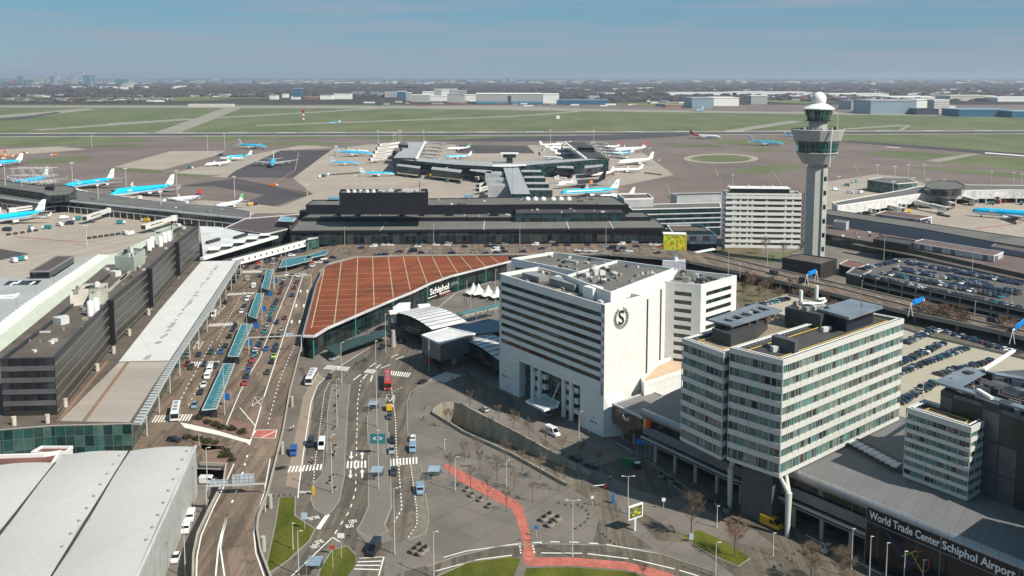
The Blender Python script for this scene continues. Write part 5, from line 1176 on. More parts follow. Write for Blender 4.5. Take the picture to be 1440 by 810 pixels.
# ================================================================ red-roofed plaza hall
zr1=9.5
RP=[(457.5,374),(500,362.5),(560,361.2),(640,360.4),(714,360),(717,367),(676,377),(635,387.5),(607,397),(580,410),(550,422),(520,435),(490,448),(460,461),(442,472.5),(426,472),(445,400)]
P=ccw(pts(RP,zr1));plaza=thing('plaza_hall','large hall with rust-red roof crossed by pale lines and teal columns','station hall',base_of(P))
REDR=mat('red_roofing',(.19,.046,.012),.85,.42,.035,fine=.15,fscale=.9)
mb=MB();mb.sheet([(p.x,p.y,zr1)for p in P]);mb.build('roof',REDR,plaza)
mb=MB()
for(x0,y0),(x1,y1)in[((456,379),(438,461)),((480,368),(470,455)),((503,362.6),(500,442)),((524,362),(526,430)),((546,361.6),(553,418)),((567,361.3),(577,408)),((587,361.1),(601,399.5)),((608,360.9),(622.5,391)),((629,360.7),(644,384.6)),((648,360.6),(664,379.6)),((669,360.5),(683,374.6)),((690,360.4),(702,370))]:
 mb.bar(at(x0,y0,zr1+.04),at(x1,y1,zr1+.04),.45,.12)
mb.build('roof_strip',mat('cream_strip',(.42,.33,.22),.7,.15,.5),plaza)
mb=MB()
for i in range(1,13):
 t=i/13.0;y0=371+t*96;x0=456-t*26
 x1=min(714,442+(472-y0)*2.62)if y0>380 else 700
 mb.bar(at(x0+3,y0,zr1+.03),at(max(x0+6,x1-6),y0-(x1-x0)*.012-2,zr1+.03),.22,.08)
mb.build('roof_seam',mat('pale_seam',(.38,.22,.14),.8),plaza)
mb=MB()
for q in(((500,418),(615,376)),((500,432),(650,382)),((505,405),(590,370))):mb.bar(at(*q[0],zr1+.05),at(*q[1],zr1+.05),.5,.07)
mb.build('roof_cable',mat('dark_seam',(.07,.03,.02),.8),plaza)
ED=[(426,472.6),(442,473.2),(460,462),(490,449),(520,436),(550,423),(580,411),(607,398),(635,388.3),(676,378),(718,367.5)]
mb=MB();L=pts(ED,zr1)
for s,e in zip(L,L[1:]):mb.bar(s,e,.9,.8)
mb.build('eaves',mat('eaves_white',(.55,.55,.54),.5),plaza)
mb=MB();L2=pts([(426,472),(445,400),(457.5,374),(500,362.5)],zr1)
for s,e in zip(L2,L2[1:]):mb.bar(s,e,.7,.7)
mb.build('side_gutter',UNITM[0],plaza)
I=inset(P,1.6);mb=MB();n=len(I)
mb.prism([(p.x,p.y)for p in I],0,zr1-.4);mb.build('glazing',panes('plaza_glazing',3,3,[(.006,.014,.016),(.01,.03,.03),(.006,.01,.012),(.02,.035,.035)],(.03,.05,.05),.15,.1),plaza)
TG=mat('teal_post',(.03,.22,.16),.5)
for x,y in((441,473),(500,446),(601,401),(644,386.5),(683,377),(553,423)):p=at(x,y,zr1-.4);mb=MB();mb.tube((p.x,p.y-.7,0),(p.x,p.y-.7,zr1-.4),.3);mb.build('post',TG,plaza)
s,e=at(602,411,6.2),at(632,399,6.2);xd=(e-s).normalized();nn=Vector((xd.y,-xd.x,0));nn=nn if nn.y<0 else-nn
c0=lerp(at(601,401,zr1),at(644,386.5,zr1),.36)+Vector((0,-.3,0));xd=(at(644,386.5,zr1)-at(601,401,zr1)).normalized();c0.z=5.6
text('lettering','Schiphol',4.2,c0+nn*.5,xd,(0,0,1),TW,plaza,.1,.06,squash=1.25)
mb=MB();mb.bar(c0-xd*10+Vector((0,0,-2.7)),c0-xd*2+Vector((0,0,-2.7)),.2,.35);mb.bar(c0+xd*0+Vector((0,0,-2.5)),c0+xd*10+Vector((0,0,-2.5)),.2,.35);mb.build('white_stripe',WHITE,plaza)
mb=MB();mb.bar(c0+xd*1+Vector((0,-.05,-3.1)),c0+xd*11+Vector((0,-.05,-3.1)),.2,.5);mb.build('red_stripe',mat('red_paint',(.5,.12,.1),.8),plaza)
text('lettering','plaza',2.6,c0+nn*.5+xd*14+Vector((0,0,.6)),xd,(0,0,1),UNITM[0],plaza,.1,.02,squash=1.3)
block('plaza_awning','long dark green awning under the front edge of the red roof','awning',[(456,488),(540,463),(548,469),(470,497)],3.6,3.1,mat('awning_green',(.03,.06,.055),.5),mat('awning_green',(.03,.06,.055),.5),0)
# ================================================================ station canopies
def striped(name,label,px,z,zw,cols=10,m=None,wall=TERMW,along_first=True):
 P4=pts(px,z);root=thing(name,label,'station roof',base_of(P4));a,b,c,d=P4
 N_=14;vs=[]
 for i in range(N_+1):
  for j in range(9):
   s=i/N_;t=j/8;p=lerp(lerp(a,b,s),lerp(d,c,s),t);p=Vector((p.x,p.y,z+1.3*math.sin(math.pi*min(1,t*1.0))*1.0));vs.append(p)
 fs=[(i*9+j,(i+1)*9+j,(i+1)*9+j+1,i*9+j+1)for i in range(N_)for j in range(8)]
 q=(vs[9]-vs[0]).cross(vs[1]-vs[0]);fs=fs if q.z>0 else[f[::-1]for f in fs]
 mb=MB();mb.mesh(vs,fs,0,True);mb.build('roof',m or mat('white_ribbed',(.60,.60,.60),.5),root)
 for k in range(1,cols):
  t=k/cols;mb=MB();zz=z+1.3*math.sin(math.pi*t)+.08;p,q=lerp(a,d,t),lerp(b,c,t);mb.bar(Vector((p.x,p.y,zz)),Vector((q.x,q.y,zz)),.5,.25);mb.build('roof_rib',UNITM[0],root)
 Q=inset(ccw(P4),.6);mb=MB();mb.prism([(p.x,p.y)for p in Q],zw,z-.1);mb.build('glazing',wall,root)
 return root
striped('platform_roof','white ribbed arched roof over the station entrance below the red roof',[(555,439),(604,430),(657,452.5),(608,463.5)],10,4,9)
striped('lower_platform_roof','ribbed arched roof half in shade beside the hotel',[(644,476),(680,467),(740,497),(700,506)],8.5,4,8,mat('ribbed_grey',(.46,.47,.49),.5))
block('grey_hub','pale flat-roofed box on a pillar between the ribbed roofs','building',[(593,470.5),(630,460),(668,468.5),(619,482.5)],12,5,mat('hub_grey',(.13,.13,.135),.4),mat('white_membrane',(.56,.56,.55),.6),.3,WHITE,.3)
block('blue_grey_roof','flat blue-grey roof between the station and the hotel','building',[(630,461),(660,453),(690,448),(720,452),(735,462),(672,468.5)],10,0,TERMW,mat('blue_grey_roofing',(.12,.16,.22),.7),.3,UNITM[0],.3)
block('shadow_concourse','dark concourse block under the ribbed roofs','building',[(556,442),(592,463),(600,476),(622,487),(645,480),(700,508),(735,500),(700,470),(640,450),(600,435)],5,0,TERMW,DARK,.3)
for x,y,s in((553,488,1.2),(639,512,1.3),(548,470,1)):p=at(x,y,0);mb=MB();mb.tube(p,p+Vector((0,0,7)),s*.9,s*.7,12);tag(mb.build('concrete_pillar',CONC,loc=p),{553:'thick concrete pillar below the white ribbed roof',639:'thick concrete pillar by the red-lit bay under the grey hub',548:'slim concrete pillar near the red roof edge'}[x],'pillar')
block('white_roof_cube','small white roof box between the red roof and ribbed roof','building',[(553,432),(575,430),(577,425),(562,426)],12,5,WHITE,WHITE,.2)
for i,(x0,x1)in enumerate(((547,563),(588,604))):
 y=439.5-i*8.5;r=thing('round_roof_end',['white rounded roof end at the left of the ribbed station roof','white rounded roof end at the top of the ribbed station roof'][i],'roof piece',at(x0,y,9));mb=MB();mb.bar(at(x0,y,10.6),at(x1,y-1.5,10.6),2.2,1.4);mb.build('cap',WHITE,r)
br=thing('teal_walkway','teal-roofed covered walkway crossing the plaza toward the hotel','walkway',at(675,440,0));mb=MB();mb.bar(at(647,441.5,5.5),at(702,428.5,5.5),4.5,.35);mb.build('roof',mat('teal_roof',(.08,.17,.17),.4),br)
for t in(.1,.4,.7):p=lerp(at(647,441.5,5.5),at(702,428.5,5.5),t);mb=MB();mb.tube((p.x,p.y,0),(p.x,p.y,5.4),.2);mb.build('post',STEEL,br)
for i,(x,y)in enumerate(((665.7,410),(673,411),(686.5,413),(699,415))):
 g0=at(x,y,3);mb=MB();r_=4.6;n=8;vs=[]
 for j,(rd,z)in enumerate(((1,0),(.55,.9),(.22,2.6),(.04,4.4))):
  for k in range(n):t=2*math.pi*(k+.5)/n;q=rd*(r_*(1.12 if k%2 else.9));vs.append(g0+Vector((q*math.cos(t),q*math.sin(t),z-(.5 if(k%2 and j==0)else 0))))
 fs=[(j*n+k,j*n+(k+1)%n,(j+1)*n+(k+1)%n,(j+1)*n+k)for j in range(3)for k in range(n)]
 t=thing('white_tent','%s white pointed tent from the left on the plaza by the hotel'%ordw(i),'tent',at(x,y,0),'pointed tents on the plaza');mb.mesh(vs,fs,0,False);mb.build('tent_roof',plain('tent_cloth',(.75,.73,.68),.8),t)
 mb=MB();mb.tube(at(x,y,0),at(x,y,0)+Vector((0,0,7.2)),.12);mb.build('tent_pole',DARK,t)
block('plaza_terrace','raised paved plaza terrace with low walls beyond the station roofs','terrace',[(612,436),(650,443),(700,430),(716,404),(690,396),(640,412)],1.2,0,CONC,PAVE,.2)
# ================================================================ central pier
pier=thing('central_pier','Y-shaped pier with pale roofs and teal glass arms behind the black terminal','pier',at(715,250,0))
def pb(px,z,z0,wall,roof,nm='wing',par=.3,parm=None):
 P=ccw(pts(px,z));mb=MB();mb.prism([(p.x,p.y)for p in P],z0,z,0);mb.build(nm+'_wall',wall,pier);mb=MB();mb.sheet([(p.x,p.y,z+.06)for p in P]);mb.build(nm+'_roof',roof,pier);return P
SR=seams('pier_roof',(.33,.34,.335),(.24,.25,.25),20,.6,0,.8,.1,.02)
pb([(707,233),(728,233),(746,273),(719,273)],14,0,TEALD,SR,'stem')
pb([(553,222.5),(557,224),(640,231.5),(708,235),(722,235),(740,232.5),(800,227.5),(842,224),(856,224),(845,221.5),(800,224),(740,227),(700,228),(640,225.5),(590,221.5)],15,0,TEALD,SR,'arm')
pb([(553,222),(572,199.5),(598,199.5),(586,222.5)],17,0,TEALD,SR,'west')
pb([(793,199.5),(822,200),(856,224),(826,223)],15,0,TEALD,ROOFDK,'east')
mb=MB();mb.bar(at(586,223,17.6),at(598,199,17.6),2.5,1.4);mb.bar(at(794,199.5,15.8),at(824,223,15.8),2.5,1.2);mb.build('white_rim',WHITE,pier)
pb([(813,207),(836,208),(832,204.5),(816,204)],21,15,DGLASS,ROOFDK,'lounge');pb([(560,203),(574,204),(574,201),(563,200.5)],21,0,DGLASS,ROOFGR,'gatehouse');pb([(552,212),(563,213),(567,209),(556,208)],17,0,DGLASS,ROOFGR,'gatehouse')
for q in([(557,233),(590,237),(592,234),(560,230.5)],[(606,238),(648,243),(650,239),(608,234.5)],[(660,240),(690,244),(692,240),(662,237)],[(783,236),(807,237),(806,233.5),(784,233)],[(822,237),(848,234),(848,231),(822,233)]):
 pb(q,11,4,TERMW,SR,'gate')
for i in range(4):
 y=242+i*8.5;pb([(733+i*3,y),(762+i*5,y),(760+i*5,y-3),(734+i*3,y-3)],13-i,3,TEALD,SR,'side_gate')
 if i<3:pb([(682+i*2,y+3),(708+i*4,y+3),(708+i*4,y-1),(684+i*2,y-1)],11,0,mat('pier_panel',(.36,.37,.38),.6),SR,'service')
mb=MB();mb.box(at(716.5,229,15),(7,7,9));mb.build('watch_room_stem',DGLASS,pier)
mb=MB();mb.box(at(716.5,229,15)+Vector((0,0,6)),(14,9,4));mb.build('watch_room',DGLASS,pier)
mb=MB();mb.box(at(716.5,229,15)+Vector((0,0,10.1)),(20,12,1.0));mb.build('watch_room_roof',WHITE,pier)
mb=MB();mb.bar(at(692,233,16),at(740,232,16),3,1.6);mb.build('crosspiece',WHITE,pier)
# ================================================================ vehicles
CARCOL={'black':(.012,.012,.014),'dark grey':(.05,.052,.056),'navy':(.014,.022,.06),'silver':(.36,.37,.38),'white':(.72,.72,.71),'red':(.42,.02,.02),'dark red':(.13,.02,.02),'blue':(.02,.08,.28),'teal':(.02,.20,.21),'dark green':(.015,.05,.03),'green':(.02,.20,.08),'yellow':(.60,.38,.01),'orange':(.65,.16,.02),'beige':(.33,.29,.22),'light blue':(.25,.36,.45),'lime':(.35,.50,.06),'grey':(.17,.175,.18)}
def paintm(c):return plain('paint_'+c.replace(' ','_'),CARCOL[c],.3,.25 if c in('silver','grey','dark grey','light blue')else 0,.5,.6)
GL=plain('car_glass',(.012,.015,.018),.05,0,.7);TY=plain('tyre',(.012,.012,.012),.85);RIM=plain('rim',(.35,.35,.36),.35,.7)
HL=plain('headlight',(.7,.72,.72),.2);TLT=plain('tail_light',(.4,.02,.01),.3)
def loft(mb,secs,m=0,cap=True,smooth=False):
 """secs: list of loops (same count)"""
 n=len(secs[0]);vs=[p for s in secs for p in s]
 fs=[(j*n+k,j*n+(k+1)%n,(j+1)*n+(k+1)%n,(j+1)*n+k)for j in range(len(secs)-1)for k in range(n)]
 if cap:fs+=[tuple(range(n-1,-1,-1)),tuple(range((len(secs)-1)*n,len(secs)*n))]
 mb.mesh(vs,fs,m,smooth)
def carsec(x,zb_,zs,w,wt,zt):
 return[(x,-w,zb_),(x,-w,zs),(x,-wt,zt),(x,wt,zt),(x,w,zs),(x,w,zb_)][::-1]
def car_meshes(kind,mb_body,mb_glass,mi=(0,0)):
 if kind=='hatch':L,Wd,H_=4.1,1.74,1.48;prof=[(-2.05,.35,.75,.80,.74,.85),(-1.95,.25,.9,.86,.78,.98),(-1.2,.2,.9,.87,.80,.98),(.9,.2,.9,.87,.80,.97),(1.55,.2,.84,.86,.76,.90),(2.0,.3,.7,.76,.62,.74)];cab=[(-1.98,.97),(-1.55,1.44),(.1,H_),(.95,.96)]
 elif kind=='sedan':L,Wd,H_=4.6,1.8,1.44;prof=[(-2.3,.38,.8,.80,.74,.88),(-2.15,.25,.9,.87,.78,.98),(-1.4,.2,.9,.9,.80,.98),(.9,.2,.9,.9,.80,.96),(1.8,.2,.8,.88,.76,.86),(2.28,.3,.66,.78,.62,.70)];cab=[(-1.75,.97),(-.95,1.38),(.0,H_),(.98,.95)]
 elif kind=='estate':L,Wd,H_=4.6,1.82,1.55;prof=[(-2.3,.36,.85,.82,.76,.9),(-2.15,.25,.95,.89,.8,1.0),(-1.4,.2,.95,.9,.82,1.0),(1.0,.2,.92,.9,.82,.98),(1.8,.2,.82,.88,.78,.9),(2.28,.3,.68,.78,.64,.72)];cab=[(-2.2,.99),(-1.9,1.48),(.1,H_),(1.1,.97)]
 secs=[[(x,y,z)for x,y,z in carsec(p[0],p[1],p[2],p[3],p[4],p[5])]for p in prof]
 loft(mb_body,secs,mi[0])
 w0,w1=.78,.60
 a,b,c,d=cab
 V=[(a[0],-w0,a[1]),(a[0],w0,a[1]),(b[0],-w1,b[1]-.04),(b[0],w1,b[1]-.04),(c[0],-w1,c[1]-.04),(c[0],w1,c[1]-.04),(d[0],-w0,d[1]),(d[0],w0,d[1])]
 mb_glass.mesh(V,[(0,2,3,1),(2,4,5,3),(4,6,7,5),(0,6,4,2),(1,3,5,7)],mi[1])
 V2=[(b[0]-.02,-w1-.02,b[1]-.02),(b[0]-.02,w1+.02,b[1]-.02),(c[0]+.02,w1+.02,c[1]-.02),(c[0]+.02,-w1-.02,c[1]-.02),(b[0]+.1,-w1+.1,b[1]+.03),(b[0]+.1,w1-.1,b[1]+.03),(c[0]-.1,w1-.1,c[1]+.03),(c[0]-.1,-w1+.1,c[1]+.03)]
 mb_body.mesh(V2,[(0,1,5,4),(1,2,6,5),(2,3,7,6),(3,0,4,7),(4,5,6,7)],mi[0])
 return L
def van_meshes(mb,gl,L=5.2,Wd=1.95,H_=2.1,mi=(0,0)):
 h=L/2;w=Wd/2
 prof=[(-h,.35,H_*.95,w*.96,w*.86,H_),(-h+.3,.28,H_*.97,w,w*.9,H_+.02),(h-1.9,.28,H_*.97,w,w*.88,H_),(h-1.0,.28,1.15,w,w*.9,1.22),(h-.15,.3,.95,w*.96,w*.85,1.02),(h,.35,.7,w*.85,w*.75,.8)]
 loft(mb,[[q for q in carsec(*p)]for p in prof],mi[0])
 s=.03;zt=H_-.12;x0,x1=h-1.86,h-.98
 gl.mesh([(x0+.04,-w*.82,zt),(x0+.04,w*.82,zt),(x1+.03,w*.86,1.27),(x1+.03,-w*.86,1.27)],[(0,3,2,1),(0,1,2,3)],mi[1])
 for sg in(-1,1):
  y=sg*(w+s);gl.mesh([(x0-1.0,y,H_-.2),(x0+.05,y*.97,H_-.25),(x1-.05,y,1.25),(x0-1.0,y,1.25)],[(0,1,2,3),(3,2,1,0)],mi[1])
def wheels(mb,xs,y,r=.33,m=0):
 for x in xs:
  for sg in(-1,1):mb.tube((x,sg*(y-.2),r),(x,sg*y,r),r,r,10,m)
def build_vehicle(name,kind,col,simple=False):
 """returns a hidden-from-nothing prototype root with parts (or one mesh when simple)"""
 pm=paintm(col)
 wb={'hatch':(-1.3,1.3),'sedan':(-1.4,1.4),'estate':(-1.4,1.45),'van':(-1.6,1.6),'minibus':(-1.9,1.9)}[kind]
 if simple:
  mb=MB()
  if kind in('van','minibus'):van_meshes(mb,mb,5.0 if kind=='van' else 5.9,1.95,2.0 if kind=='van' else 2.5,(0,1))
  else:car_meshes(kind,mb,mb,(0,1))
  wheels(mb,wb,.88,.32,2)
  return mb
 r=bpy.data.objects.new(name,None);COL.objects.link(r);r.empty_display_size=.3
 b,g=MB(),MB()
 if kind in('van','minibus'):
  L=5.0 if kind=='van' else 5.9;van_meshes(b,g,L,1.95,2.0 if kind=='van' else 2.5)
 else:L=car_meshes(kind,b,g)
 b.build('body',pm,r);g.build('windows',GL,r)
 for x in wb:
  for sg in(-1,1):
   w=MB();w.tube((x,sg*.68,.33),(x,sg*.9,.33),.33,n=12);wo_=w.build('wheel',TY,r);w=MB();w.tube((x,sg*.89,.33),(x,sg*.915,.33),.19,n=10);w.build('rim',RIM,wo_)
 for sg in(-1,1):
  w=MB();w.box((L/2-.13,sg*.6,.58),(.16,.3,.14));w.build('headlight',HL,r);w=MB();w.box((-L/2+.06,sg*.66,.72),(.14,.22,.16));w.build('tail_light',TLT,r)
 return r
PROTO={};SIMPLE={}
CARS=[]
def hd(p,q,z):a,b=at(*p,z),at(*q,z);return math.atan2((b-a).y,(b-a).x)
def addcar(px,py,z,h,col,kind,label,group):p=at(px,py,z);CARS.append((p.x,p.y,z+.02,h,col,kind,label,group))
def axis(px,py):
 return hd((px,py-6),(px-6*.52-(py-480)*.004,py),DZ)
DIRL=hd((345,400),(262,560),DZ)
DIRR=hd((418,400),(362,620),DZ)
cc={'w':'white','k':'black','n':'navy','r':'red','d':'dark red','t':'teal','s':'silver','g':'dark green','b':'blue','y':'yellow','G':'dark grey','l':'light blue','L':'lime','e':'beige','o':'orange'}
def nm(c):return cc[c]
left1=[(900,192,'w'),(918,207,'d'),(985,163,'k'),(1040,155,'w'),(1097,142,'n'),(1085,163,'n'),(1180,118,'n'),(1245,103,'g'),(1275,108,'G'),(866,245,'n'),(848,285,'g'),(828,318,'k'),(800,368,'d'),(757,483,'k'),(1005,207,'b'),(1060,217,'s'),(940,428,'w'),(925,455,'w'),(905,507,'n'),(885,552,'w'),(835,660,'k'),(818,692,'n'),(790,747,'k'),(1150,152,'n'),(1135,175,'s'),(1200,165,'g')]
for i,(x,y)in enumerate([(3,405),(20,400),(45,392),(70,402),(95,410),(120,395),(150,400),(30,425),(60,430),(80,418),(110,425),(5,440),(140,385),(175,392),(200,400),(230,372),(260,380),(210,385),(190,455),(235,440),(340,425),(380,420),(250,460)]):
 addcar(360+x/4,260+y/4,DZ,.55+(i%2)*.1,'nkwsdGnbkwsr'[i%12]and{'n':'navy','k':'black','w':'white','s':'silver','d':'dark red','G':'dark grey','b':'blue','r':'red'}['nkwsdGnbkwsr'[i%12]],['sedan','hatch','estate'][i%3],None,'cars at the bend of the forecourt')
WHERE_L='on the forecourt left of the teal shelters'
for i,(x,y,c)in enumerate(left1):
 p=A((x,y))[0];addcar(p[0],p[1],DZ,DIRL+random.uniform(-.05,.05)+(0 if y>230 else-.35),nm(c),['sedan','hatch','estate'][i%3],None,'cars on the left lanes of the forecourt')
p=A((932,300))[0];addcar(p[0],p[1],DZ,DIRL,'silver','van','silver-green van between the pale terminal and the third teal shelter','vans on the forecourt')
p=A((980,355))[0];addcar(p[0],p[1],DZ,DIRL,'white','van','white van just above the second zebra crossing beside a teal shelter','vans on the forecourt')
p=A((1028,272))[0];addcar(p[0],p[1],DZ,DIRL,'yellow','hatch','yellow car beside the topmost straight teal shelter','cars on the left lanes of the forecourt')
p=A((670,580))[0];addcar(p[0],p[1],DZ,DIRL,'white','minibus','large white van beside the yellow box marking near the slatted canopy','vans on the forecourt')
left2=[(470,122,'s'),(552,112,'n'),(645,92,'g'),(722,92,'b'),(760,45,'k'),(492,212,'g'),(463,187,'d'),(595,187,'n'),(678,202,'g'),(590,352,'w'),(565,407,'k'),(520,512,'l'),(360,778,'k')]
for i,(x,y,c)in enumerate(left2):
 p=Bq((x,y))[0];addcar(p[0],p[1],DZ,DIRL+random.uniform(-.06,.06)+(1.1 if y>700 else 0),nm(c),['hatch','sedan','estate'][i%3],None,'cars on the left lanes of the forecourt')
for i,(x,y)in enumerate(((637,235),(620,285))):p=Bq((x,y))[0];addcar(p[0],p[1],DZ,DIRL,'white','van',['white van, rear one of two nose to tail left of the lowest shelter','white van, front one of two nose to tail left of the lowest shelter'][i],'vans on the forecourt')
queue=[A(q)[0]+(c,)for q,c in(((1235,262),'w'),((1215,300),'s'),((1200,332),'k'),((1195,370),'d'),((1182,408),'d'),((1157,465),'n'),((1140,500),'k'),((1130,530),'t'),((1112,575),'t'),((1105,615),'n'),((1085,660),'s'),((1066,708),'t'),((1050,760),'n'))]
queue+=[Bq(q)[0]+(c,)for q,c in(((1025,35),'n'),((990,82),'w'),((985,112),'t'),((965,155),'r'),((955,192),'d'),((940,238),'b'),((925,282),'n'),((907,337),'r'))]
for i,(x,y,c)in enumerate(queue):addcar(x,y,DZ,DIRR+(-.12 if y<440 else.0),nm(c),['hatch','sedan','hatch','estate'][i%4],None,'queue of cars along the teal shelters')
lane=[A(q)[0]+(c,)for q,c in(((1315,322),'d'),((1298,366),'d'),((1280,425),'n'),((1222,602),'d'),((1160,635),'n'),((1195,692),'s'),((1120,747),'k'),((1170,747),'k'),((1330,272),'w'),((1390,207),'n'),((1363,182),'d'),((1312,197),'G'),((1420,162),'r'),((1438,192),'w'),((1270,272),'k'))]
lane+=[Bq(q)[0]+(c,)for q,c in(((1075,67),'b'),((1155,45),'n'),((1145,78),'n'),((1135,125),'L'),((1122,168),'k'),((1085,252),'G'))]
for i,(x,y,c)in enumerate(lane):addcar(x,y,DZ,(DIRR if y>400 else hd((440,375),(405,395),DZ)),nm(c),['sedan','estate','hatch'][i%3],None,'cars in the right lanes of the forecourt')
D6=lambda x,y:(360+x/4,260+y/4);D7=lambda x,y:(720+x/4,260+y/4)
fr=[D6(590,358)+('n',),D6(840,348)+('s',),D6(910,350)+('w',),D6(805,380)+('n',),D6(990,381)+('s',),D6(1085,331)+('s',),D6(1100,387)+('k',),D6(1175,351)+('d',),D6(1305,349)+('G',),D6(1290,389)+('k',),D6(1400,379)+('t',),D6(1400,339)+('s',),D6(1255,331)+('G',),D6(1225,381)+('s',),D6(725,397)+('G',),D6(685,399)+('n',),D6(433,413)+('g',),D6(403,441)+('G',),D6(350,440)+('w',),D7(225,326)+('s',),D7(245,343)+('n',),D7(310,343)+('G',),D7(425,341)+('b',),D7(368,373)+('w',),D7(432,388)+('k',),D7(492,389)+('s',),D7(690,326)+('s',),D7(60,379)+('G',),D7(785,340)+('w',),D7(640,388)+('s',),D7(165,362)+('k',)]
rq=random.Random(77)
fr+=[(rq.uniform(470,950),rq.choice((345.5,347.5,350,354,356.5)),rq.choice('wwskndGwsbr'))for _ in range(46)]
fr=[f for i,f in enumerate(fr)if all(abs(f[0]-g[0])>7 or abs(f[1]-g[1])>1.6 for g in fr[:i])]
fr=[f for f in fr if all(abs(f[0]-x)>9 or abs(f[1]-y)>2 for x,y in(D6(660,351),D6(880,379),D6(1345,371),D7(130,341),D7(560,363),D7(615,339)))]
for i,(x,y,c)in enumerate(fr):addcar(x,y,DZ,(0 if i%3 else math.pi)+random.uniform(-.06,.06),nm(c),['sedan','hatch','estate'][i%3],None,'cars passing the front of the black terminal')
for(x,y),c,k,l in((D6(660,351),'white','van','white van parked at the left part of the black terminal front'),(D6(880,379),'orange','minibus','bright orange van in front of the black terminal'),(D6(1345,371),'white','minibus','white minibus before the black terminal near the red roof tip'),(D7(130,341),'white','van','white van before the black terminal, above the hotel rear roof'),(D7(560,363),'blue','minibus','bright blue van behind the hotel roof'),(D7(615,339),'white','van','small white van before the right part of the black terminal'),(D6(423,343),'yellow','van','yellow van near the glass end of the porthole footbridge'),(D6(305,439),'red','van','red van at the bend of the curving teal shelter')):
 addcar(x,y,DZ,math.pi if x>450 else.6,c,k,l,'vans before the black terminal')
def street(px,py,h2,col,kind,label):addcar(px,py,.12,hd((px,py),h2,.12),col,kind,label,'vehicles on the streets before the hotel')
street(470.5,505.5,(462,510),'silver','minibus','silver minibus at the zebra crossing beside the red-roofed hall')
street(537,490,(530,494),'black','estate','black car at the bend below the red roof');street(463.5,531,(462,536),'black','sedan','dark car below the first zebra, right of the white coach')
street(547.5,588,(547,594),'dark grey','hatch','dark car right behind the small yellow vehicle');street(594.5,538.5,(600,536),'black','sedan','black car turning toward the striped entrance beside the hotel')
street(437,626,(436,631),'black','van','black van left of the white van on the first carriageway');street(452.5,629,(451.5,634),'white','minibus','white van right of the black van on the first carriageway');street(413,638,(412,643),'blue','van','bright blue van on the tan bus lane')
street(551.5,621,(551,626),'black','estate','black car left of the dotted line, above the right zebra');street(551,636,(550.5,641),'silver','estate','silver estate car stopped just before the right zebra');street(580.5,618,(581,613),'white','estate','white car with red lights in the right lane above the zebra');street(580.5,633.5,(580,639),'light blue','van','pale blue and white van at the right end of the zebra');street(554,666,(553.5,671),'dark grey','estate','dark estate car just below the right zebra');street(590.5,692,(591,697),'light blue','van','pale blue van on the cobbled lane')
street(526,776,(519,787),'black','minibus','long black van at the give-way lines, bottom of the photo')
street(681,578,(676,575),'silver','hatch','silver car parked at the sunlit curved ramp wall');street(777,611,(784,614.5),'white','minibus','white minibus in front of the hotel entrance side');street(809,646,(803,643),'black','sedan','black car parked by the ramp wall, left of the navy one');street(830.5,656.5,(824,654),'navy','sedan','navy car parked at the lower end of the ramp wall')
street(768,584,(762,580),'silver','sedan','silver car under the hotel porch canopy');street(1163,775,(1157,780),'silver','hatch','silver hatchback on the shaded street by the black sign wall');street(1085,740.5,(1095,745),'yellow','minibus','yellow delivery van beside the splayed white leg')
street(268,730,(266,736),'white','van','white van beside the arched hall wall, upper of three');street(262,746,(260,752),'white','van','white van beside the arched hall wall, middle of three');street(247,788,(245,793),'white','hatch','white car with black roof beside the arched hall wall');street(294,679,(301,679),'white','van','white van half under the elevated road')
street(565,482,(560,486),'black','sedan','black taxi in the shade under the station roofs');street(556,480,(551,484),'dark grey','estate','dark grey taxi in the shade by the red roof edge');street(510,463,(505,466),'dark grey','van','dark van under the green awning end')
addcar(1089,386.5,DZ,hd((1079,383),(1099,388),DZ),'navy','minibus','dark blue van on the flyover, left of the blue gantry','vehicles on the flyover');addcar(1131,397,DZ,hd((1120,395),(1140,400),DZ),'navy','minibus','dark van under the left blue gantry on the flyover','vehicles on the flyover')
addcar(1332,443,DZ,hd((1320,440),(1340,445),DZ),'silver','sedan','silver car on the flyover right of the blue gantry','vehicles on the flyover');addcar(1398,455,DZ,hd((1380,452),(1400,456),DZ),'navy','minibus','dark blue van on the flyover near the right edge','vehicles on the flyover')
PAL=['navy']*5+['black']*9+['dark grey']*5+['silver']*3+['grey']*3+['white']*2+['teal']*1+['dark green']*2+['light blue']+['dark red']
def row(p0,p1,z,rowname,where,turn=math.pi/2,step=2.55,occ=.93,seed=0,off=0.0,group=None):
 r=random.Random(seed);a,b=at(*p0,z),at(*p1,z);d=(b-a);L=d.length;d.normalize();n=int(L/step);k=0;nn=Vector((-d.y,d.x,0))
 for i in range(n):
  if r.random()>occ:continue
  p=a+d*(i+.5)*step+nn*(off+r.uniform(-.2,.2));c=r.choice(PAL);kd=r.choice(['hatch','sedan','estate','hatch'])
  CARS.append((p.x,p.y,z+.02,math.atan2(d.y,d.x)+turn+(math.pi if r.random()<.3 else 0)+r.uniform(-.03,.03),c,kd,'%s car, %s from left, %s row %s'%(c,ordw(k),rowname,where),group or 'cars parked '+where));k+=1
K8=lambda x,y:(1140+x/4.8,320+y/4.8)
WG='on the multistorey roof deck'
row(K8(350,332),K8(1430,552),10.5,'front',WG,seed=1,occ=.97,off=1.5)
row(K8(470,300),K8(1350,470),10.5,'second',WG,seed=2);row(K8(490,318),K8(1330,488),10.5,'third',WG,seed=3)if 0 else row(K8(480,312),K8(1330,484),10.5,'third',WG,seed=3)
row(K8(570,272),K8(1240,392),10.5,'fourth',WG,seed=4);row(K8(560,283),K8(1250,408),10.5,'fifth',WG,seed=5)
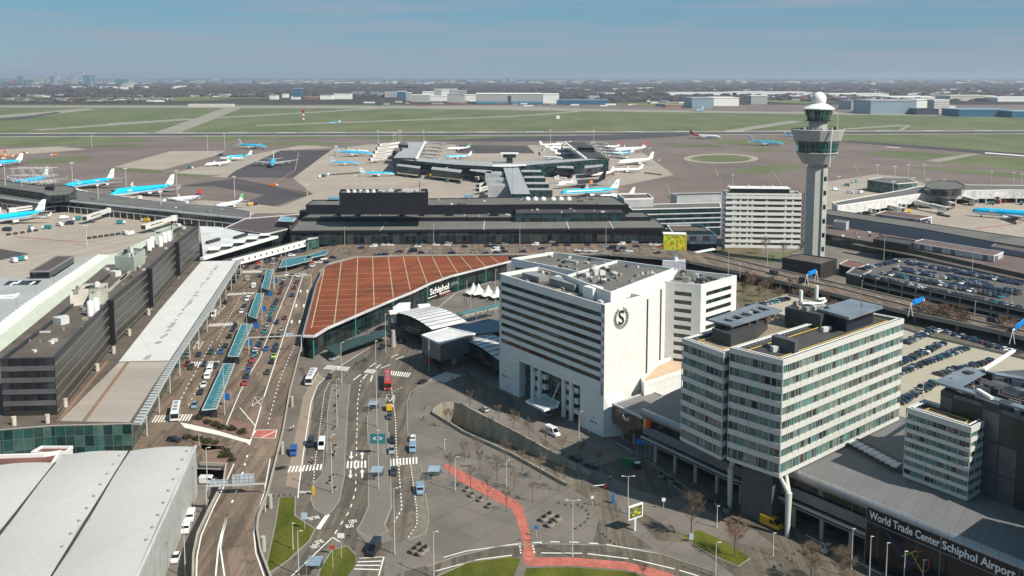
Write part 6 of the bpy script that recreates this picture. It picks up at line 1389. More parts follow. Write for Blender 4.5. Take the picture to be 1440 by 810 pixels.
row(K8(640,235),K8(1400,372),10.5,'sixth',WG,seed=6,occ=.9);row(K8(660,247),K8(1440,392),10.5,'seventh',WG,seed=26,occ=.85);row(K8(980,372),K8(1440,462),10.5,'right middle',WG,seed=27);row(K8(1310,418),K8(1440,445),10.5,'short right',WG,seed=7)
row(K8(345,285),K8(590,228),10.5,'far left',WG,seed=8,turn=math.pi/2)
K9=lambda x,y:(1240+x/7.2,480+y/7.2)
WS='on the sandy roof deck'
row(K9(150,245),K9(640,20),8.5,'upper middle',WS,seed=11,step=2.5);row(K9(150,335),K9(850,75),8.5,'lower middle',WS,seed=12,step=2.5)
row(K9(150,640),K9(560,415),8.5,'nearest',WS,seed=13,step=2.5);row(K9(560,350),K9(1180,190),8.5,'right middle',WS,seed=14,step=2.5,occ=.8)
row((1268,486),(1316,463),8.5,'upper left',WS,seed=15,step=2.5);row((1318,466),(1440,500),8.5,'back',WS,seed=16,step=2.5)
row((1052,433),(1108,421),8.5,'lone','behind the rear glass office',seed=17,step=2.5);row((1240,612),(1268,596),8.5,'corner',WS,seed=19)
row((1157,343),(1186,341),.12,'first','right of the control tower',seed=18,occ=.9);row((1160,337),(1186,336),.12,'second','right of the control tower',seed=20,occ=.9)
order=sorted(CARS,key=lambda c:c[0]**2+c[1]**2+(c[2]-CAMH)**2)
cnt={}
def loc_words(c):
 return None
seen={}
bygroup={}
for c in order:
 if c[6]is None:bygroup.setdefault((c[7],c[4]),[]).append(c)
LW={'cars at the bend of the forecourt':'at the far forecourt bend','cars on the left lanes of the forecourt':'left of the teal shelters','queue of cars along the teal shelters':'in the queue right of the teal shelters','cars in the right lanes of the forecourt':'in the right-hand forecourt lanes','cars passing the front of the black terminal':'on the road before the black terminal'}
lab={}
for(g_,col_),L in bygroup.items():
 far=g_.startswith(('cars passing','cars at'))
 if far:L=sorted(L,key=lambda c:c[0])
 for i,c in enumerate(L):
  if len(L)==1:lab[id(c)]='the only %s car %s'%(col_,LW[g_])
  else:lab[id(c)]='%s car %s, %s such from the %s'%(col_,LW[g_],ordw(i),'left' if far else 'front')
def far_mesh(kind,col):
 k=(kind,col)
 if k not in SIMPLE:
  me_o=build_vehicle('parked_car',kind,col,True).build('parked_car',[paintm(col),GL,TY]);me=me_o.data;bpy.data.objects.remove(me_o);SIMPLE[k]=me
 return SIMPLE[k]
rest=MB()
for i,c in enumerate(order):
 x,y,z,h,col,kind,l,g_=c
 l=l or lab[id(c)];cat='van' if kind in('van','minibus')else 'car';dist=math.sqrt(x*x+y*y)
 if i<300:
  if dist<400 and not g_.startswith('cars parked'):
   k=(kind,col)
   if k not in PROTO:
    o=build_vehicle('delivery_van' if cat=='van' else 'passenger_car',kind,col);PROTO[k]=o;o.location=(x,y,z);o.rotation_euler=(0,0,h)
   else:o=copy_tree(PROTO[k],(x,y,z),h)
  else:
   o=bpy.data.objects.new('parked_van' if cat=='van' else 'parked_car',far_mesh(kind,col));COL.objects.link(o);o.location=(x,y,z);o.rotation_euler=(0,0,h)
  tag(o,l,cat,g_)
 else:
  me=far_mesh(kind,col);M=Matrix.Translation((x,y,z))@Matrix.Rotation(h,4,'Z')
  mi={'white':0,'silver':1,'grey':1,'light blue':1,'beige':1,'red':2}.get(col,3)
  b0=len(rest.v);rest.v+=[M@v.co for v in me.vertices]
  for f in me.polygons:rest.f.append([b0+k for k in f.vertices]);rest.mi.append([mi,4,4][f.material_index]);rest.sm.append(False)
if rest.v:
 o=rest.build('parked_cars',[paintm('white'),paintm('silver'),paintm('red'),paintm('navy'),GL],kind='stuff');tag(o,'remaining far rows of parked cars on the multistorey roof and terminal road','parked cars')
def bus(name,label,px,py,h2,z,L,col,rear=None,W_=2.55,Hh=3.1,group=None):
 p=at(px,py,z);h=hd((px,py),h2,z);root=thing(name,label,'bus',(0,0,0),group)
 secs=[(-L/2,.5,Hh*.96),(-L/2+.15,.32,Hh),(L/2-.5,.32,Hh),(L/2-.05,.38,Hh*.92),(L/2,.5,1.2)]
 mb=MB();w=W_/2
 loft(mb,[[(x,-w,zb_),(x,-w,zt-.25),(x,-w+.2,zt),(x,w-.2,zt),(x,w,zt-.25),(x,w,zb_)][::-1]for x,zb_,zt in secs]);mb.build('body',paintm(col),root)
 mb=MB()
 for sg in(-1,1):mb.box((-.1,sg*(w+.005),1.35),(L-1.0,.04,1.15))
 mb.build('side_windows',GL,root)
 mb=MB();mb.box((L/2-.04,0,1.15),(.12,W_*.9,1.45));mb.build('windscreen',GL,root);mb=MB();mb.box((-L/2,0,1.6),(.06,W_*.8,1.0));mb.build('rear_window',GL,root)
 for x in(-L*.28,0,L*.25):mb=MB();mb.box((x,0,Hh),(1.6,1.2,.18));mb.build('roof_hatch',UNITM[0],root)
 for x in(-L*.3,L*.33):
  for sg in(-1,1):mb=MB();mb.tube((x,sg*(w-.28),.48),(x,sg*(w+.01),.48),.48,n=14);mb.build('wheel',TY,root)
 for sg in(-1,1):mb=MB();mb.box((L/2-.02,sg*.95,.6),(.08,.3,.25));mb.build('headlight',HL,root)
 root.location=p+Vector((0,0,.02));root.rotation_euler=(0,0,h);return root
bus('coach','white coach with black windscreen on the tan lane left of the first carriageway',438,535.5,(432.5,546),.12,12.5,'white')
bus('city_bus','white city bus standing on the lowest forecourt zebra crossing',*Bq((372,580))[0],Bq((360,640))[0],DZ,12,'white')
bus('city_bus','long red bus facing the camera above the yellow box crossing',545,540,(545.3,551),.12,16,'red')
bus('city_bus','red bus parked in the dark bay under the grey hub',612,507,(620,501),.12,12,'red')
p=at(547,577,.12);r=thing('road_sweeper','small yellow service vehicle on the crossed box behind the red bus','service vehicle',(0,0,0));mb=MB();mb.box((0,0,.5),(3.6,1.8,1.5));mb.build('body',paintm('yellow'),r);mb=MB();mb.box((-1.5,0,.9),(1.3,1.85,1.4));mb.build('cab',GL,r)
for x in(-1.2,1.2):
 for sg in(-1,1):mb=MB();mb.tube((x,sg*.6,.4),(x,sg*.95,.4),.4,n=10);mb.build('wheel',TY,r)
r.location=p;r.rotation_euler=(0,0,R(-80))
r=thing('box_truck','white box truck parked right of the control tower','truck',(0,0,0));mb=MB();mb.box((-1,0,1.0),(7,2.5,2.7));mb.build('cargo_box',WHITE,r);mb=MB();mb.box((3.5,0,.6),(1.9,2.3,2.1));mb.build('cab',paintm('silver'),r);mb=MB();mb.box((4.45,0,1.6),(.06,2.1,.9));mb.build('windscreen',GL,r)
for x in(-3,3.2):
 for sg in(-1,1):mb=MB();mb.tube((x,sg*.8,.5),(x,sg*1.2,.5),.5,n=10);mb.build('wheel',TY,r)
r.location=at(1187,346,.12);r.rotation_euler=(0,0,R(195))
def bike():
 r=bpy.data.objects.new('bicycle',None);COL.objects.link(r);BK=plain('bike_black',(.02,.02,.022),.5)
 for x in(-.52,.52):
  mb=MB();n=12
  for k in range(n):
   a,b=2*math.pi*k/n,2*math.pi*(k+1)/n;mb.bar((x+.33*math.cos(a),0,.34+.33*math.sin(a)),(x+.33*math.cos(b),0,.34+.33*math.sin(b)),.05,.05)
  mb.build('wheel',TY,r)
 mb=MB()
 for a,b in(((-.52,0,.34),(-.1,0,.35)),((-.1,0,.35),(-.25,0,.85)),((-.25,0,.8),(.38,0,.82)),((-.1,0,.35),(.38,0,.8)),((.38,0,.95),(.52,0,.34)),((-.25,0,.8),(-.52,0,.34))):mb.bar(a,b,.05,.05)
 mb.build('frame',BK,r);mb=MB();mb.box((-.27,0,.88),(.26,.16,.06));mb.build('saddle',BK,r);mb=MB();mb.bar((.34,-.28,1.0),(.34,.28,1.0),.05,.05);mb.build('handlebar',STEEL,r);return r
bk0=None;kk=0
for g_,L in(('bicycles by the parapet near the hall',[(424+i*1.4,520+i*3.6)for i in range(7)]),('bicycles beside the first zebra',[(388+i*1.8,661-i*.25)for i in range(8)]),('bicycles racked in the shade by the podium',[(927+i*3.2,668+i*2.0)for i in range(10)]),('bicycles racked under the tower',[(990+i*4.5,703+i*1.9)for i in range(6)])):
 for i,(x,y)in enumerate(L):
  p=at(x,y,.12);kk+=1
  if bk0 is None:bk0=bike();o=bk0;o.location=p;o.rotation_euler=(0,0,.2)
  else:o=copy_tree(bk0,p,.2+random.uniform(-.5,.5))
  tag(o,'black bicycle, %s from left among the %s'%(ordw(i),g_),'bicycle',g_)
# ================================================================ aircraft
SKYB=plain('airliner_blue',(.0,.47,.80),.3,0,.5,.4);AW=plain('airliner_white',(.78,.78,.77),.3,0,.5,.4);AG=plain('airliner_belly',(.42,.43,.45),.35)
ENG=plain('engine_dark',(.03,.03,.035),.4);NAVY=plain('livery_navy',(.01,.03,.14),.4)
AB=plain('livery_black',(.012,.012,.016),.3);ARED=plain('livery_red',(.5,.03,.02),.4);AGREEN=plain('livery_green',(.05,.45,.12),.4);AORG=plain('livery_orange',(.75,.20,.02),.4);ADB=plain('livery_dark_blue',(.02,.03,.15),.4)
def fuselage(mb,L,r,top,belly,tail=None,z0=None,split=-.1,dbl=False):
 z0=z0 if z0 is not None else r*1.55
 prof=[(-.5,.05,.62),(-.46,.22,.5),(-.38,.52,.28),(-.28,.85,.08),(-.2,1,0),(.33,1,0),(.40,.92,-.03),(.45,.70,-.10),(.48,.42,-.18),(.5,.06,-.26)]
 n=14;rings_=[]
 for t,s,dz in prof:
  x=t*L;q=[]
  for k in range(n):
   a=2*math.pi*(k+.5)/n;y=r*s*math.cos(a);z=r*s*math.sin(a)
   if dbl and.14<t<.46 and z>0:z*=1.28
   q.append(Vector((x,y,z0+z+r*dz)))
  rings_.append(q)
 for j in range(len(rings_)-1):
  for k in range(n):
   zz=(rings_[j][k].z+rings_[j][(k+1)%n].z+rings_[j+1][k].z+rings_[j+1][(k+1)%n].z)/4
   m=0 if(k+.5+.5)/n*2*math.pi%(2*math.pi)<math.pi*1.0+.0 and math.sin(2*math.pi*(k+1)/n)>split else 1
   if tail is not None and prof[j][0]<tail:m=2
   mb.face([rings_[j][k],rings_[j][(k+1)%n],rings_[j+1][(k+1)%n],rings_[j+1][k]],m,True)
 mb.mesh(rings_[-1],[tuple(range(n))],0)
 return z0
def slab_wing(mb,pts_,th):
 """plan outline root-lead, tip-lead, tip-trail, root-trail"""
 up=[Vector(p)+Vector((0,0,t))for p,t in zip(pts_,th)];dn=[Vector(p)-Vector((0,0,t))for p,t in zip(pts_,th)]
 mb.mesh(up+dn,[(0,1,2,3),(7,6,5,4),(0,4,5,1),(1,5,6,2),(2,6,7,3),(3,7,4,0)])
def aircraft(kind,top,belly,finm,tailm=None,engm=None,letters=None,name='airliner',winglet=None):
 S={'jumbo':(70.7,3.3,64,4),'wide':(60,2.9,58,2),'narrow':(37,1.95,34,2),'small':(30,1.55,27,2),'quad':(69,3.2,62,4)}[kind]
 L,r,span,ne=S;root=bpy.data.objects.new(name,None);COL.objects.link(root);root.empty_display_size=2
 mb=MB();z0=fuselage(mb,L,r,top,belly,(-.24 if tailm else None),dbl=(kind=='jumbo'));mb.build('fuselage',[top,belly,tailm or top],root)
 for sg in(-1,1):
  mb=MB();rc=L*.16;x0=L*.10;zz=z0-r*.45
  p=[(x0,sg*r*.8,zz),(x0-span*.30,sg*span/2,zz+span*.045),(x0-span*.30-rc*.25,sg*span/2,zz+span*.045),(x0-rc*1.15,sg*r*.8,zz)]
  if sg>0:p=p[::-1]
  slab_wing(mb,p,[r*.18,.12,.12,r*.18]if sg<0 else[r*.18,.12,.12,r*.18]);w=mb.build('wing',AG,root)
  mb=MB();q=Vector((x0-span*.30-rc*.1,sg*span/2,zz+span*.045));mb.mesh([q+Vector((rc*.12,0,0)),q+Vector((-rc*.15,0,0)),q+Vector((-rc*.25,sg*.5,r*.9)),q+Vector((-rc*.08,sg*.5,r*.9))],[(0,1,2,3),(3,2,1,0)]);mb.build('winglet',winglet or AW,w)
  mb=MB();hs=span*.18;p=[(-L*.41,sg*r*.3,z0+r*.35),(-L*.41-hs*.6,sg*hs,z0+r*.55),(-L*.41-hs*.6-rc*.22,sg*hs,z0+r*.55),(-L*.41-rc*.5,sg*r*.3,z0+r*.35)]
  if sg>0:p=p[::-1]
  slab_wing(mb,p,[.2,.08,.08,.2]);mb.build('tailplane',AG,root)
  for k in range(ne//2):
   t=(.33,.60)[k]if ne==4 else.30;y=sg*(r*.8+(span/2-r*.8)*t);x=x0-span*.30*t+r*.9;er=r*(.36 if ne==4 else.48);z=zz+span*.045*t-er*1.15
   mb=MB();mb.tube((x-er*2.6,y,z),(x+er*1.1,y,z),er*.62,er,12);e=mb.build('engine',engm or AW,root)
   mb=MB();mb.tube((x+er*1.1,y,z),(x+er*1.14,y,z),er*.8,er*.8,12);mb.build('intake',ENG,e)
 fh=r*2.75;mb=MB();xr=-L*.365
 zt=z0+r*.75
 v=[(xr,zt),(xr-fh*.85,zt+fh),(xr-fh*1.3,zt+fh),(xr-fh*1.08,zt-r*.1)]
 mb.mesh([(x,-.22,z)for x,z in v]+[(x,.22,z)for x,z in v],[(0,1,2,3),(7,6,5,4),(0,4,5,1),(1,5,6,2),(2,6,7,3),(3,7,4,0)])
 f=mb.build('fin',finm if not isinstance(finm,tuple)else finm[0],root)
 if isinstance(finm,tuple):
  mb=MB();a=[lerp(Vector((v[0][0],0,v[0][1])),Vector((v[1][0],0,v[1][1])),.45),Vector((v[1][0],0,v[1][1])),Vector((v[2][0],0,v[2][1])),lerp(Vector((v[3][0],0,v[3][1])),Vector((v[2][0],0,v[2][1])),.15)]
  for sg in(-1,1):mb.face([p+Vector((0,sg*.24,0))for p in(a if sg<0 else a[::-1])])
  mb.build('fin_marking',finm[1],f)
 if letters:
  for sg in(-1,1):
   cx=Vector((xr-fh*.72,sg*.26,zt+fh*.48));text('lettering','KLM',fh*.26,cx,(-sg*-1,0,0)if sg<0 else(-1,0,0),(0,0,1),SKYB,f,.02,.03)
   text('lettering','KLM',r*.8,Vector((L*.24,sg*(r*1.0),z0+r*.38)),(1,0,0)if sg<0 else(-1,0,0),(0,-sg*.3,1),AW,root,.02,.03)
  mb=MB();mb.box((0,0,0),(.1,.1,.1))if 0 else None
 mb=MB()
 for sg in(-1,1):
  mb=MB();mb.box((0,sg*(r+.005 if kind!='jumbo' else r+.01),z0+r*.12),(L*.62,.05,r*.10));mb.build('window_line',ENG,root)
 mb=MB();mb.box((L*.462,0,z0+r*.18+(r*.5 if kind=='jumbo' else 0)),(r*.5,r*1.15,r*.22));mb.build('cockpit_window',ENG,root)
 for x,y in((L*.38,0),(-L*.04,-r*.9),(-L*.04,r*.9)):
  mb=MB();mb.tube((x,y,.6),(x,y,z0-r*.8),.2,n=6);g=mb.build('landing_gear',STEEL,root)
  for sg in(-1,1):mb=MB();mb.tube((x,y+sg*.25,.55),(x,y+sg*.6,.55),.55,n=10);mb.build('wheel',TY,g)
 return root
AP={}
def liv(key):
 return{'blue':dict(top=SKYB,belly=AW,finm=AW,engm=AW,letters=True),'white_green':dict(top=AW,belly=AW,finm=(AW,AGREEN)),'white':dict(top=AW,belly=AW,finm=AW),'white_red':dict(top=AW,belly=AW,finm=(ADB,ARED)),'red_tail':dict(top=AW,belly=AW,finm=ARED,tailm=ARED),'black':dict(top=AB,belly=AB,finm=AB,engm=AB),'white_stripe':dict(top=AW,belly=AW,finm=(AW,ARED))}[key]
def plane(kind,key,nose,tail,label,z=0.0,snap=None):
 """nose and tail: pixels of the ground under the two ends"""
 a,b=at(*nose),at(*tail);h=math.atan2((a-b).y,(a-b).x);c=lerp(a,b,.5)
 k=(kind,key)
 if k not in AP:o=aircraft(kind,**liv(key));AP[k]=o;o.location=c+Vector((0,0,.1));o.rotation_euler=(0,0,h)
 else:o=copy_tree(AP[k],c+Vector((0,0,.1)),h)
 g='sky-blue and white airliners on the aprons' if key=='blue' else 'other airliners on the aprons'
 tag(o,label,'aircraft',g);return o
T=plane
T('jumbo','blue',(160,280),(240,270),'largest sky-blue jumbo jet, third from the left behind the left pier')
T('quad','blue',(87,270),(162,259),'sky-blue jet with white tail, second from the left behind the left pier')
T('quad','blue',(5,269),(78,254),'sky-blue jet partly hidden by white docking frames behind the left pier')
T('wide','blue',(-30,320),(54,308),'sky-blue jet cut by the left edge, in front of the left pier')
T('wide','blue',(-25,236),(18,233),'sky-blue jet at the left edge beside orange trucks')
T('narrow','white_red',(221,288),(288,281),'white airliner with blue and red tail near the left pier end')
T('narrow','white_green',(302,296),(342,288),'small white airliner with green tail at the left pier end')
T('wide','blue',(383,211),(328,208),'big sky-blue jet facing right on the far taxiway')
T('narrow','blue',(318,224),(352,222),'sky-blue jet between white ones on the pale stand');T('narrow','white_green',(304,226),(348,227),'white airliner with green tail in the middle of three on the pale stand');T('narrow','white_green',(288,235),(324,232),'white airliner with green tail nearest of three on the pale stand')
T('quad','blue',(379,244),(388,224),'sky-blue four-engined jet facing the camera on the dark stand')
T('wide','blue',(530,221),(468,219),'sky-blue jet topmost of two left of the pier west wing');T('narrow','white_green',(520,216),(486,215),'white airliner with green tail partly hidden left of the pier west wing')
T('narrow','blue',(506,233),(466,232),'sky-blue narrow jet second from top left of the pier west wing');T('narrow','blue',(549,248),(514,248),'small sky-blue jet nearest the pier left arm')
T('narrow','white_green',(628,212),(660,211),'white airliner with green tail between the pier wings, farther one');T('narrow','blue',(626,224),(661,223),'sky-blue airliner between the pier wings')
T('small','blue',(458,174.5),(483,173.5),'small sky-blue jet rolling on the distant grass-side taxiway')
for i,y in enumerate((204,208,212,217)):T('narrow','white',(792+i*6,y+2),(758+i*9,y+3),'%s white airliner from the back, docked left of the pier east wing'%ordw(i))
T('narrow','white_stripe',(792,226),(758,224),'white airliner with red-marked tail left of the pier east wing')
T('narrow','white_stripe',(838,210),(874,209),'white airliner with red tail marking, farthest right of the pier east wing');T('wide','white_stripe',(866,215),(905,213),'white airliner with striped tail right of the pier east wing');T('narrow','blue',(858,219),(889,218),'sky-blue airliner right of the pier east wing')
T('wide','white',(872,233),(914,230),'long white airliner at the right corner of the pier east arm');T('narrow','white',(858,243),(905,242),'white airliner in front of the pier east arm');T('narrow','white',(826,250),(866,246),'white airliner nearest the pier east arm, behind the black jet')
T('wide','black',(782,266),(850,261),'black airliner with dark tail and orange disc beside the pier stem');o_=bpy.data.objects[-1]if 0 else None
T('wide','blue',(790,278),(866,274),'sky-blue airliner just behind the black terminal roof domes');T('narrow','white',(850,281),(882,279),'white airliner tail peeping over the black terminal at the pale roof box')
T('wide','red_tail',(1008,196),(976,194.5),'white jet with orange-red tail on the runway turn-off');T('wide','blue',(1100,206),(1056,203.5),'sky-blue jet facing right left of the control tower');T('narrow','blue',(1125,193),(1105,192),'sky-blue jet tail just visible beside the tower bowl')
T('narrow','white_stripe',(1204,158),(1194,157),'tiny white and red-tailed jet by the far blue hangar');T('wide','blue',(977,157),(990,156),'tiny sky-blue jet at the far grey hangar');T('wide','blue',(1380,305),(1470,312),'sky-blue jet at the right edge beyond the white jet bridges')
blk=AP[('wide','black')]
for sg in(-1,1):
 mb=MB();mb.tube((-11,sg*2.6,4.8),(-11,sg*2.98,4.8),2.0,n=20);mb.build('orange_disc',AORG,None).parent=blk
mb=MB();loft(mb,[[Vector((x,2.93*s*math.cos(R(a)),4.5+2.93*s*math.sin(R(a))+dz))for a in range(0,360,30)]for x,s,dz in((6,1.0,0),(19.8,1.0,0),(24,.93,-.09),(27,.71,-.3),(28.8,.43,-.52),(30.05,.07,-.75))],smooth=True);mb.build('white_nose',AW,None).parent=blk
# ================================================================ jet bridges
JW=mat('bridge_white',(.62,.61,.58),.5,.06,.3)
def jet_bridge():
 r=bpy.data.objects.new('jet_bridge',None);COL.objects.link(r);L=22.0
 mb=MB();mb.tube((0,0,3.6),(0,0,7.4),2.2,n=12);mb.build('rotunda',JW,r);mb=MB();mb.tube((0,0,0),(0,0,3.6),.7,n=10);mb.build('rotunda_pillar',CONC,r)
 mb=MB();mb.bar((1,0,5.6),(L*.55,0,5.1),2.8,2.8);mb.build('tunnel',JW,r);mb=MB();mb.bar((L*.5,0,5.2),(L,0,4.7),3.2,3.2);t=mb.build('tunnel',JW,r)
 mb=MB()
 for sg in(-1,1):mb.bar((L*.52,sg*1.63,5.4),(L*.96,sg*1.63,5.0),.06,.6)
 mb.build('window_line',GL,t)
 mb=MB();mb.box((L+1.4,0,3.0),(3.6,4,3.4));mb.build('cab',JW,r);mb=MB();mb.box((L+3.1,0,3.3),(.4,3.2,2.6));mb.build('bellows',DARK,r)
 for sg in(-1,1):mb=MB();mb.tube((L*.86,sg*1.3,.5),(L*.86,sg*1.3,4),.25);mb.build('drive_leg',STEEL,r)
 mb=MB();mb.tube((L*.86,-1.9,.5),(L*.86,1.9,.5),.5,n=10);mb.build('drive_wheels',TY,r)
 mb=MB();mb.bar((L+1,2.4,3.2),(L-3.5,3.6,.3),1.0,.2);mb.build('service_stair',STEEL,r);return r
JB=None
def bridge(p,q,label):
 global JB
 a,b=at(*p),at(*q);h=math.atan2((b-a).y,(b-a).x);s=max(.5,min(1.6,(b-a).length/25.0))
 if JB is None:JB=jet_bridge();o=JB;o.location=a;o.rotation_euler=(0,0,h)
 else:o=copy_tree(JB,a,h)
 o.scale=(s,1,1)if s>1 else(s,max(s,.8),1)
 tag(o,label,'jet bridge','jet bridges at the piers')
BR=[((78,297),(12,304),'white jet bridge at the front of the left pier, leftmost'),((155,305),(118,316),'white jet bridge at the front of the left pier, middle one'),((245,317),(190,332),'white jet bridge at the front of the left pier, rightmost'),((120,280),(105,274),'white jet bridge reaching the second jet behind the left pier'),((196,287),(150,286),'white jet bridge under the nose of the largest jumbo'),((262,295),(236,288),'white jet bridge at the blue and red tailed airliner')]
for i in range(5):BR.append(((560-i*2,206+i*5.2),(532-i*3,208+i*5.4),'%s jet bridge from the back, left of the pier west wing'%ordw(i)))
for i in range(5):BR.append(((600-i*3,206+i*5.2),(626-i*3,207+i*5.2),'%s jet bridge from the back, right of the pier west wing'%ordw(i)))
for i in range(4):BR.append(((802+i*9,205+i*5),(782+i*9,205.5+i*5),'%s jet bridge from the back, left of the pier east wing'%ordw(i)))
for i in range(5):BR.append(((832+i*6,206+i*5),(852+i*7,207+i*5.2),'%s jet bridge from the back, right of the pier east wing'%ordw(i)))
for i,(p,q)in enumerate((((668,248),(690,250)),((667,258),(692,252)),((672,268),(694,263)),((672,274),(694,270)))):BR.append((q,p,'%s jet bridge from the back, left of the pier stem'%ordw(i)))
for i,(p,q)in enumerate((((775,240),(800,242)),((776,248),(800,248)),((780,258),(796,258)))):BR.append((p,q,'%s jet bridge from the back, right of the pier stem'%ordw(i)))
for i,(p,q)in enumerate((((1188,297),(1228,304)),((1228,294),(1282,306)),((1240,291),(1270,297)),((1266,288),(1296,292)),((1290,294),(1332,302)),((1316,287),(1352,300)),((1340,283),(1372,290)),((1376,280),(1402,286)))):BR.append((p,q,'%s white jet bridge from the left, before the white pier'%ordw(i)))
for b_ in BR:bridge(*b_)
def truck_proto(nm_,body,cab,L=6.5):
 r=bpy.data.objects.new(nm_,None);COL.objects.link(r);mb=MB();mb.box((-.8,0,.7),(L*.72,2.4,2.3));mb.build('body',body,r);mb=MB();mb.box((L*.38,0,.5),(1.7,2.2,1.9));mb.build('cab',cab,r)
 for x in(-L*.3,L*.36):
  for sg in(-1,1):mb=MB();mb.tube((x,sg*.8,.5),(x,sg*1.2,.5),.5,n=8);mb.build('wheel',TY,r)
 return r
TR={'blue':truck_proto('apron_truck',paintm('teal'),AW),'white':truck_proto('apron_truck',AW,AW),'orange':truck_proto('apron_truck',paintm('orange'),AW,9),'red':truck_proto('apron_truck',paintm('dark red'),paintm('red'),9),'yellow':truck_proto('apron_truck',paintm('yellow'),AW),'dark':truck_proto('apron_truck',paintm('navy'),paintm('dark grey'))}
rt=random.Random(9);used=set();nT={}
APR=[('on the apron before the left pier',[(90,308,'white'),(108,310,'blue'),(170,315,'blue'),(60,307,'white'),(44,323,'blue'),(66,322,'blue'),(10,325,'dark'),(98,316,'dark'),(84,318,'white'),(205,312,'yellow'),(218,318,'yellow'),(176,330,'white'),(183,331,'white'),(20,369,'white'),(30,367,'blue')]),('by the far left taxiway',[(4,220,'orange'),(14,221,'orange'),(24,220,'orange'),(35,216,'orange'),(76,219,'orange'),(8,214,'orange')]),('under the left arm of the central pier',[(556,244,'blue'),(575,243,'blue'),(570,249,'dark'),(600,246,'white'),(604,248,'yellow'),(630,256,'blue'),(646,258,'dark'),(455,249,'blue'),(462,247,'white'),(450,250,'white'),(590,250,'dark'),(618,247,'dark')]),('beside the pier stem on the right',[(785,250,'white'),(792,253,'yellow'),(800,249,'red'),(806,256,'white'),(860,246,'orange'),(870,242,'dark'),(764,212,'blue')]),('around the white pier',[(1190,262,'blue'),(1201,257,'blue'),(1175,268,'white'),(1195,272,'white'),(1210,272,'white'),(1240,264,'yellow'),(1248,263,'yellow'),(1236,266,'red'),(1230,262,'orange'),(1224,309,'yellow'),(1275,299,'yellow'),(1300,292,'yellow'),(1308,292,'yellow'),(1405,286,'red'),(1414,285,'red'),(1420,283,'red'),(1393,288,'blue'),(1436,288,'blue'),(1438,306,'red'),(1340,330,'dark'),(1350,331,'dark'),(1362,332,'dark'),(1195,304,'white')]),('on the pale stand behind the left pier',[(385,262,'orange'),(360,288,'red'),(352,289,'yellow'),(268,237,'blue'),(310,219,'dark'),(330,222,'dark'),(295,293,'white')])]
for where,L_ in APR:
 nT={}
 for x,y,c in L_:nT[c]=nT.get(c,0)+1
 kx={}
 for x,y,c in sorted(L_):
  i=kx.get(c,0);kx[c]=i+1;cw={'blue':'teal','dark':'dark blue'}.get(c,c)
  l=('%s service truck %s, %s such from left'%(cw,where,ordw(i)))if nT[c]>1 else 'the only %s service truck %s'%(cw,where)
  if c not in used:o=TR[c];used.add(c);o.location=at(x,y,.05);o.rotation_euler=(0,0,rt.uniform(0,6.28))
  else:o=copy_tree(TR[c],at(x,y,.05),rt.uniform(0,6.28))
  tag(o,l,'truck','service trucks '+where)
cart=None
for ti,(x0,y0,x1,y1,n,wh)in enumerate(((125,336,182,328,7,'by the left service road'),(12,331,60,324,5,'near the left edge of the apron'),(460,247,515,243,12,'left of the central pier'),(908,244,933,247,6,'on the right stand corner'),(1320,303,1338,306,4,'under the white jet bridges'),(600,218,614,217,5,'between the pier wings'))):
 for i in range(n):
  p=lerp(at(x0,y0,.05),at(x1,y1,.05),i/n);h=hd((x0,y0),(x1,y1),0)
  if cart is None:
   cart=bpy.data.objects.new('baggage_cart',None);COL.objects.link(cart);mb=MB();mb.box((0,0,.5),(3.0,1.6,.25));mb.build('bed',DARK,cart);mb=MB();mb.box((0,0,.75),(2.4,1.3,.8));mb.build('cover',paintm('dark grey'),cart)
   for x in(-1,1):mb=MB();mb.tube((x,-.8,.3),(x,.8,.3),.3,n=8);mb.build('wheel',TY,cart)
   o=cart;o.location=p;o.rotation_euler=(0,0,h)
  else:o=copy_tree(cart,p,h)
  tag(o,'dark baggage cart %s, %s from left'%(wh,ordw(i)),'baggage cart','baggage carts '+wh)
g0=at(42,266);r=thing('docking_frame','white lattice docking frame around a sky-blue jet behind the left pier','scaffold',g0);
for s in range(4):
 mb=MB();x=g0.x-15+s*10
 for dy in(-8,8):
  mb.bar((x,g0.y+dy,0),(x+3,g0.y+dy,22),.5,.5);mb.bar((x+8,g0.y+dy,0),(x+3,g0.y+dy,22),.5,.5)
 for z in(7,14,21):mb.bar((x,g0.y-8,z),(x+10,g0.y+8,z),.5,.5);mb.bar((x,g0.y-8,z),(x+10,g0.y-8,z),.8,.6)
 mb.build('frame_tower',POLE,r)
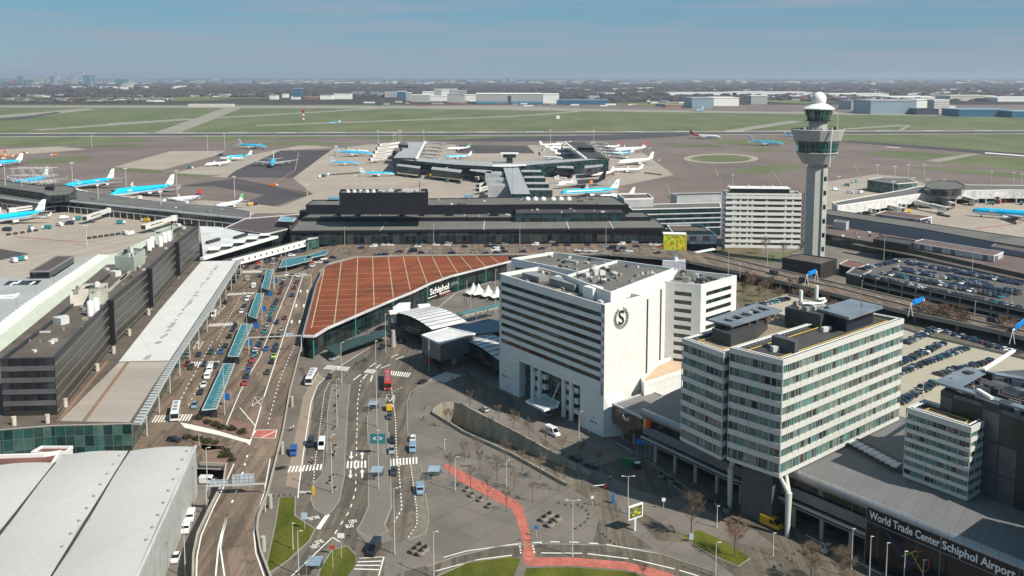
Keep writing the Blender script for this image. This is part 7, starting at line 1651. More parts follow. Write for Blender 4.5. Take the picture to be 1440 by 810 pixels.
# ================================================================ teal bus shelters on the forecourt
TRF=panes('shelter_glass',1.5,1.5,[(.008,.11,.12),(.012,.14,.15),(.008,.095,.10),(.02,.17,.18)],(.10,.26,.26),.12,.12)
shel=[(Bq((740,178),(835,172),(690,525),(575,535)),'lowest and longest'),(A((880,643),(972,640))+Bq((862,118),(775,115)),'second from the bottom'),(A((1000,402),(1062,400),(1000,600),(935,577)),'third from the bottom'),(A((1080,217),(1135,212),(1097,375),(1040,357)),'fourth from the bottom'),([(392,376),(398,364.5),(432,359),(440,361),(438,366),(408,374)],'first on the bend'),([(427,365),(432,359.5),(455,352),(462,354),(458,358)],'farthest along the bend')]
for px,w in shel:
 z=DZ+3.1;P=ccw(pts(px,z));root=thing('bus_shelter','long teal glass bus shelter on the forecourt, %s'%w,'shelter',base_of(P)+Vector((0,0,DZ)),'teal shelters on the forecourt')
 mb=MB();mb.sheet([(p.x,p.y,z)for p in P]);mb.build('glass_roof',TRF,root)
 mb=MB();mb.ring(P,.25,z-.2,z+.08);mb.build('roof_frame',mat('frame_pale',(.45,.55,.54),.4),root)
 if len(px)==4:
  q=pts(px,z);a,b,c,d=q;n=int((d-a).length/2.4)
  mb=MB()
  for i in range(1,n):t=i/n;l,r_=lerp(a,d,t),lerp(b,c,t);mb.bar(lerp(l,r_,.55)+Vector((0,0,.12)),r_+Vector((0,0,.12)),.28,.1)
  o=mb.build('roof_ribs',POLE,root);o['kind']='stuff'
  for i in range(5):
   for s_ in(.2,.8):p=lerp(lerp(a,d,(i+.5)/5),lerp(b,c,(i+.5)/5),s_);mb=MB();mb.tube((p.x,p.y,DZ),(p.x,p.y,z-.1),.09,n=8);mb.build('post',STEEL,root)
  p=lerp(d,c,.8);mb=MB();mb.box((p.x,p.y+.8,DZ),(1.6,.5,2.6));mb.build('ticket_machine',DARK,root)
# ================================================================ lamp posts
def lamp_proto(nm_,h,arm,dbl=False):
 r=bpy.data.objects.new(nm_,None);COL.objects.link(r);mb=MB();mb.tube((0,0,0),(0,0,h),.16,.08,8);mb.build('pole',POLE,r)
 mb=MB();mb.tube((0,0,0),(0,0,.5),.26,.2,8);mb.build('foot',CONC,r)
 for s in((-1,1)if dbl else(1,)):
  mb=MB();mb.bar((0,0,h-.05),(s*arm,0,h+.15),.1,.1);mb.build('arm',POLE,r);mb=MB();mb.box((s*(arm+.2),0,h+.08),(.7,.3,.12));mb.build('lamp_head',UNITM[1],r)
 return r
LP={}
def lamp(px,py,top,z,label,style='single',group='lamp posts on the streets',h=None):
 b=at(px,py,z);h=h or ht(px,py,top,z)
 if style not in LP:
  LP[style]={'single':lambda:lamp_proto('street_lamp',14,.6),'double':lambda:lamp_proto('street_lamp',14,1.2,True),'mast':mast_proto,'bare':lambda:lamp_proto('street_lamp',14,.05)}[style]();o=LP[style];o.location=b
 else:o=copy_tree(LP[style],b)
 o.scale=(1,1,h/(30.0 if style=='mast' else 14.0));tag(o,label,'lamp post' if style!='mast' else 'floodlight mast',group)
def mast_proto():
 r=bpy.data.objects.new('floodlight_mast',None);COL.objects.link(r);mb=MB();mb.tube((0,0,0),(0,0,30),.45,.25,8);mb.build('pole',POLE,r);mb=MB();mb.box((0,0,29.5),(3.4,.8,.9));mb.build('lamp_bar',WHITE,r);return r
for x,y,t,st,l in((532.5,687.5,606,'bare','tall pole on the second traffic island by the lower shelter'),(530,600,481,'bare','tallest pole on the second island beside the red bus'),(467,693,612,'single','lamp post at the lower tip of the first island'),(474,600,534,'single','lamp post in the middle of the first island'),(480.5,541,482,'single','lamp post at the upper end of the first island'),(542.5,496,442,'bare','lamp post near the dark station bay'),(555,779,687,'single','tall lamp post beside the long black van'),(610,812,748,'single','lamp post at the bottom beside the four dark planters'),(603.5,522,474,'bare','pole in front of the grey hub'),(805,782,704,'double','lamp post on the verge of the roundabout'),(882.8,723,670,'double','double-headed lamp post beside the tilted billboard'),(814,625,579,'single','lamp post in front of the hotel corner'),(914,641,602,'bare','lamp post at the wall under the low podium'),(978.5,671,633,'bare','lamp post along the shaded kerb of the podium'),(1008,742,712,'bare','short lamp post between the two bare trees'),(1087,781,750,'bare','short lamp post right of the grass bed'),(1006,812,763,'single','lamp post at the bottom in front of the grass bed'),(640,690,643,'single','lamp post at the start of the red cycle path'),(712,684,647,'single','lamp post in the second row of young trees'),(625,632,618,'bare','short post at the left of the ramp wall'),(1197,800,744,'bare','first flag pole before the black sign wall'),(1222,820,755,'bare','second flag pole before the black sign wall'),(1245,826,764,'bare','third flag pole before the black sign wall'),(1270,836,776,'bare','fourth flag pole before the black sign wall'),(1296,846,788,'bare','fifth flag pole before the black sign wall'),(420,808,747,'single','lamp post on the lower lawn by the bus lettering'),(412,772,736,'bare','white pole on the lower left lawn'),(293,717,630,'single','tall lamp post by the white hall near the overhead gantry'),(281,650,612,'bare','lamp post beside the brick bed with shrubs'),(261,812,735,'bare','tall pole in the gap between hall and elevated road'),(656.5,412,395,'bare','pole on the plaza behind the ribbed roof'),(662,448,416,'bare','tall thin pole beside the ribbed roof'),(697,441,380,'bare','pole at the left end of the hotel')):
 lamp(x,y,t,.12,l,st)
for x,y,t,l in(([*Bq((753,573))[0],Bq((738,180))[0][1]]+['tall pole through the lowest teal shelter']),([*A((930,808))[0],A((925,560))[0][1]]+['tall pole at the second teal shelter from the bottom']),([*A((1045,622))[0],A((1035,330))[0][1]]+['tall pole at the third teal shelter from the bottom']),([*A((1142,392))[0],A((1135,140))[0][1]]+['tall pole at the fourth teal shelter from the bottom']),([*A((1233,242))[0],A((1230,30))[0][1]]+['tall pole at the teal shelter on the bend']),(485,345,319,'lamp post before the left part of the black terminal'),(610,345,316,'lamp post before the middle of the black terminal'),(731,343,315,'lamp post before the terminal above the red roof tip'),(852,343,315,'lamp post before the right part of the black terminal'),(1024,385,352,'lamp post on the flyover behind the hotel wing'),(1079,375,340,'lamp post on the flyover before the white office'),(1040.5,390,368,'lamp post on the flyover left of the verge')):
 lamp(x,y,t,DZ,l,'bare','lamp posts on the elevated roads')
for x,y,t,l in((1242.5,372,333,'lamp post at the back left of the multistorey deck'),(1367,384,355,'lamp post at the back right of the multistorey deck'),(1205.5,410,381,'lamp post before the left end of the multistorey garage'),(1369.5,460,424,'lamp post before the middle of the multistorey garage'),(1420,458,407,'lamp post before the right part of the multistorey garage'),(1183,336,310,'lamp post right of the control tower'),(1297,568,540,'yellow-based lamp post on the nearest row of the sandy deck'),(1297,505,493,'yellow-based lamp post in the upper row of the sandy deck'),(1210,440,395,'pole behind the tall glass office roof'),(1212,396,385,'pole at the garage lodge')):
 lamp(x,y,t,10.5 if y<400 and x>1230 else(8.5 if y>490 else.12),l,'bare','lamp posts around the car parks')
ms=[(9,285,222),(32,286,252),(103,273,229),(139,296,254),(178,276,237),(227,305,266),(249,272,240),(330,278,248),(122,346,317),(432,276,260),(129,208,191),(292,212,191),(316,210,188),(532,205,184),(553,205,190),(556,204,188),(561,205,184),(564,204,184),(596,202,184),(774,206,183),(835,207,184),(1030,261,246),(1179,270,248),(1233,258,232),(1258,256,234),(1277,250,232),(1299,249,232),(1304,275,252),(1327,272,253),(1283,278,250),(1255,284,255),(1394,254,241),(1425,257,243),(1436,258,245),(500,262,247),(628,254,236)]
for i,(x,y,t)in enumerate(sorted(ms)):lamp(x,y,t,0,'white floodlight mast on the airfield, %s from the left'%ordw(i),'mast','floodlight masts')
# ================================================================ gantries and signs
BLUES=plain('sign_blue',(.01,.13,.42),.4);GREENS=plain('sign_green',(.03,.10,.09),.4)
def gantry(name,label,a,b,z,top,panels,m=POLE):
 A_,B_=at(*a,z),at(*b,z);h=top;root=thing(name,label,'gantry',lerp(A_,B_,.5))
 for p in(A_,B_):mb=MB();mb.tube(p,p+Vector((0,0,h)),.2,.16,10);mb.build('leg',m,root)
 mb=MB();mb.bar(A_+Vector((0,0,h)),B_+Vector((0,0,h)),.35,.35);mb.build('crossbar',m,root)
 d=(B_-A_).normalized();n=Vector((d.y,-d.x,0));n=n if n.y<0 else-n
 for t,w,hh,mm in panels:
  p=lerp(A_,B_,t)+Vector((0,0,h+hh*.35));mb=MB();mb.bar(p-d*w/2,p+d*w/2,.25,hh);mb.build('panel',mm,root)
 return root
LOUV=panes('gantry_backs',1.1,.9,[(.40,.44,.48),(.46,.49,.52),(.36,.40,.44)],(.18,.20,.24),.14,.5)
gantry('sign_gantry','white overhead gantry with two grey panel backs over the curved ramp',(291,724),(373,720),.12,ht(373,720,680,.12),[(.22,4.6,1.8,LOUV),(.64,5.4,3.2,LOUV)])
gantry('sign_gantry','white overhead gantry over the forecourt beside the second shelter',(350,497),(424,494),DZ,6.2,[(.78,3.2,1.3,LOUV)])
gantry('sign_gantry','white overhead gantry over the upper forecourt lanes',(385,405),(438,403),DZ,6.0,[(.8,3.0,1.2,LOUV)])
def vgantry(label,px,py,px2,py2,z,w):
 a,b=at(px,py,z),at(px2,py2,z);root=thing('blue_gantry',label,'gantry',lerp(a,b,.5));h=5.6
 for p in(a,b):
  for s in(-1,1):mb=MB();mb.tube(p+Vector((s*1.1,0,0)),p+Vector((0,0,h)),.16,n=8);mb.build('splayed_leg',WHITE,root)
 mb=MB();mb.bar(a+Vector((0,0,h)),b+Vector((0,0,h)),.5,.5);mb.build('beam',WHITE,root)
 for i in range(2):d=(b-a).normalized();p=lerp(a,b,.5)+Vector((0,-.3-i*.5,h+.4));w=(b-a).length*(.42-.12*i);mb=MB();mb.bar(p-d*w,p+d*w,.3,2.2-i*.5);mb.build('blue_panel',plain('gantry_blue',(.01,.22,.62),.4),root)
vgantry('bright blue sign gantry on splayed white legs over the flyover, left one',1134,402,1148,397,DZ+.2,1.6);vgantry('bright blue sign gantry on splayed white legs over the flyover, middle one',1280,445,1299,438,DZ+.2,1.6);vgantry('white-legged blue gantry at the right end of the flyover',1423,484,1450,462,DZ+.2,1.6)
def post_sign(name,label,px,py,z,ph,w,h,m,cat='sign',txt=None,posts=1,face=0.0,group=None,txt_m=None,off=0):
 b=at(px,py,z);root=thing(name,label,cat,b,group)
 for i in range(posts):x=0 if posts==1 else(-w*.4 if i==0 else w*.4);mb=MB();mb.tube(b+Vector((x,.06,0)),b+Vector((x,.06,ph)),.07,n=8);mb.build('post',POLE,root)
 mb=MB();mb.box((b.x,b.y-.05,b.z+ph-h),(w,.12,h));mb.build('panel',m,root)
 if txt:text('lettering',txt,h*.7,b+Vector((0,-.14,ph-h/2)),(1,0,0),(0,0,1),txt_m or WHITE,root,.01,.02)
 return root
for i,q in enumerate((A((1150,345)),A((1110,450)),A((1060,570)),A((1003,705)),Bq((950,70)),Bq((772,500)))):
 x,y=q[0];post_sign('parking_sign','blue sign panel on the forecourt, %s from the back'%ordw(i),x,y,DZ,4.0,1.9,1.9,BLUES,txt=['P','P','P','P','P','P'][i],group='blue signs on the forecourt')if 0 else post_sign('forecourt_sign','blue sign panel on the forecourt, %s from the back'%ordw(i),x,y,DZ,4.0,1.9,2.2,BLUES,group='blue signs on the forecourt')
post_sign('direction_sign','teal direction sign with white arrows on the second island',531.5,640,.12,6.5,4.4,3.0,plain('sign_teal',(.02,.16,.18),.4),txt='< >',posts=2)
post_sign('direction_sign','wide blue panel on two posts before the dark podium',902,638,.12,4.6,3.2,1.8,plain('gantry_blue',(.01,.22,.62),.4),posts=2)
post_sign('road_sign','round blue road sign by the end of the red cycle path',754,755,.12,2.9,.9,.9,BLUES);post_sign('road_sign','small white road sign on the curved street before the ramp',833,711,.12,2.6,.8,.8,WHITE);post_sign('road_sign','white sign on the lower lawn near the give-way lines',480,785,.12,6,1.6,1.1,WHITE);post_sign('road_sign','red-topped sign on the small lawn',468,800,.12,5.6,1.1,.9,plain('sign_red2',(.45,.04,.03),.4))
post_sign('road_sign','pale blue road sign at the lawn edge by BUS lettering',428.5,744,.12,4.2,1.5,1.7,mat('pale_blue_sign',(.40,.48,.60),.5));post_sign('road_sign','blue and white sign at the base of the larger bare tree',972,762,.12,2.2,1.0,1.6,mat('pale_blue_sign',(.40,.48,.60),.5));post_sign('road_sign','round white mirror on a post at the shade edge',933,716,.12,3.0,.9,.9,WHITE)
b=at(893,746,.12);bb=thing('billboard','tilted white-framed billboard with yellow flower picture on a post','billboard',b);d=Vector((.82,.57,0))
mb=MB();mb.box((b.x,b.y,0.1),(.5,.5,3.2));mb.build('post',WHITE,bb);mb=MB();mb.bar(Vector((b.x,b.y,5.0))-d*2.3,Vector((b.x,b.y,5.0))+d*2.3,.4,3.5);mb.build('frame',WHITE,bb)
nv=Vector((d.y,-d.x,0));mb=MB();mb.face([Vector((b.x,b.y,3.6))-d*2.0+nv*.22,Vector((b.x,b.y,3.6))+d*2.0+nv*.22,Vector((b.x,b.y,6.4))+d*2.0+nv*.22,Vector((b.x,b.y,6.4))-d*2.0+nv*.22]);mb.build('poster',mat('poster_flowers',(.10,.12,.05),.4,.9,1.2,fine=.5,fscale=4),bb)
mb=MB()
rb=random.Random(4)
for i in range(16):p=Vector((b.x,b.y,5.0))+d*rb.gauss(0,.8)+Vector((0,0,rb.gauss(0,.6)))+nv*.24;s=rb.uniform(.12,.3);mb.face([p+d*s*math.cos(k*R(60))+Vector((0,0,s*math.sin(k*R(60))))for k in range(6)])
o=mb.build('flower_print',mat('flower_yellow',(.55,.5,.03),.5),bb);o['kind']='stuff'
for x,y,l in((524,581,'small slatted bus shelter beside the red bus'),(529,678,'slatted bus shelter on the second island below the zebra'),(610,677,'slatted bus shelter standing alone right of the cobbled lane'),(440,812,'slatted shelter roof cut by the bottom edge')):
 p=at(x,y,.12);r=thing('bus_stop',l,'bus shelter',p,'slatted bus shelters on the street')
 for k in range(7):mb=MB();mb.box(p+Vector((0,-.2+k*.75,2.9-k*.05)),(3.2,.35,.12));mb.build('roof_slat',mat('slat_blue',(.30,.38,.46),.4),r)
 mb=MB();mb.box(p+Vector((0,4.6,0)),(3.0,.1,2.6));mb.build('back_glass',mat('shelter_pane',(.10,.14,.15),.1),r)
 for sx in(-1.4,1.4):
  for sy in(0,4.5):mb=MB();mb.tube(p+Vector((sx,sy,0)),p+Vector((sx,sy,2.8)),.07,n=8);mb.build('post',STEEL,r)
 mb=MB();mb.box(p+Vector((0,3.9,.4)),(2.4,.4,.12));mb.build('bench',DARK,r)
p=at(441,696,.12);r=thing('barrier','yellow barrier pillar with white arm at the bus lane end','barrier',p);mb=MB();mb.box(p,(.7,.6,2.4));mb.build('pillar',paintm('yellow'),r);mb=MB();mb.bar(p+Vector((-.3,0,1)),p+Vector((-4.2,0,1)),.12,.12);mb.build('arm',WHITE,r)
p=at(862,708,.12);r=thing('info_pillar','slim blue pillar on the pavement left of the double lamp','sign',p);mb=MB();mb.box(p,(.7,.5,2.6));mb.build('pillar',BLUES,r)
p=at(886,655,.12);r=thing('bottle_bank','dark green container in the shaded street','container',p);mb=MB();mb.box(p,(4.6,2.4,1.6),R(-28));mb.build('container',mat('container_green',(.01,.13,.06),.5),r);mb=MB();mb.bar(p+Vector((-1.9,1.0,1.9)),p+Vector((1.9,-1.0,1.9)),1.7,.7);mb.build('lid',mat('container_green',(.01,.13,.06),.5),r)
p=at(896.5,659,.12);r=thing('works_trailer','small dark blue trailer beside the green container','trailer',p);mb=MB();mb.box(p+Vector((0,0,.4)),(2.0,1.6,1.3),R(-28));mb.build('box',paintm('navy'),r);mb=MB();mb.box(p+Vector((0,0,1.7)),(1.5,1.2,.3),R(-28));mb.build('sign_top',WHITE,r)
p=at(851,687,.12);r=thing('barrier','red and white lifting barrier at the exit of the ramp road','barrier',p);mb=MB();mb.box(p,(.6,.6,1.3));mb.build('pillar',paintm('red'),r);mb=MB();mb.bar(p+Vector((0,0,1.1)),p+Vector((-3.2,-.8,1.1)),.15,.15);mb.build('arm',WHITE,r)
# ================================================================ bare trees
BARK=mat('bark',(.10,.075,.055),.95,.25,1.5);TWIG=mat('twigs',(.19,.14,.095),1,.35,.6,fine=.2)
def tree_mesh(seed,h,spread,nb=9,twigs=520,tw=.035,col=TWIG):
 rnd=random.Random(seed);r=bpy.data.objects.new('bare_tree',None);COL.objects.link(r)
 mb=MB();mb.tube((0,0,0),(0,0,h*.45),h*.014,h*.010,7);mb.tube((0,0,h*.45),(rnd.uniform(-.1,.1),0,h*.95),h*.010,h*.002,6);mb.build('trunk',BARK,r)
 mb=MB();tips=[]
 for i in range(nb):
  z=h*rnd.uniform(.32,.8);a=i*2.4+rnd.uniform(-.4,.4);L=spread*(1.15-z/h)*rnd.uniform(.7,1.1)
  p0=Vector((0,0,z));p1=p0+Vector((math.cos(a)*L*.5,math.sin(a)*L*.5,L*.45));p2=p1+Vector((math.cos(a+.3)*L*.45,math.sin(a+.3)*L*.45,L*.55))
  mb.tube(p0,p1,h*.005,h*.0035,4,caps=False);mb.tube(p1,p2,h*.0035,h*.0015,4,caps=False)
  for k in range(3):
   b_=a+rnd.uniform(-1.2,1.2);q=lerp(p0,p2,rnd.uniform(.3,.9));e=q+Vector((math.cos(b_)*L*.35,math.sin(b_)*L*.35,L*.35));mb.tube(q,e,h*.0028,h*.001,3,caps=False);tips.append((q,e))
  tips+=[(p0,p1),(p1,p2),(p1,p2)]
 for i in range(twigs):
  q,e=rnd.choice(tips);s=lerp(q,e,rnd.uniform(.3,1));d=Vector((rnd.gauss(0,.5),rnd.gauss(0,.5),rnd.uniform(.1,1))).normalized()*h*rnd.uniform(.05,.15);w=d.cross(Vector((rnd.random(),rnd.random(),.3))).normalized()*h*tw*.12
  mb.face([s-w,s+w,s+d])
 mb.build('crown',col,r);return r
TREES={'small':[tree_mesh(1,7,3.2,12,800,.018),tree_mesh(2,6.5,3.0,12,800,.018),tree_mesh(3,7.4,3.3,12,800,.018)],'big':[tree_mesh(5,12,5.0,22,3400,.011),tree_mesh(6,11,5.5,22,3400,.011,mat('reddish_twigs',(.23,.145,.10),1,.3,.6))]}
usedT=set();BRK=mat('tree_pit',(.26,.10,.07),.9)
def tree(px,py,z,label,kind='small',v=0,s=1.0,group='young bare trees',pit_=True):
 o=TREES[kind][v];key=(kind,v);p=at(px,py,z)
 if key not in usedT:usedT.add(key);o.location=p;o.rotation_euler=(0,0,random.uniform(0,6))
 else:o=copy_tree(o,p,random.uniform(0,6))
 o.scale=(s,s,s);tag(o,label,'tree',group)
rowA=[(661,577),(701,596),(722.5,608),(744,619),(767,630),(791,644),(817,654),(842,665)]
for i,(x,y)in enumerate(rowA):tree(x,y,.12,'young bare tree, %s from the top along the hotel-side ramp wall'%ordw(i),'small',i%3)
rowB=[(628,602),(672,646),(711,633+16),(735,662),(760,675),(786,690)]
for i,(x,y)in enumerate(rowB):tree(x,y,.12,'young bare tree, %s from the left along the lower ramp wall'%ordw(i),'small',(i+1)%3)
rowC=[(632,668),(653,649),(675,661),(699,676),(723,690),(749,706),(662,688),(686,703),(712,720)]
for i,(x,y)in enumerate(rowC):tree(x,y,.12,'young bare tree beside the red cycle path, %s in the loose double row'%ordw(i),'small',(i+2)%3,.92)
tree(972,755,.12,'large bare tree at the left end of the grass bed','big',0,.95,'large bare trees');tree(1033,783,.12,'reddish bare tree at the right end of the grass bed','big',1,.85,'large bare trees');tree(1140,822,.12,'bare tree crown rising from the bottom edge near the silver car','big',0,.8,'large bare trees');tree(1185,832,.12,'bare tree crown rising from the bottom edge below the flag poles','big',0,.85,'large bare trees')
tree(904,812,.12,'small reddish shrub-like tree at the edge of the cycle path','big',1,.3,'large bare trees');tree(1146,812,.12,'low bare shrub at the very bottom right','big',1,.45,'large bare trees')
hw=[(1045,420,.7),(1055,412,.8),(1068,425,.7),(1075,418,.8),(1085,410,.7),(1095,425,.7),(1110,414,.75),(1118,424,.6),(1050,398,.6),(1130,424,.7),(1142,430,.6),(1060,402,.7),(1160,436,.7),(1172,440,.6),(1290,452,.9),(1296,455,1.0),(1306,458,.9),(1313,458,.9),(1326,460,.9),(1334,462,1.0),(1350,466,1.0),(1354,468,.9),(1410,478,.9),(1425,480,.9)]
for i,(x,y,s)in enumerate(hw):tree(x,y,.12,'bare reddish tree beside the flyover, %s from the left'%ordw(i)if 1 else '','big',i%2,s,'bare trees along the flyover')
for i,(x,y,s)in enumerate(((1076,358,.95),(1101,362,.8),(1126,360,.6),(1016,360,.5),(1131,355,.6))):tree(x,y,.12,'bare tree on the verge before the white office, %s from the left'%ordw(sorted((1076,1101,1126,1016,1131)).index(x)),'big',0,s,'bare trees before the white office')
LEAF=mat('shrub_leaf',(.055,.05,.025),1,.5,1.5,fine=.3)
def shrub_mesh():
 rnd=random.Random(8);mb=MB()
 for i in range(260):
  a=rnd.uniform(0,6.28);e=rnd.uniform(0,1.5);q=Vector((math.cos(a)*math.cos(e),math.sin(a)*math.cos(e),.25+math.sin(e)*.8))*rnd.uniform(.4,1.0);d=Vector((rnd.gauss(0,1),rnd.gauss(0,1),rnd.gauss(0,1)))*.14;w=Vector((rnd.gauss(0,1),rnd.gauss(0,1),rnd.gauss(0,1)))*.14
  mb.face([q-d,q+w,q+d])
 return mb
sh=shrub_mesh().build('shrub',LEAF);first=True
SH=[Bq(q)[0]for q in((545,602),(562,610),(610,628),(625,640),(680,655),(700,665),(722,668),(735,680),(805,685),(825,692),(885,705),(895,715),(450,752),(470,758),(525,762),(545,770),(600,782),(620,790))]+[(303,624),(310,631),(317,637),(322,642),(326,648),(314,643)]
for i,(x,y)in enumerate(SH):
 p=at(x,y,DZ+.1)
 o=sh if first else sh.copy()
 if not first:COL.objects.link(o)
 first=False;o.location=p;s=random.uniform(1.0,1.7);o.scale=(s,s,s*.8);o.rotation_euler=(0,0,random.uniform(0,6));tag(o,'brown-green shrub on the brick traffic island, %s from the top left'%ordw(i),'shrub','shrubs on the brick island')
POT=mat('planter_concrete',(.21,.19,.165),.9)
def planter(px,py,label,s=1.0):
 p=at(px,py,.12);r=thing('planter',label,'planter',p,'concrete planters on the square');mb=MB();mb.lathe(p,[(.75*s,0),(1.0*s,.9*s),(.85*s,.92*s)],10);mb.build('pot',POT,r)
 o=sh.copy();COL.objects.link(o);o.name='plant';
 for k in('label','category','group'):
  if k in o:del o[k]
 o.parent=r;o.location=(0,0,.75*s);o.scale=(s*.7,s*.7,s*.7)
for i,(x,y)in enumerate(((583,778),(590,772),(598,776),(592,781))):planter(x,y,'planter with bare shrub, %s of the four beside the bottom lamp'%ordw(i),1.15)
for i,(x,y)in enumerate(((765,733),(773,728),(784,733),(774,741))):planter(x,y,'planter with bare shrub, %s of four by the red cycle path'%ordw(i),1.15)
for i,(x,y)in enumerate(((657,691),(664,699),(676,705),(688,714))):planter(x,y,'dark planter, %s in the line left of the cycle path'%ordw(i),.9)
for i,(x,y)in enumerate(((474,550),(476,561),(473,571),(471,604),(472,630),(470,640),(468,672),(464,680),(471,690))):planter(x,y,'small planter on the first island, %s from the top'%ordw(i),.8)
for i,(x,y)in enumerate(((1087,366),(1060,566),(930,672),(945,680),(1010,712),(1022,720))):planter(x,y,['planter on the verge before the square dark base','planter on the podium edge','planter in the shade left of the bicycles','planter in the shade right of the bicycles','planter beside the left splayed leg','planter right of the left splayed leg'][i],1.1)if i!=1 else None
bo=None
BL=[(770+i*7.5,713+(0 if i<4 else(i-3)*5)*1.0)for i in range(0)]
for arc,where in(([(787,708),(797,711),(806,712),(814,711),(820,714),(826,719),(829,724),(828,730),(824,735),(818,740),(811,744)],'on the small square right of the cycle path'),([(850,752),(854,756),(860,762),(866,766)],'left of the billboard'),([(1115,790),(1109,786),(1118,780),(1125,776),(1131,770),(1100,796),(1092,799)],'at the corner by the silver car'),([(386,698),(394,698),(402,697),(410,697)],'at the end of the bus lane')):
 for i,(x,y)in enumerate(arc):
  if bo is None:mb=MB();mb.tube((0,0,0),(0,0,.75),.28,.22,8);bo=mb.build('bollard',mat('bollard_stone',(.16,.15,.14),.8));o=bo
  else:o=bo.copy();COL.objects.link(o)
  o.location=at(x,y,.12);tag(o,'short grey bollard %s, %s in its arc'%(where,ordw(i)),'bollard','bollards '+where)
# ================================================================ people
def person_proto(seed,coat,legs,pose,hairc):
 bm=bmesh.new();sl_=bm.verts.layers.skin.verify()
 st=.32 if pose=='walk' else.07
 J=[(0,0,.95),(0,0,1.18),(0,0,1.42),(0,0,1.55),(.02,0,1.68),(st*.4,.1,.5),(st,.11,.06),(st+.14,.12,.04),(-st*.4,-.1,.5),(-st,-.11,.06),(-st+.14,-.12,.04),(.0,.2,1.4),(.05 if pose=='walk' else 0,.26,1.12),(.2 if pose=='walk' else.08,.25,.9),(0,-.2,1.4),(-.05,-.26,1.12),(-.1 if pose=='walk' else.06,-.25,.9),(0,.1,.9),(0,-.1,.9)]
 Rr=[.15,.15,.16,.06,.105,.075,.05,.045,.075,.05,.045,.065,.05,.04,.065,.05,.04,.10,.10]
 E_=[(0,1),(1,2),(2,3),(3,4),(0,17),(17,5),(5,6),(6,7),(0,18),(18,8),(8,9),(9,10),(2,11),(11,12),(12,13),(2,14),(14,15),(15,16)]
 V=[bm.verts.new(j)for j in J]
 for a,b in E_:bm.edges.new((V[a],V[b]))
 for v,r_ in zip(V,Rr):v[sl_].radius=(r_,r_*1.15)
 V[0][sl_].use_root=True
 me=bpy.data.meshes.new('person');bm.to_mesh(me);bm.free();ob=bpy.data.objects.new('person',me);COL.objects.link(ob)
 ob.modifiers.new('s','SKIN');ob.modifiers.new('d','SUBSURF').levels=1
 dg=bpy.context.evaluated_depsgraph_get();dg.update();m2=bpy.data.meshes.new_from_object(ob.evaluated_get(dg));bpy.data.objects.remove(ob)
 m2.materials.clear()
 for m in(plain('skin',(.42,.26,.19),.6),coat,legs,hairc):m2.materials.append(m)
 for f in m2.polygons:
  c=f.center;f.use_smooth=True
  f.material_index=3 if(c.z>1.70 or(c.z>1.6 and c.x<-.02))else 0 if(c.z>1.5 or(abs(c.y)>.2 and c.z<.93))else 2 if(c.z<.92 and abs(c.y)<.2)else 1
 m2.name='person';return m2
CL={'black':plain('cloth_black',(.02,.02,.022),.9),'blue':plain('cloth_blue',(.03,.07,.20),.9),'red':plain('cloth_red',(.35,.03,.03),.9),'grey':plain('cloth_grey',(.18,.18,.19),.9),'white':plain('cloth_white',(.6,.6,.58),.9),'orange':plain('cloth_orange',(.6,.2,.02),.9),'green':plain('cloth_green',(.03,.2,.1),.9)}
HR=plain('hair_brown',(.05,.03,.02),.9);PM={}
def person(px,py,z,coat,pose,h,label,group):
 k=(coat,pose)
 if k not in PM:PM[k]=person_proto(len(PM),CL[coat],CL['black' if coat!='black' else 'blue'],pose,HR)
 o=bpy.data.objects.new('person',PM[k]);COL.objects.link(o);o.location=at(px,py,z);o.rotation_euler=(0,0,h);tag(o,label,'person',group)
rp2=random.Random(12);CO=list(CL)
def crowd(n,x0,y0,x1,y1,z,where,jit=2.0):
 L_=[]
 for i in range(n):t=rp2.random();L_.append((x0+(x1-x0)*t+rp2.gauss(0,jit),y0+(y1-y0)*t+rp2.gauss(0,jit*.5),rp2.choice(['black','black','grey','blue','red','white','black','green','orange'])))
 L_.sort();cn={}
 for x,y,c in L_:k=cn.get(c,0);cn[c]=k+1;person(x,y,z,c,rp2.choice(['walk','stand']),rp2.uniform(0,6.28),'person in %s %s, %s such from left'%(c,where,ordw(k)),'people '+where)
crowd(9,455,482,530,466,.12,'by the green awning',2);crowd(8,500,512,520,505,.12,'at the upper end of the second island',3);crowd(5,474,545,470,600,.12,'on the first island',2);crowd(6,471,610,468,650,.12,'on the lower first island',1.5)
crowd(4,438,655,441,651,.12,'on the left zebra crossing',2);crowd(3,405,608,412,604,.12,'in green by the parapet',2);crowd(16,645,425,700,420,1.3,'on the plaza terrace',6);crowd(5,650,452,700,440,.12,'below the teal walkway',3)
crowd(6,375,445,352,520,DZ,'beside the blue forecourt signs',3);crowd(6,345,530,360,480,DZ,'under the second teal shelter',3);crowd(5,388,400,378,430,DZ,'by the upper teal shelters',2);crowd(4,256,520,262,512,DZ,'at the second zebra crossing',2)
for x,y,c,l in((597,577,'black','person in black walking left of the curved ramp wall'),(596,591,'black','person in black nearer the left end of the ramp wall'),(693,591,'black','person in black beside the silver parked car'),(635,534,'black','person in black on the striped entrance crossing'),(487,531,'black','lone person in black on the tip of the first island'),(703,553,'black','left one of two people by the hotel left block'),(707,554,'grey','right one of two people by the hotel left block'),(828,613,'red','person in red at the hotel right corner'),(858,676,'white','person in white crossing the shaded street'),(884,628,'white','person in white before the low podium'),(1088,803,'black','person in black at the bottom near the bollards'),(719,543,'blue','person in blue at the hotel left block corner'),(563,694,'grey','person in grey right of the dotted lane'),(599,693,'black','person in black beside the pale blue van'),(760,770,'white','cyclist in white on the zebra of the cycle path'),(1062,712,'white','person in white by the dark lift core')):
 person(x,y,.12,c,'walk',rp2.uniform(0,6),l,'people walking alone')
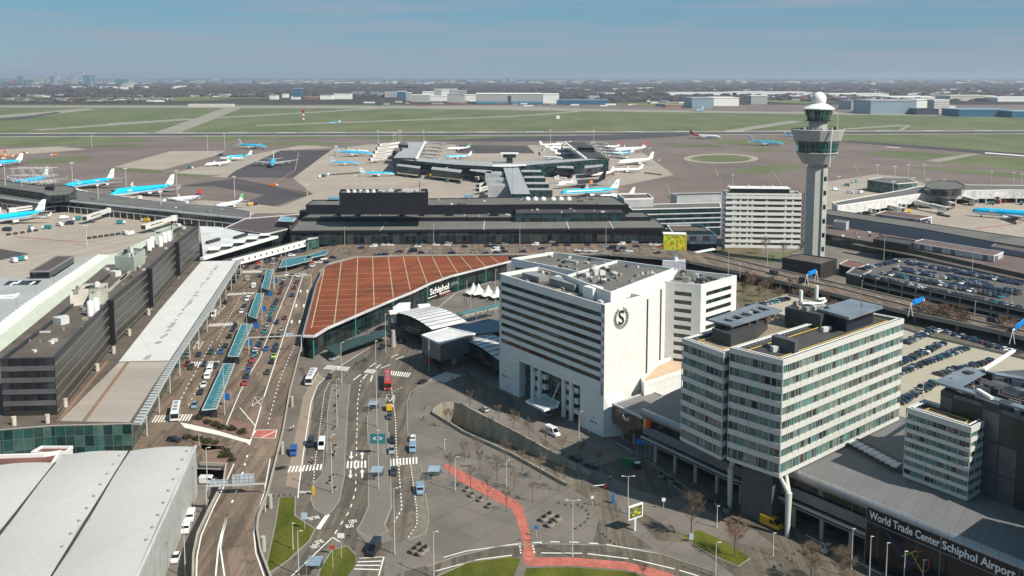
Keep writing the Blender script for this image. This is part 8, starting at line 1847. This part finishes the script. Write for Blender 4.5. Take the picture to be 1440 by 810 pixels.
# ================================================================ distant hangars, sheds and the far town
FW=mat('far_white',(.80,.79,.75),.6,.06,.01,fine=0);FG=mat('far_grey',(.36,.36,.36),.6,.08,.01,fine=0);FB=mat('far_blue',(.03,.12,.22),.5,.15,.01,fine=0);FD=mat('far_dark',(.05,.06,.08),.5,.2,.01,fine=0);FR=mat('far_brick',(.28,.12,.09),.8,.2,.01,fine=0);FTQ=mat('far_teal',(.08,.20,.22),.4,.15,.01,fine=0);FBG=mat('far_bluegrey',(.24,.32,.38),.5,.08,.01,fine=0);FY=mat('far_cream',(.55,.52,.42),.6,.1,.01,fine=0)
def farbox(name,label,cat,x0,x1,yb,yt,depth,wall,roof,door=None,dm=None,end=None,group=None,stripe=None,rt=0.0):
 a,b=at(x0,yb),at(x1,yb);h=ht((x0+x1)/2,yb,yt);root=thing(name,label,cat,lerp(a,b,.5)+Vector((0,depth/2,0)),group)
 v=Vector((rt*depth,depth,0));P=[a,b,b+v,a+v]
 mb=MB();mb.prism([(p.x,p.y)for p in P],0,h);mb.build('wall',wall,root)
 mb=MB();ov=h*.02+.5;mb.prism([(p.x,p.y)for p in inset(ccw(P),-ov)],h+.05,h+h*.07+.3,0,bottom=True);mb.build('roof',roof,root)
 if door:
  for d0,d1 in door:mb=MB();p,q=lerp(a,b,d0),lerp(a,b,d1);mb.box(((p.x+q.x)/2,p.y-1,.5),(abs(q.x-p.x),2.4,h*.85));mb.build('hangar_door',dm or FB,root)
 if stripe:mb=MB();mb.box(((a.x+b.x)/2,a.y-.6,.5),(abs(b.x-a.x)*.99,1.8,h*.22));mb.build('blue_strip',stripe,root)
 if end:mb=MB();s=b if x1<720 else a;e=s+v;o=Vector((1.2 if x1<720 else-1.2,0,0));mb.bar(Vector((s.x,s.y+2,h/2))+o,Vector((e.x,e.y-2,h/2))+o,1.4,h*.96);mb.build('end_wall',end,root)
 return root
H=farbox
H('hangar','wide grey aircraft hangar with dark centre door and blue base strip','hangar',669,763,145.5,132.5,160,FG,FW,[(.49,.53)],FD,stripe=mat('strip_blue',(.05,.25,.38),.5));H('hangar_wing','white end section joined to the wide grey hangar','hangar',763.5,786,145.5,133,150,FW,FW)
for a in(('shed','grey gabled shed left of the hangar cluster',578,603,143.5,134,90,FG,FW),('shed','white low shed in the middle of the hangar cluster',604,629,142.5,135.5,90,FW,FW),('shed','white shed roof behind the hangar cluster',594,619,137,129.5,120,FW,FW),('office','tall white block in the hangar cluster',621,630,140,127.5,60,FW,FW),('office','grey-white long block at the back of the hangar cluster',611,643,137.5,126,60,FG,FW),('hangar','grey shed with blue band left of the wide hangar',629,653,144,133,100,FG,FG),('shed','white shed touching the wide grey hangar',653,669,143,134,100,FW,FW),('office','small blue-white block behind the wide hangar corner',643,656,133.5,128,60,FBG,FW),('shed','blue box building left of the hangar cluster',558,570,137.5,129,60,FB,FW),('shed','grey-white low sheds beside the blue box building',571,577,142,131,60,FG,FW),('shed','low white sheds at far centre left',541,557,137,130,60,FG,FW),('office','small white cube farthest left of the centre sheds',379,389,140,134,50,FW,FG),('office','small white hut second from left of the centre sheds',397,404,137.5,132,40,FW,FG),('office_tower','dark blue office tower among the low sheds',412,424,137,125,45,FB,FG),('shed','white base building below the dark blue tower',409,420.5,140,136.5,40,FW,FG),('shed','dark red low shed right of the blue tower',427,447,140,136,50,FR,FG),('shed','grey-white shed left of the long white one',450,467,140,134,60,FW,FG),('shed','long white shed centre left below the woodland',469,493,139.5,132.5,60,FW,FW),('shed','blue-grey shed right of the long white shed',495,511,135.5,129.5,60,FBG,FG),('shed','blue-grey shed farther right near the wood',520,537,135.5,130,60,FBG,FG),('building','long low white building on the far left grass',264,326,150.5,147,40,FY,FW),('shed','long low dark blue building right of the wide hangar',784,856,146.5,141,80,FB,FBG),('shed','pale block on the long dark blue building',828,843,141,135.5,40,FG,FW),('shed','long white greenhouse roofs at far centre right',941,1036,134,130.5,200,FW,FW),('hangar','blue-grey hangar half of the pair at centre right',973,1003,152,138.5,150,FBG,FG),('hangar','white hangar half of the pair at centre right',1003.5,1039,149,138,150,FW,FW),('shed','dark box beside the blue-grey hangar',965,972,148,140,50,FD,FD),('shed','low dark shed with white vans at centre right',925,940,150,146,40,FD,FG),('office','grey-white building with blue stripe left of the tower cab',1056,1079,147,135,60,FG,FW),('shed','very long white greenhouse roof left of the radome',1030,1142,134,130,260,FW,FW),('shed','white greenhouse roofs right of the radome',1166,1250,136,132,200,FW,FW),('hangar','hangar with navy door left of the large blue-grey hangar',1197,1224,154,142.5,130,FG,FBG),('hangar','largest blue-grey hangar right of the control tower',1224,1288,160.5,142.5,150,FBG,FG),('hangar_wing','white angled part of the largest blue-grey hangar',1288.5,1311,155,141,120,FW,FW),('shed','dark low block in front of the striped office',1289,1320,161.5,153.5,60,FD,FD),('shed','pale greenhouse band behind the blue-grey hangar',1252,1332,141,136.5,220,FW,FW),('shed','cream greenhouse band at far right',1336,1400,142,135,200,FY,FY),('shed','white greenhouse band cut by the right edge',1403,1470,143,137.5,200,FW,FW),('shed','long navy building at the right edge',1348,1422,164,154.5,110,FB,FBG),('shed','lower navy extension at the right edge',1423,1500,165.5,157,110,FB,FBG),('shed','small white tank building near the right edge',1335,1344,155,149.5,40,FW,FW),('shed','brick and pale sheds right of the airfield',935,962,151.5,147.5,40,FR,FG)):
 farbox(a[0],a[1],{'office_tower':'office tower','hangar_wing':'hangar'}.get(a[0],a[0]),*a[2:],door=[(.35,.6)]if 'navy door' in a[1]else None)
o=H('striped_office','white striped office beside the largest blue-grey hangar','office',1313,1334,159,141.5,50,FG,FW)
a_,b_=at(1313,159),at(1334,159);hh=ht(1323,159,141.5)
for k in range(6):mb=MB();mb.box(((a_.x+b_.x)/2,a_.y-.5,hh*(k+.2)/6),(b_.x-a_.x,1.6,hh*.07));mb.build('floor_band',FW,o)
for x,y,w in((1273,157,30),(686,143,22)):p=at(x,y+2,0);mb=MB();mb.box((p.x,p.y-6,4),(w,2,9));mb.box((p.x,p.y-6,13),(w*.4,2,5));tag(mb.build('hangar_mark',mat('mark_blue',(.03,.25,.42),.5)),'blue emblem block on the front of the %s hangar'%('largest blue-grey' if x>1000 else 'wide grey'),'sign')
rc=random.Random(31)
SKYL=[(0,10,114),(12,20,112),(25,30,105.5),(31,35,110),(34,45,111),(55,63,106),(65,70,108),(70,76,106.5),(76,82,104.5),(84,88,111),(93,98,108),(99,107,104.5),(115,117.5,100.5),(118,125,104.5),(130,132,104),(136,141,113),(148,156,110.5),(162,178,110),(183,187,109),(200,206,109.5),(209,216,112),(234,245,109.5),(256,266,111.5),(275,290,110.5),(292,300,109),(316,324,112),(340,352,111),(380,388,111.5),(440,446,110),(470,476,111),(520,538,109),(545,552,111),(585,592,112),(633,640,111),(712,716,108.5),(738,744,112),(806,820,110.5),(880,892,114),(1120,1160,120)]
hues=[FTQ,FBG,FG,FBG,FR,FBG,FG,FTQ]
for i,(x0,x1,yt)in enumerate(SKYL):
 yb=119;m=rc.choice(hues)if i not in(1,4)else(FR if i==1 else FTQ)
 nm_={id(FTQ):'teal',id(FG):'grey',id(FW):'white',id(FBG):'blue-grey',id(FR):'reddish'}[id(m)]
 farbox('tower_block','%s tower block on the hazy skyline, %s from the left'%(nm_,ordw(i)),'tower block',x0,x1,yb,yt+1.2,60,m,FG,group='skyline towers')
mb=MB()
for(x0,x1,y0,y1,n,hs,mi)in((-40,1480,113.5,120,700,(10,34),0),(-40,300,118,126,130,(10,30),0),(-40,420,133.5,136.5,240,(5,10),0),(-40,240,139.5,143.5,90,(4,8),0),(780,1480,120,133,260,(7,16),0),(1080,1480,130,142,160,(6,12),0),(500,1000,143,150,60,(3,6),0)):
 for i in range(n):
  x=rc.uniform(x0,x1);y=rc.uniform(y0,y1);p=at(x,y);s=p.y/5000;mb.box((p.x,p.y,0),(rc.uniform(12,60)*s,rc.uniform(12,30),rc.uniform(*hs)),0,rc.choice([0,0,1,2,3,1,4]))
o=mb.build('suburbs',[FW,FG,FR,FBG,FD],kind='stuff');tag(o,'low hazy houses and sheds spread through the woodland to the horizon','suburbs')
for x,yb,yt,l in((427,171.5,157,'red and white lattice mast on the far grass'),):
 b=at(x,yb);h=ht(x,yb,yt);r=thing('airfield_mast',l,'mast',b)
 for k in range(5):mb=MB();mb.box((b.x,b.y,h*k/5),(3.5,3.5,h/5));mb.build('red_section' if k%2==0 else 'white_section',paintm('red')if k%2==0 else WHITE,r)
 mb=MB();mb.box((b.x,b.y,h),(7,7,5));mb.build('red_head',paintm('red'),r)
mb=MB();b=at(784.5,167);mb.box((b.x,b.y,0),(9,9,8));tag(mb.build('airfield_hut',FW),'tiny white cube hut alone on the far grass','hut')
# ================================================================ air
mb=MB();X=62000
lo,hi=-9.0,175.0
mb.mesh([(-X,-900,lo),(X,-900,lo),(X,X,lo),(-X,X,lo),(-X,-900,hi),(X,-900,hi),(X,X,hi),(-X,X,hi)],[(3,2,1,0),(4,5,6,7),(0,1,5,4),(1,2,6,5),(2,3,7,6),(3,0,4,7)])
hm=bpy.data.materials.new('haze');hm.use_nodes=True;t=hm.node_tree;t.nodes.clear();ho=N(t,'ShaderNodeOutputMaterial');pv=N(t,'ShaderNodeVolumePrincipled')
pv.inputs['Color'].default_value=(.68,.80,.95,1);pv.inputs['Density'].default_value=4.8e-5;pv.inputs['Anisotropy'].default_value=.2
t.links.new(pv.outputs[0],ho.inputs['Volume'])
o=mb.build('haze',hm,kind='stuff');tag(o,'pale blue spring haze fading the distance','haze')
bpy.context.view_layer.update()
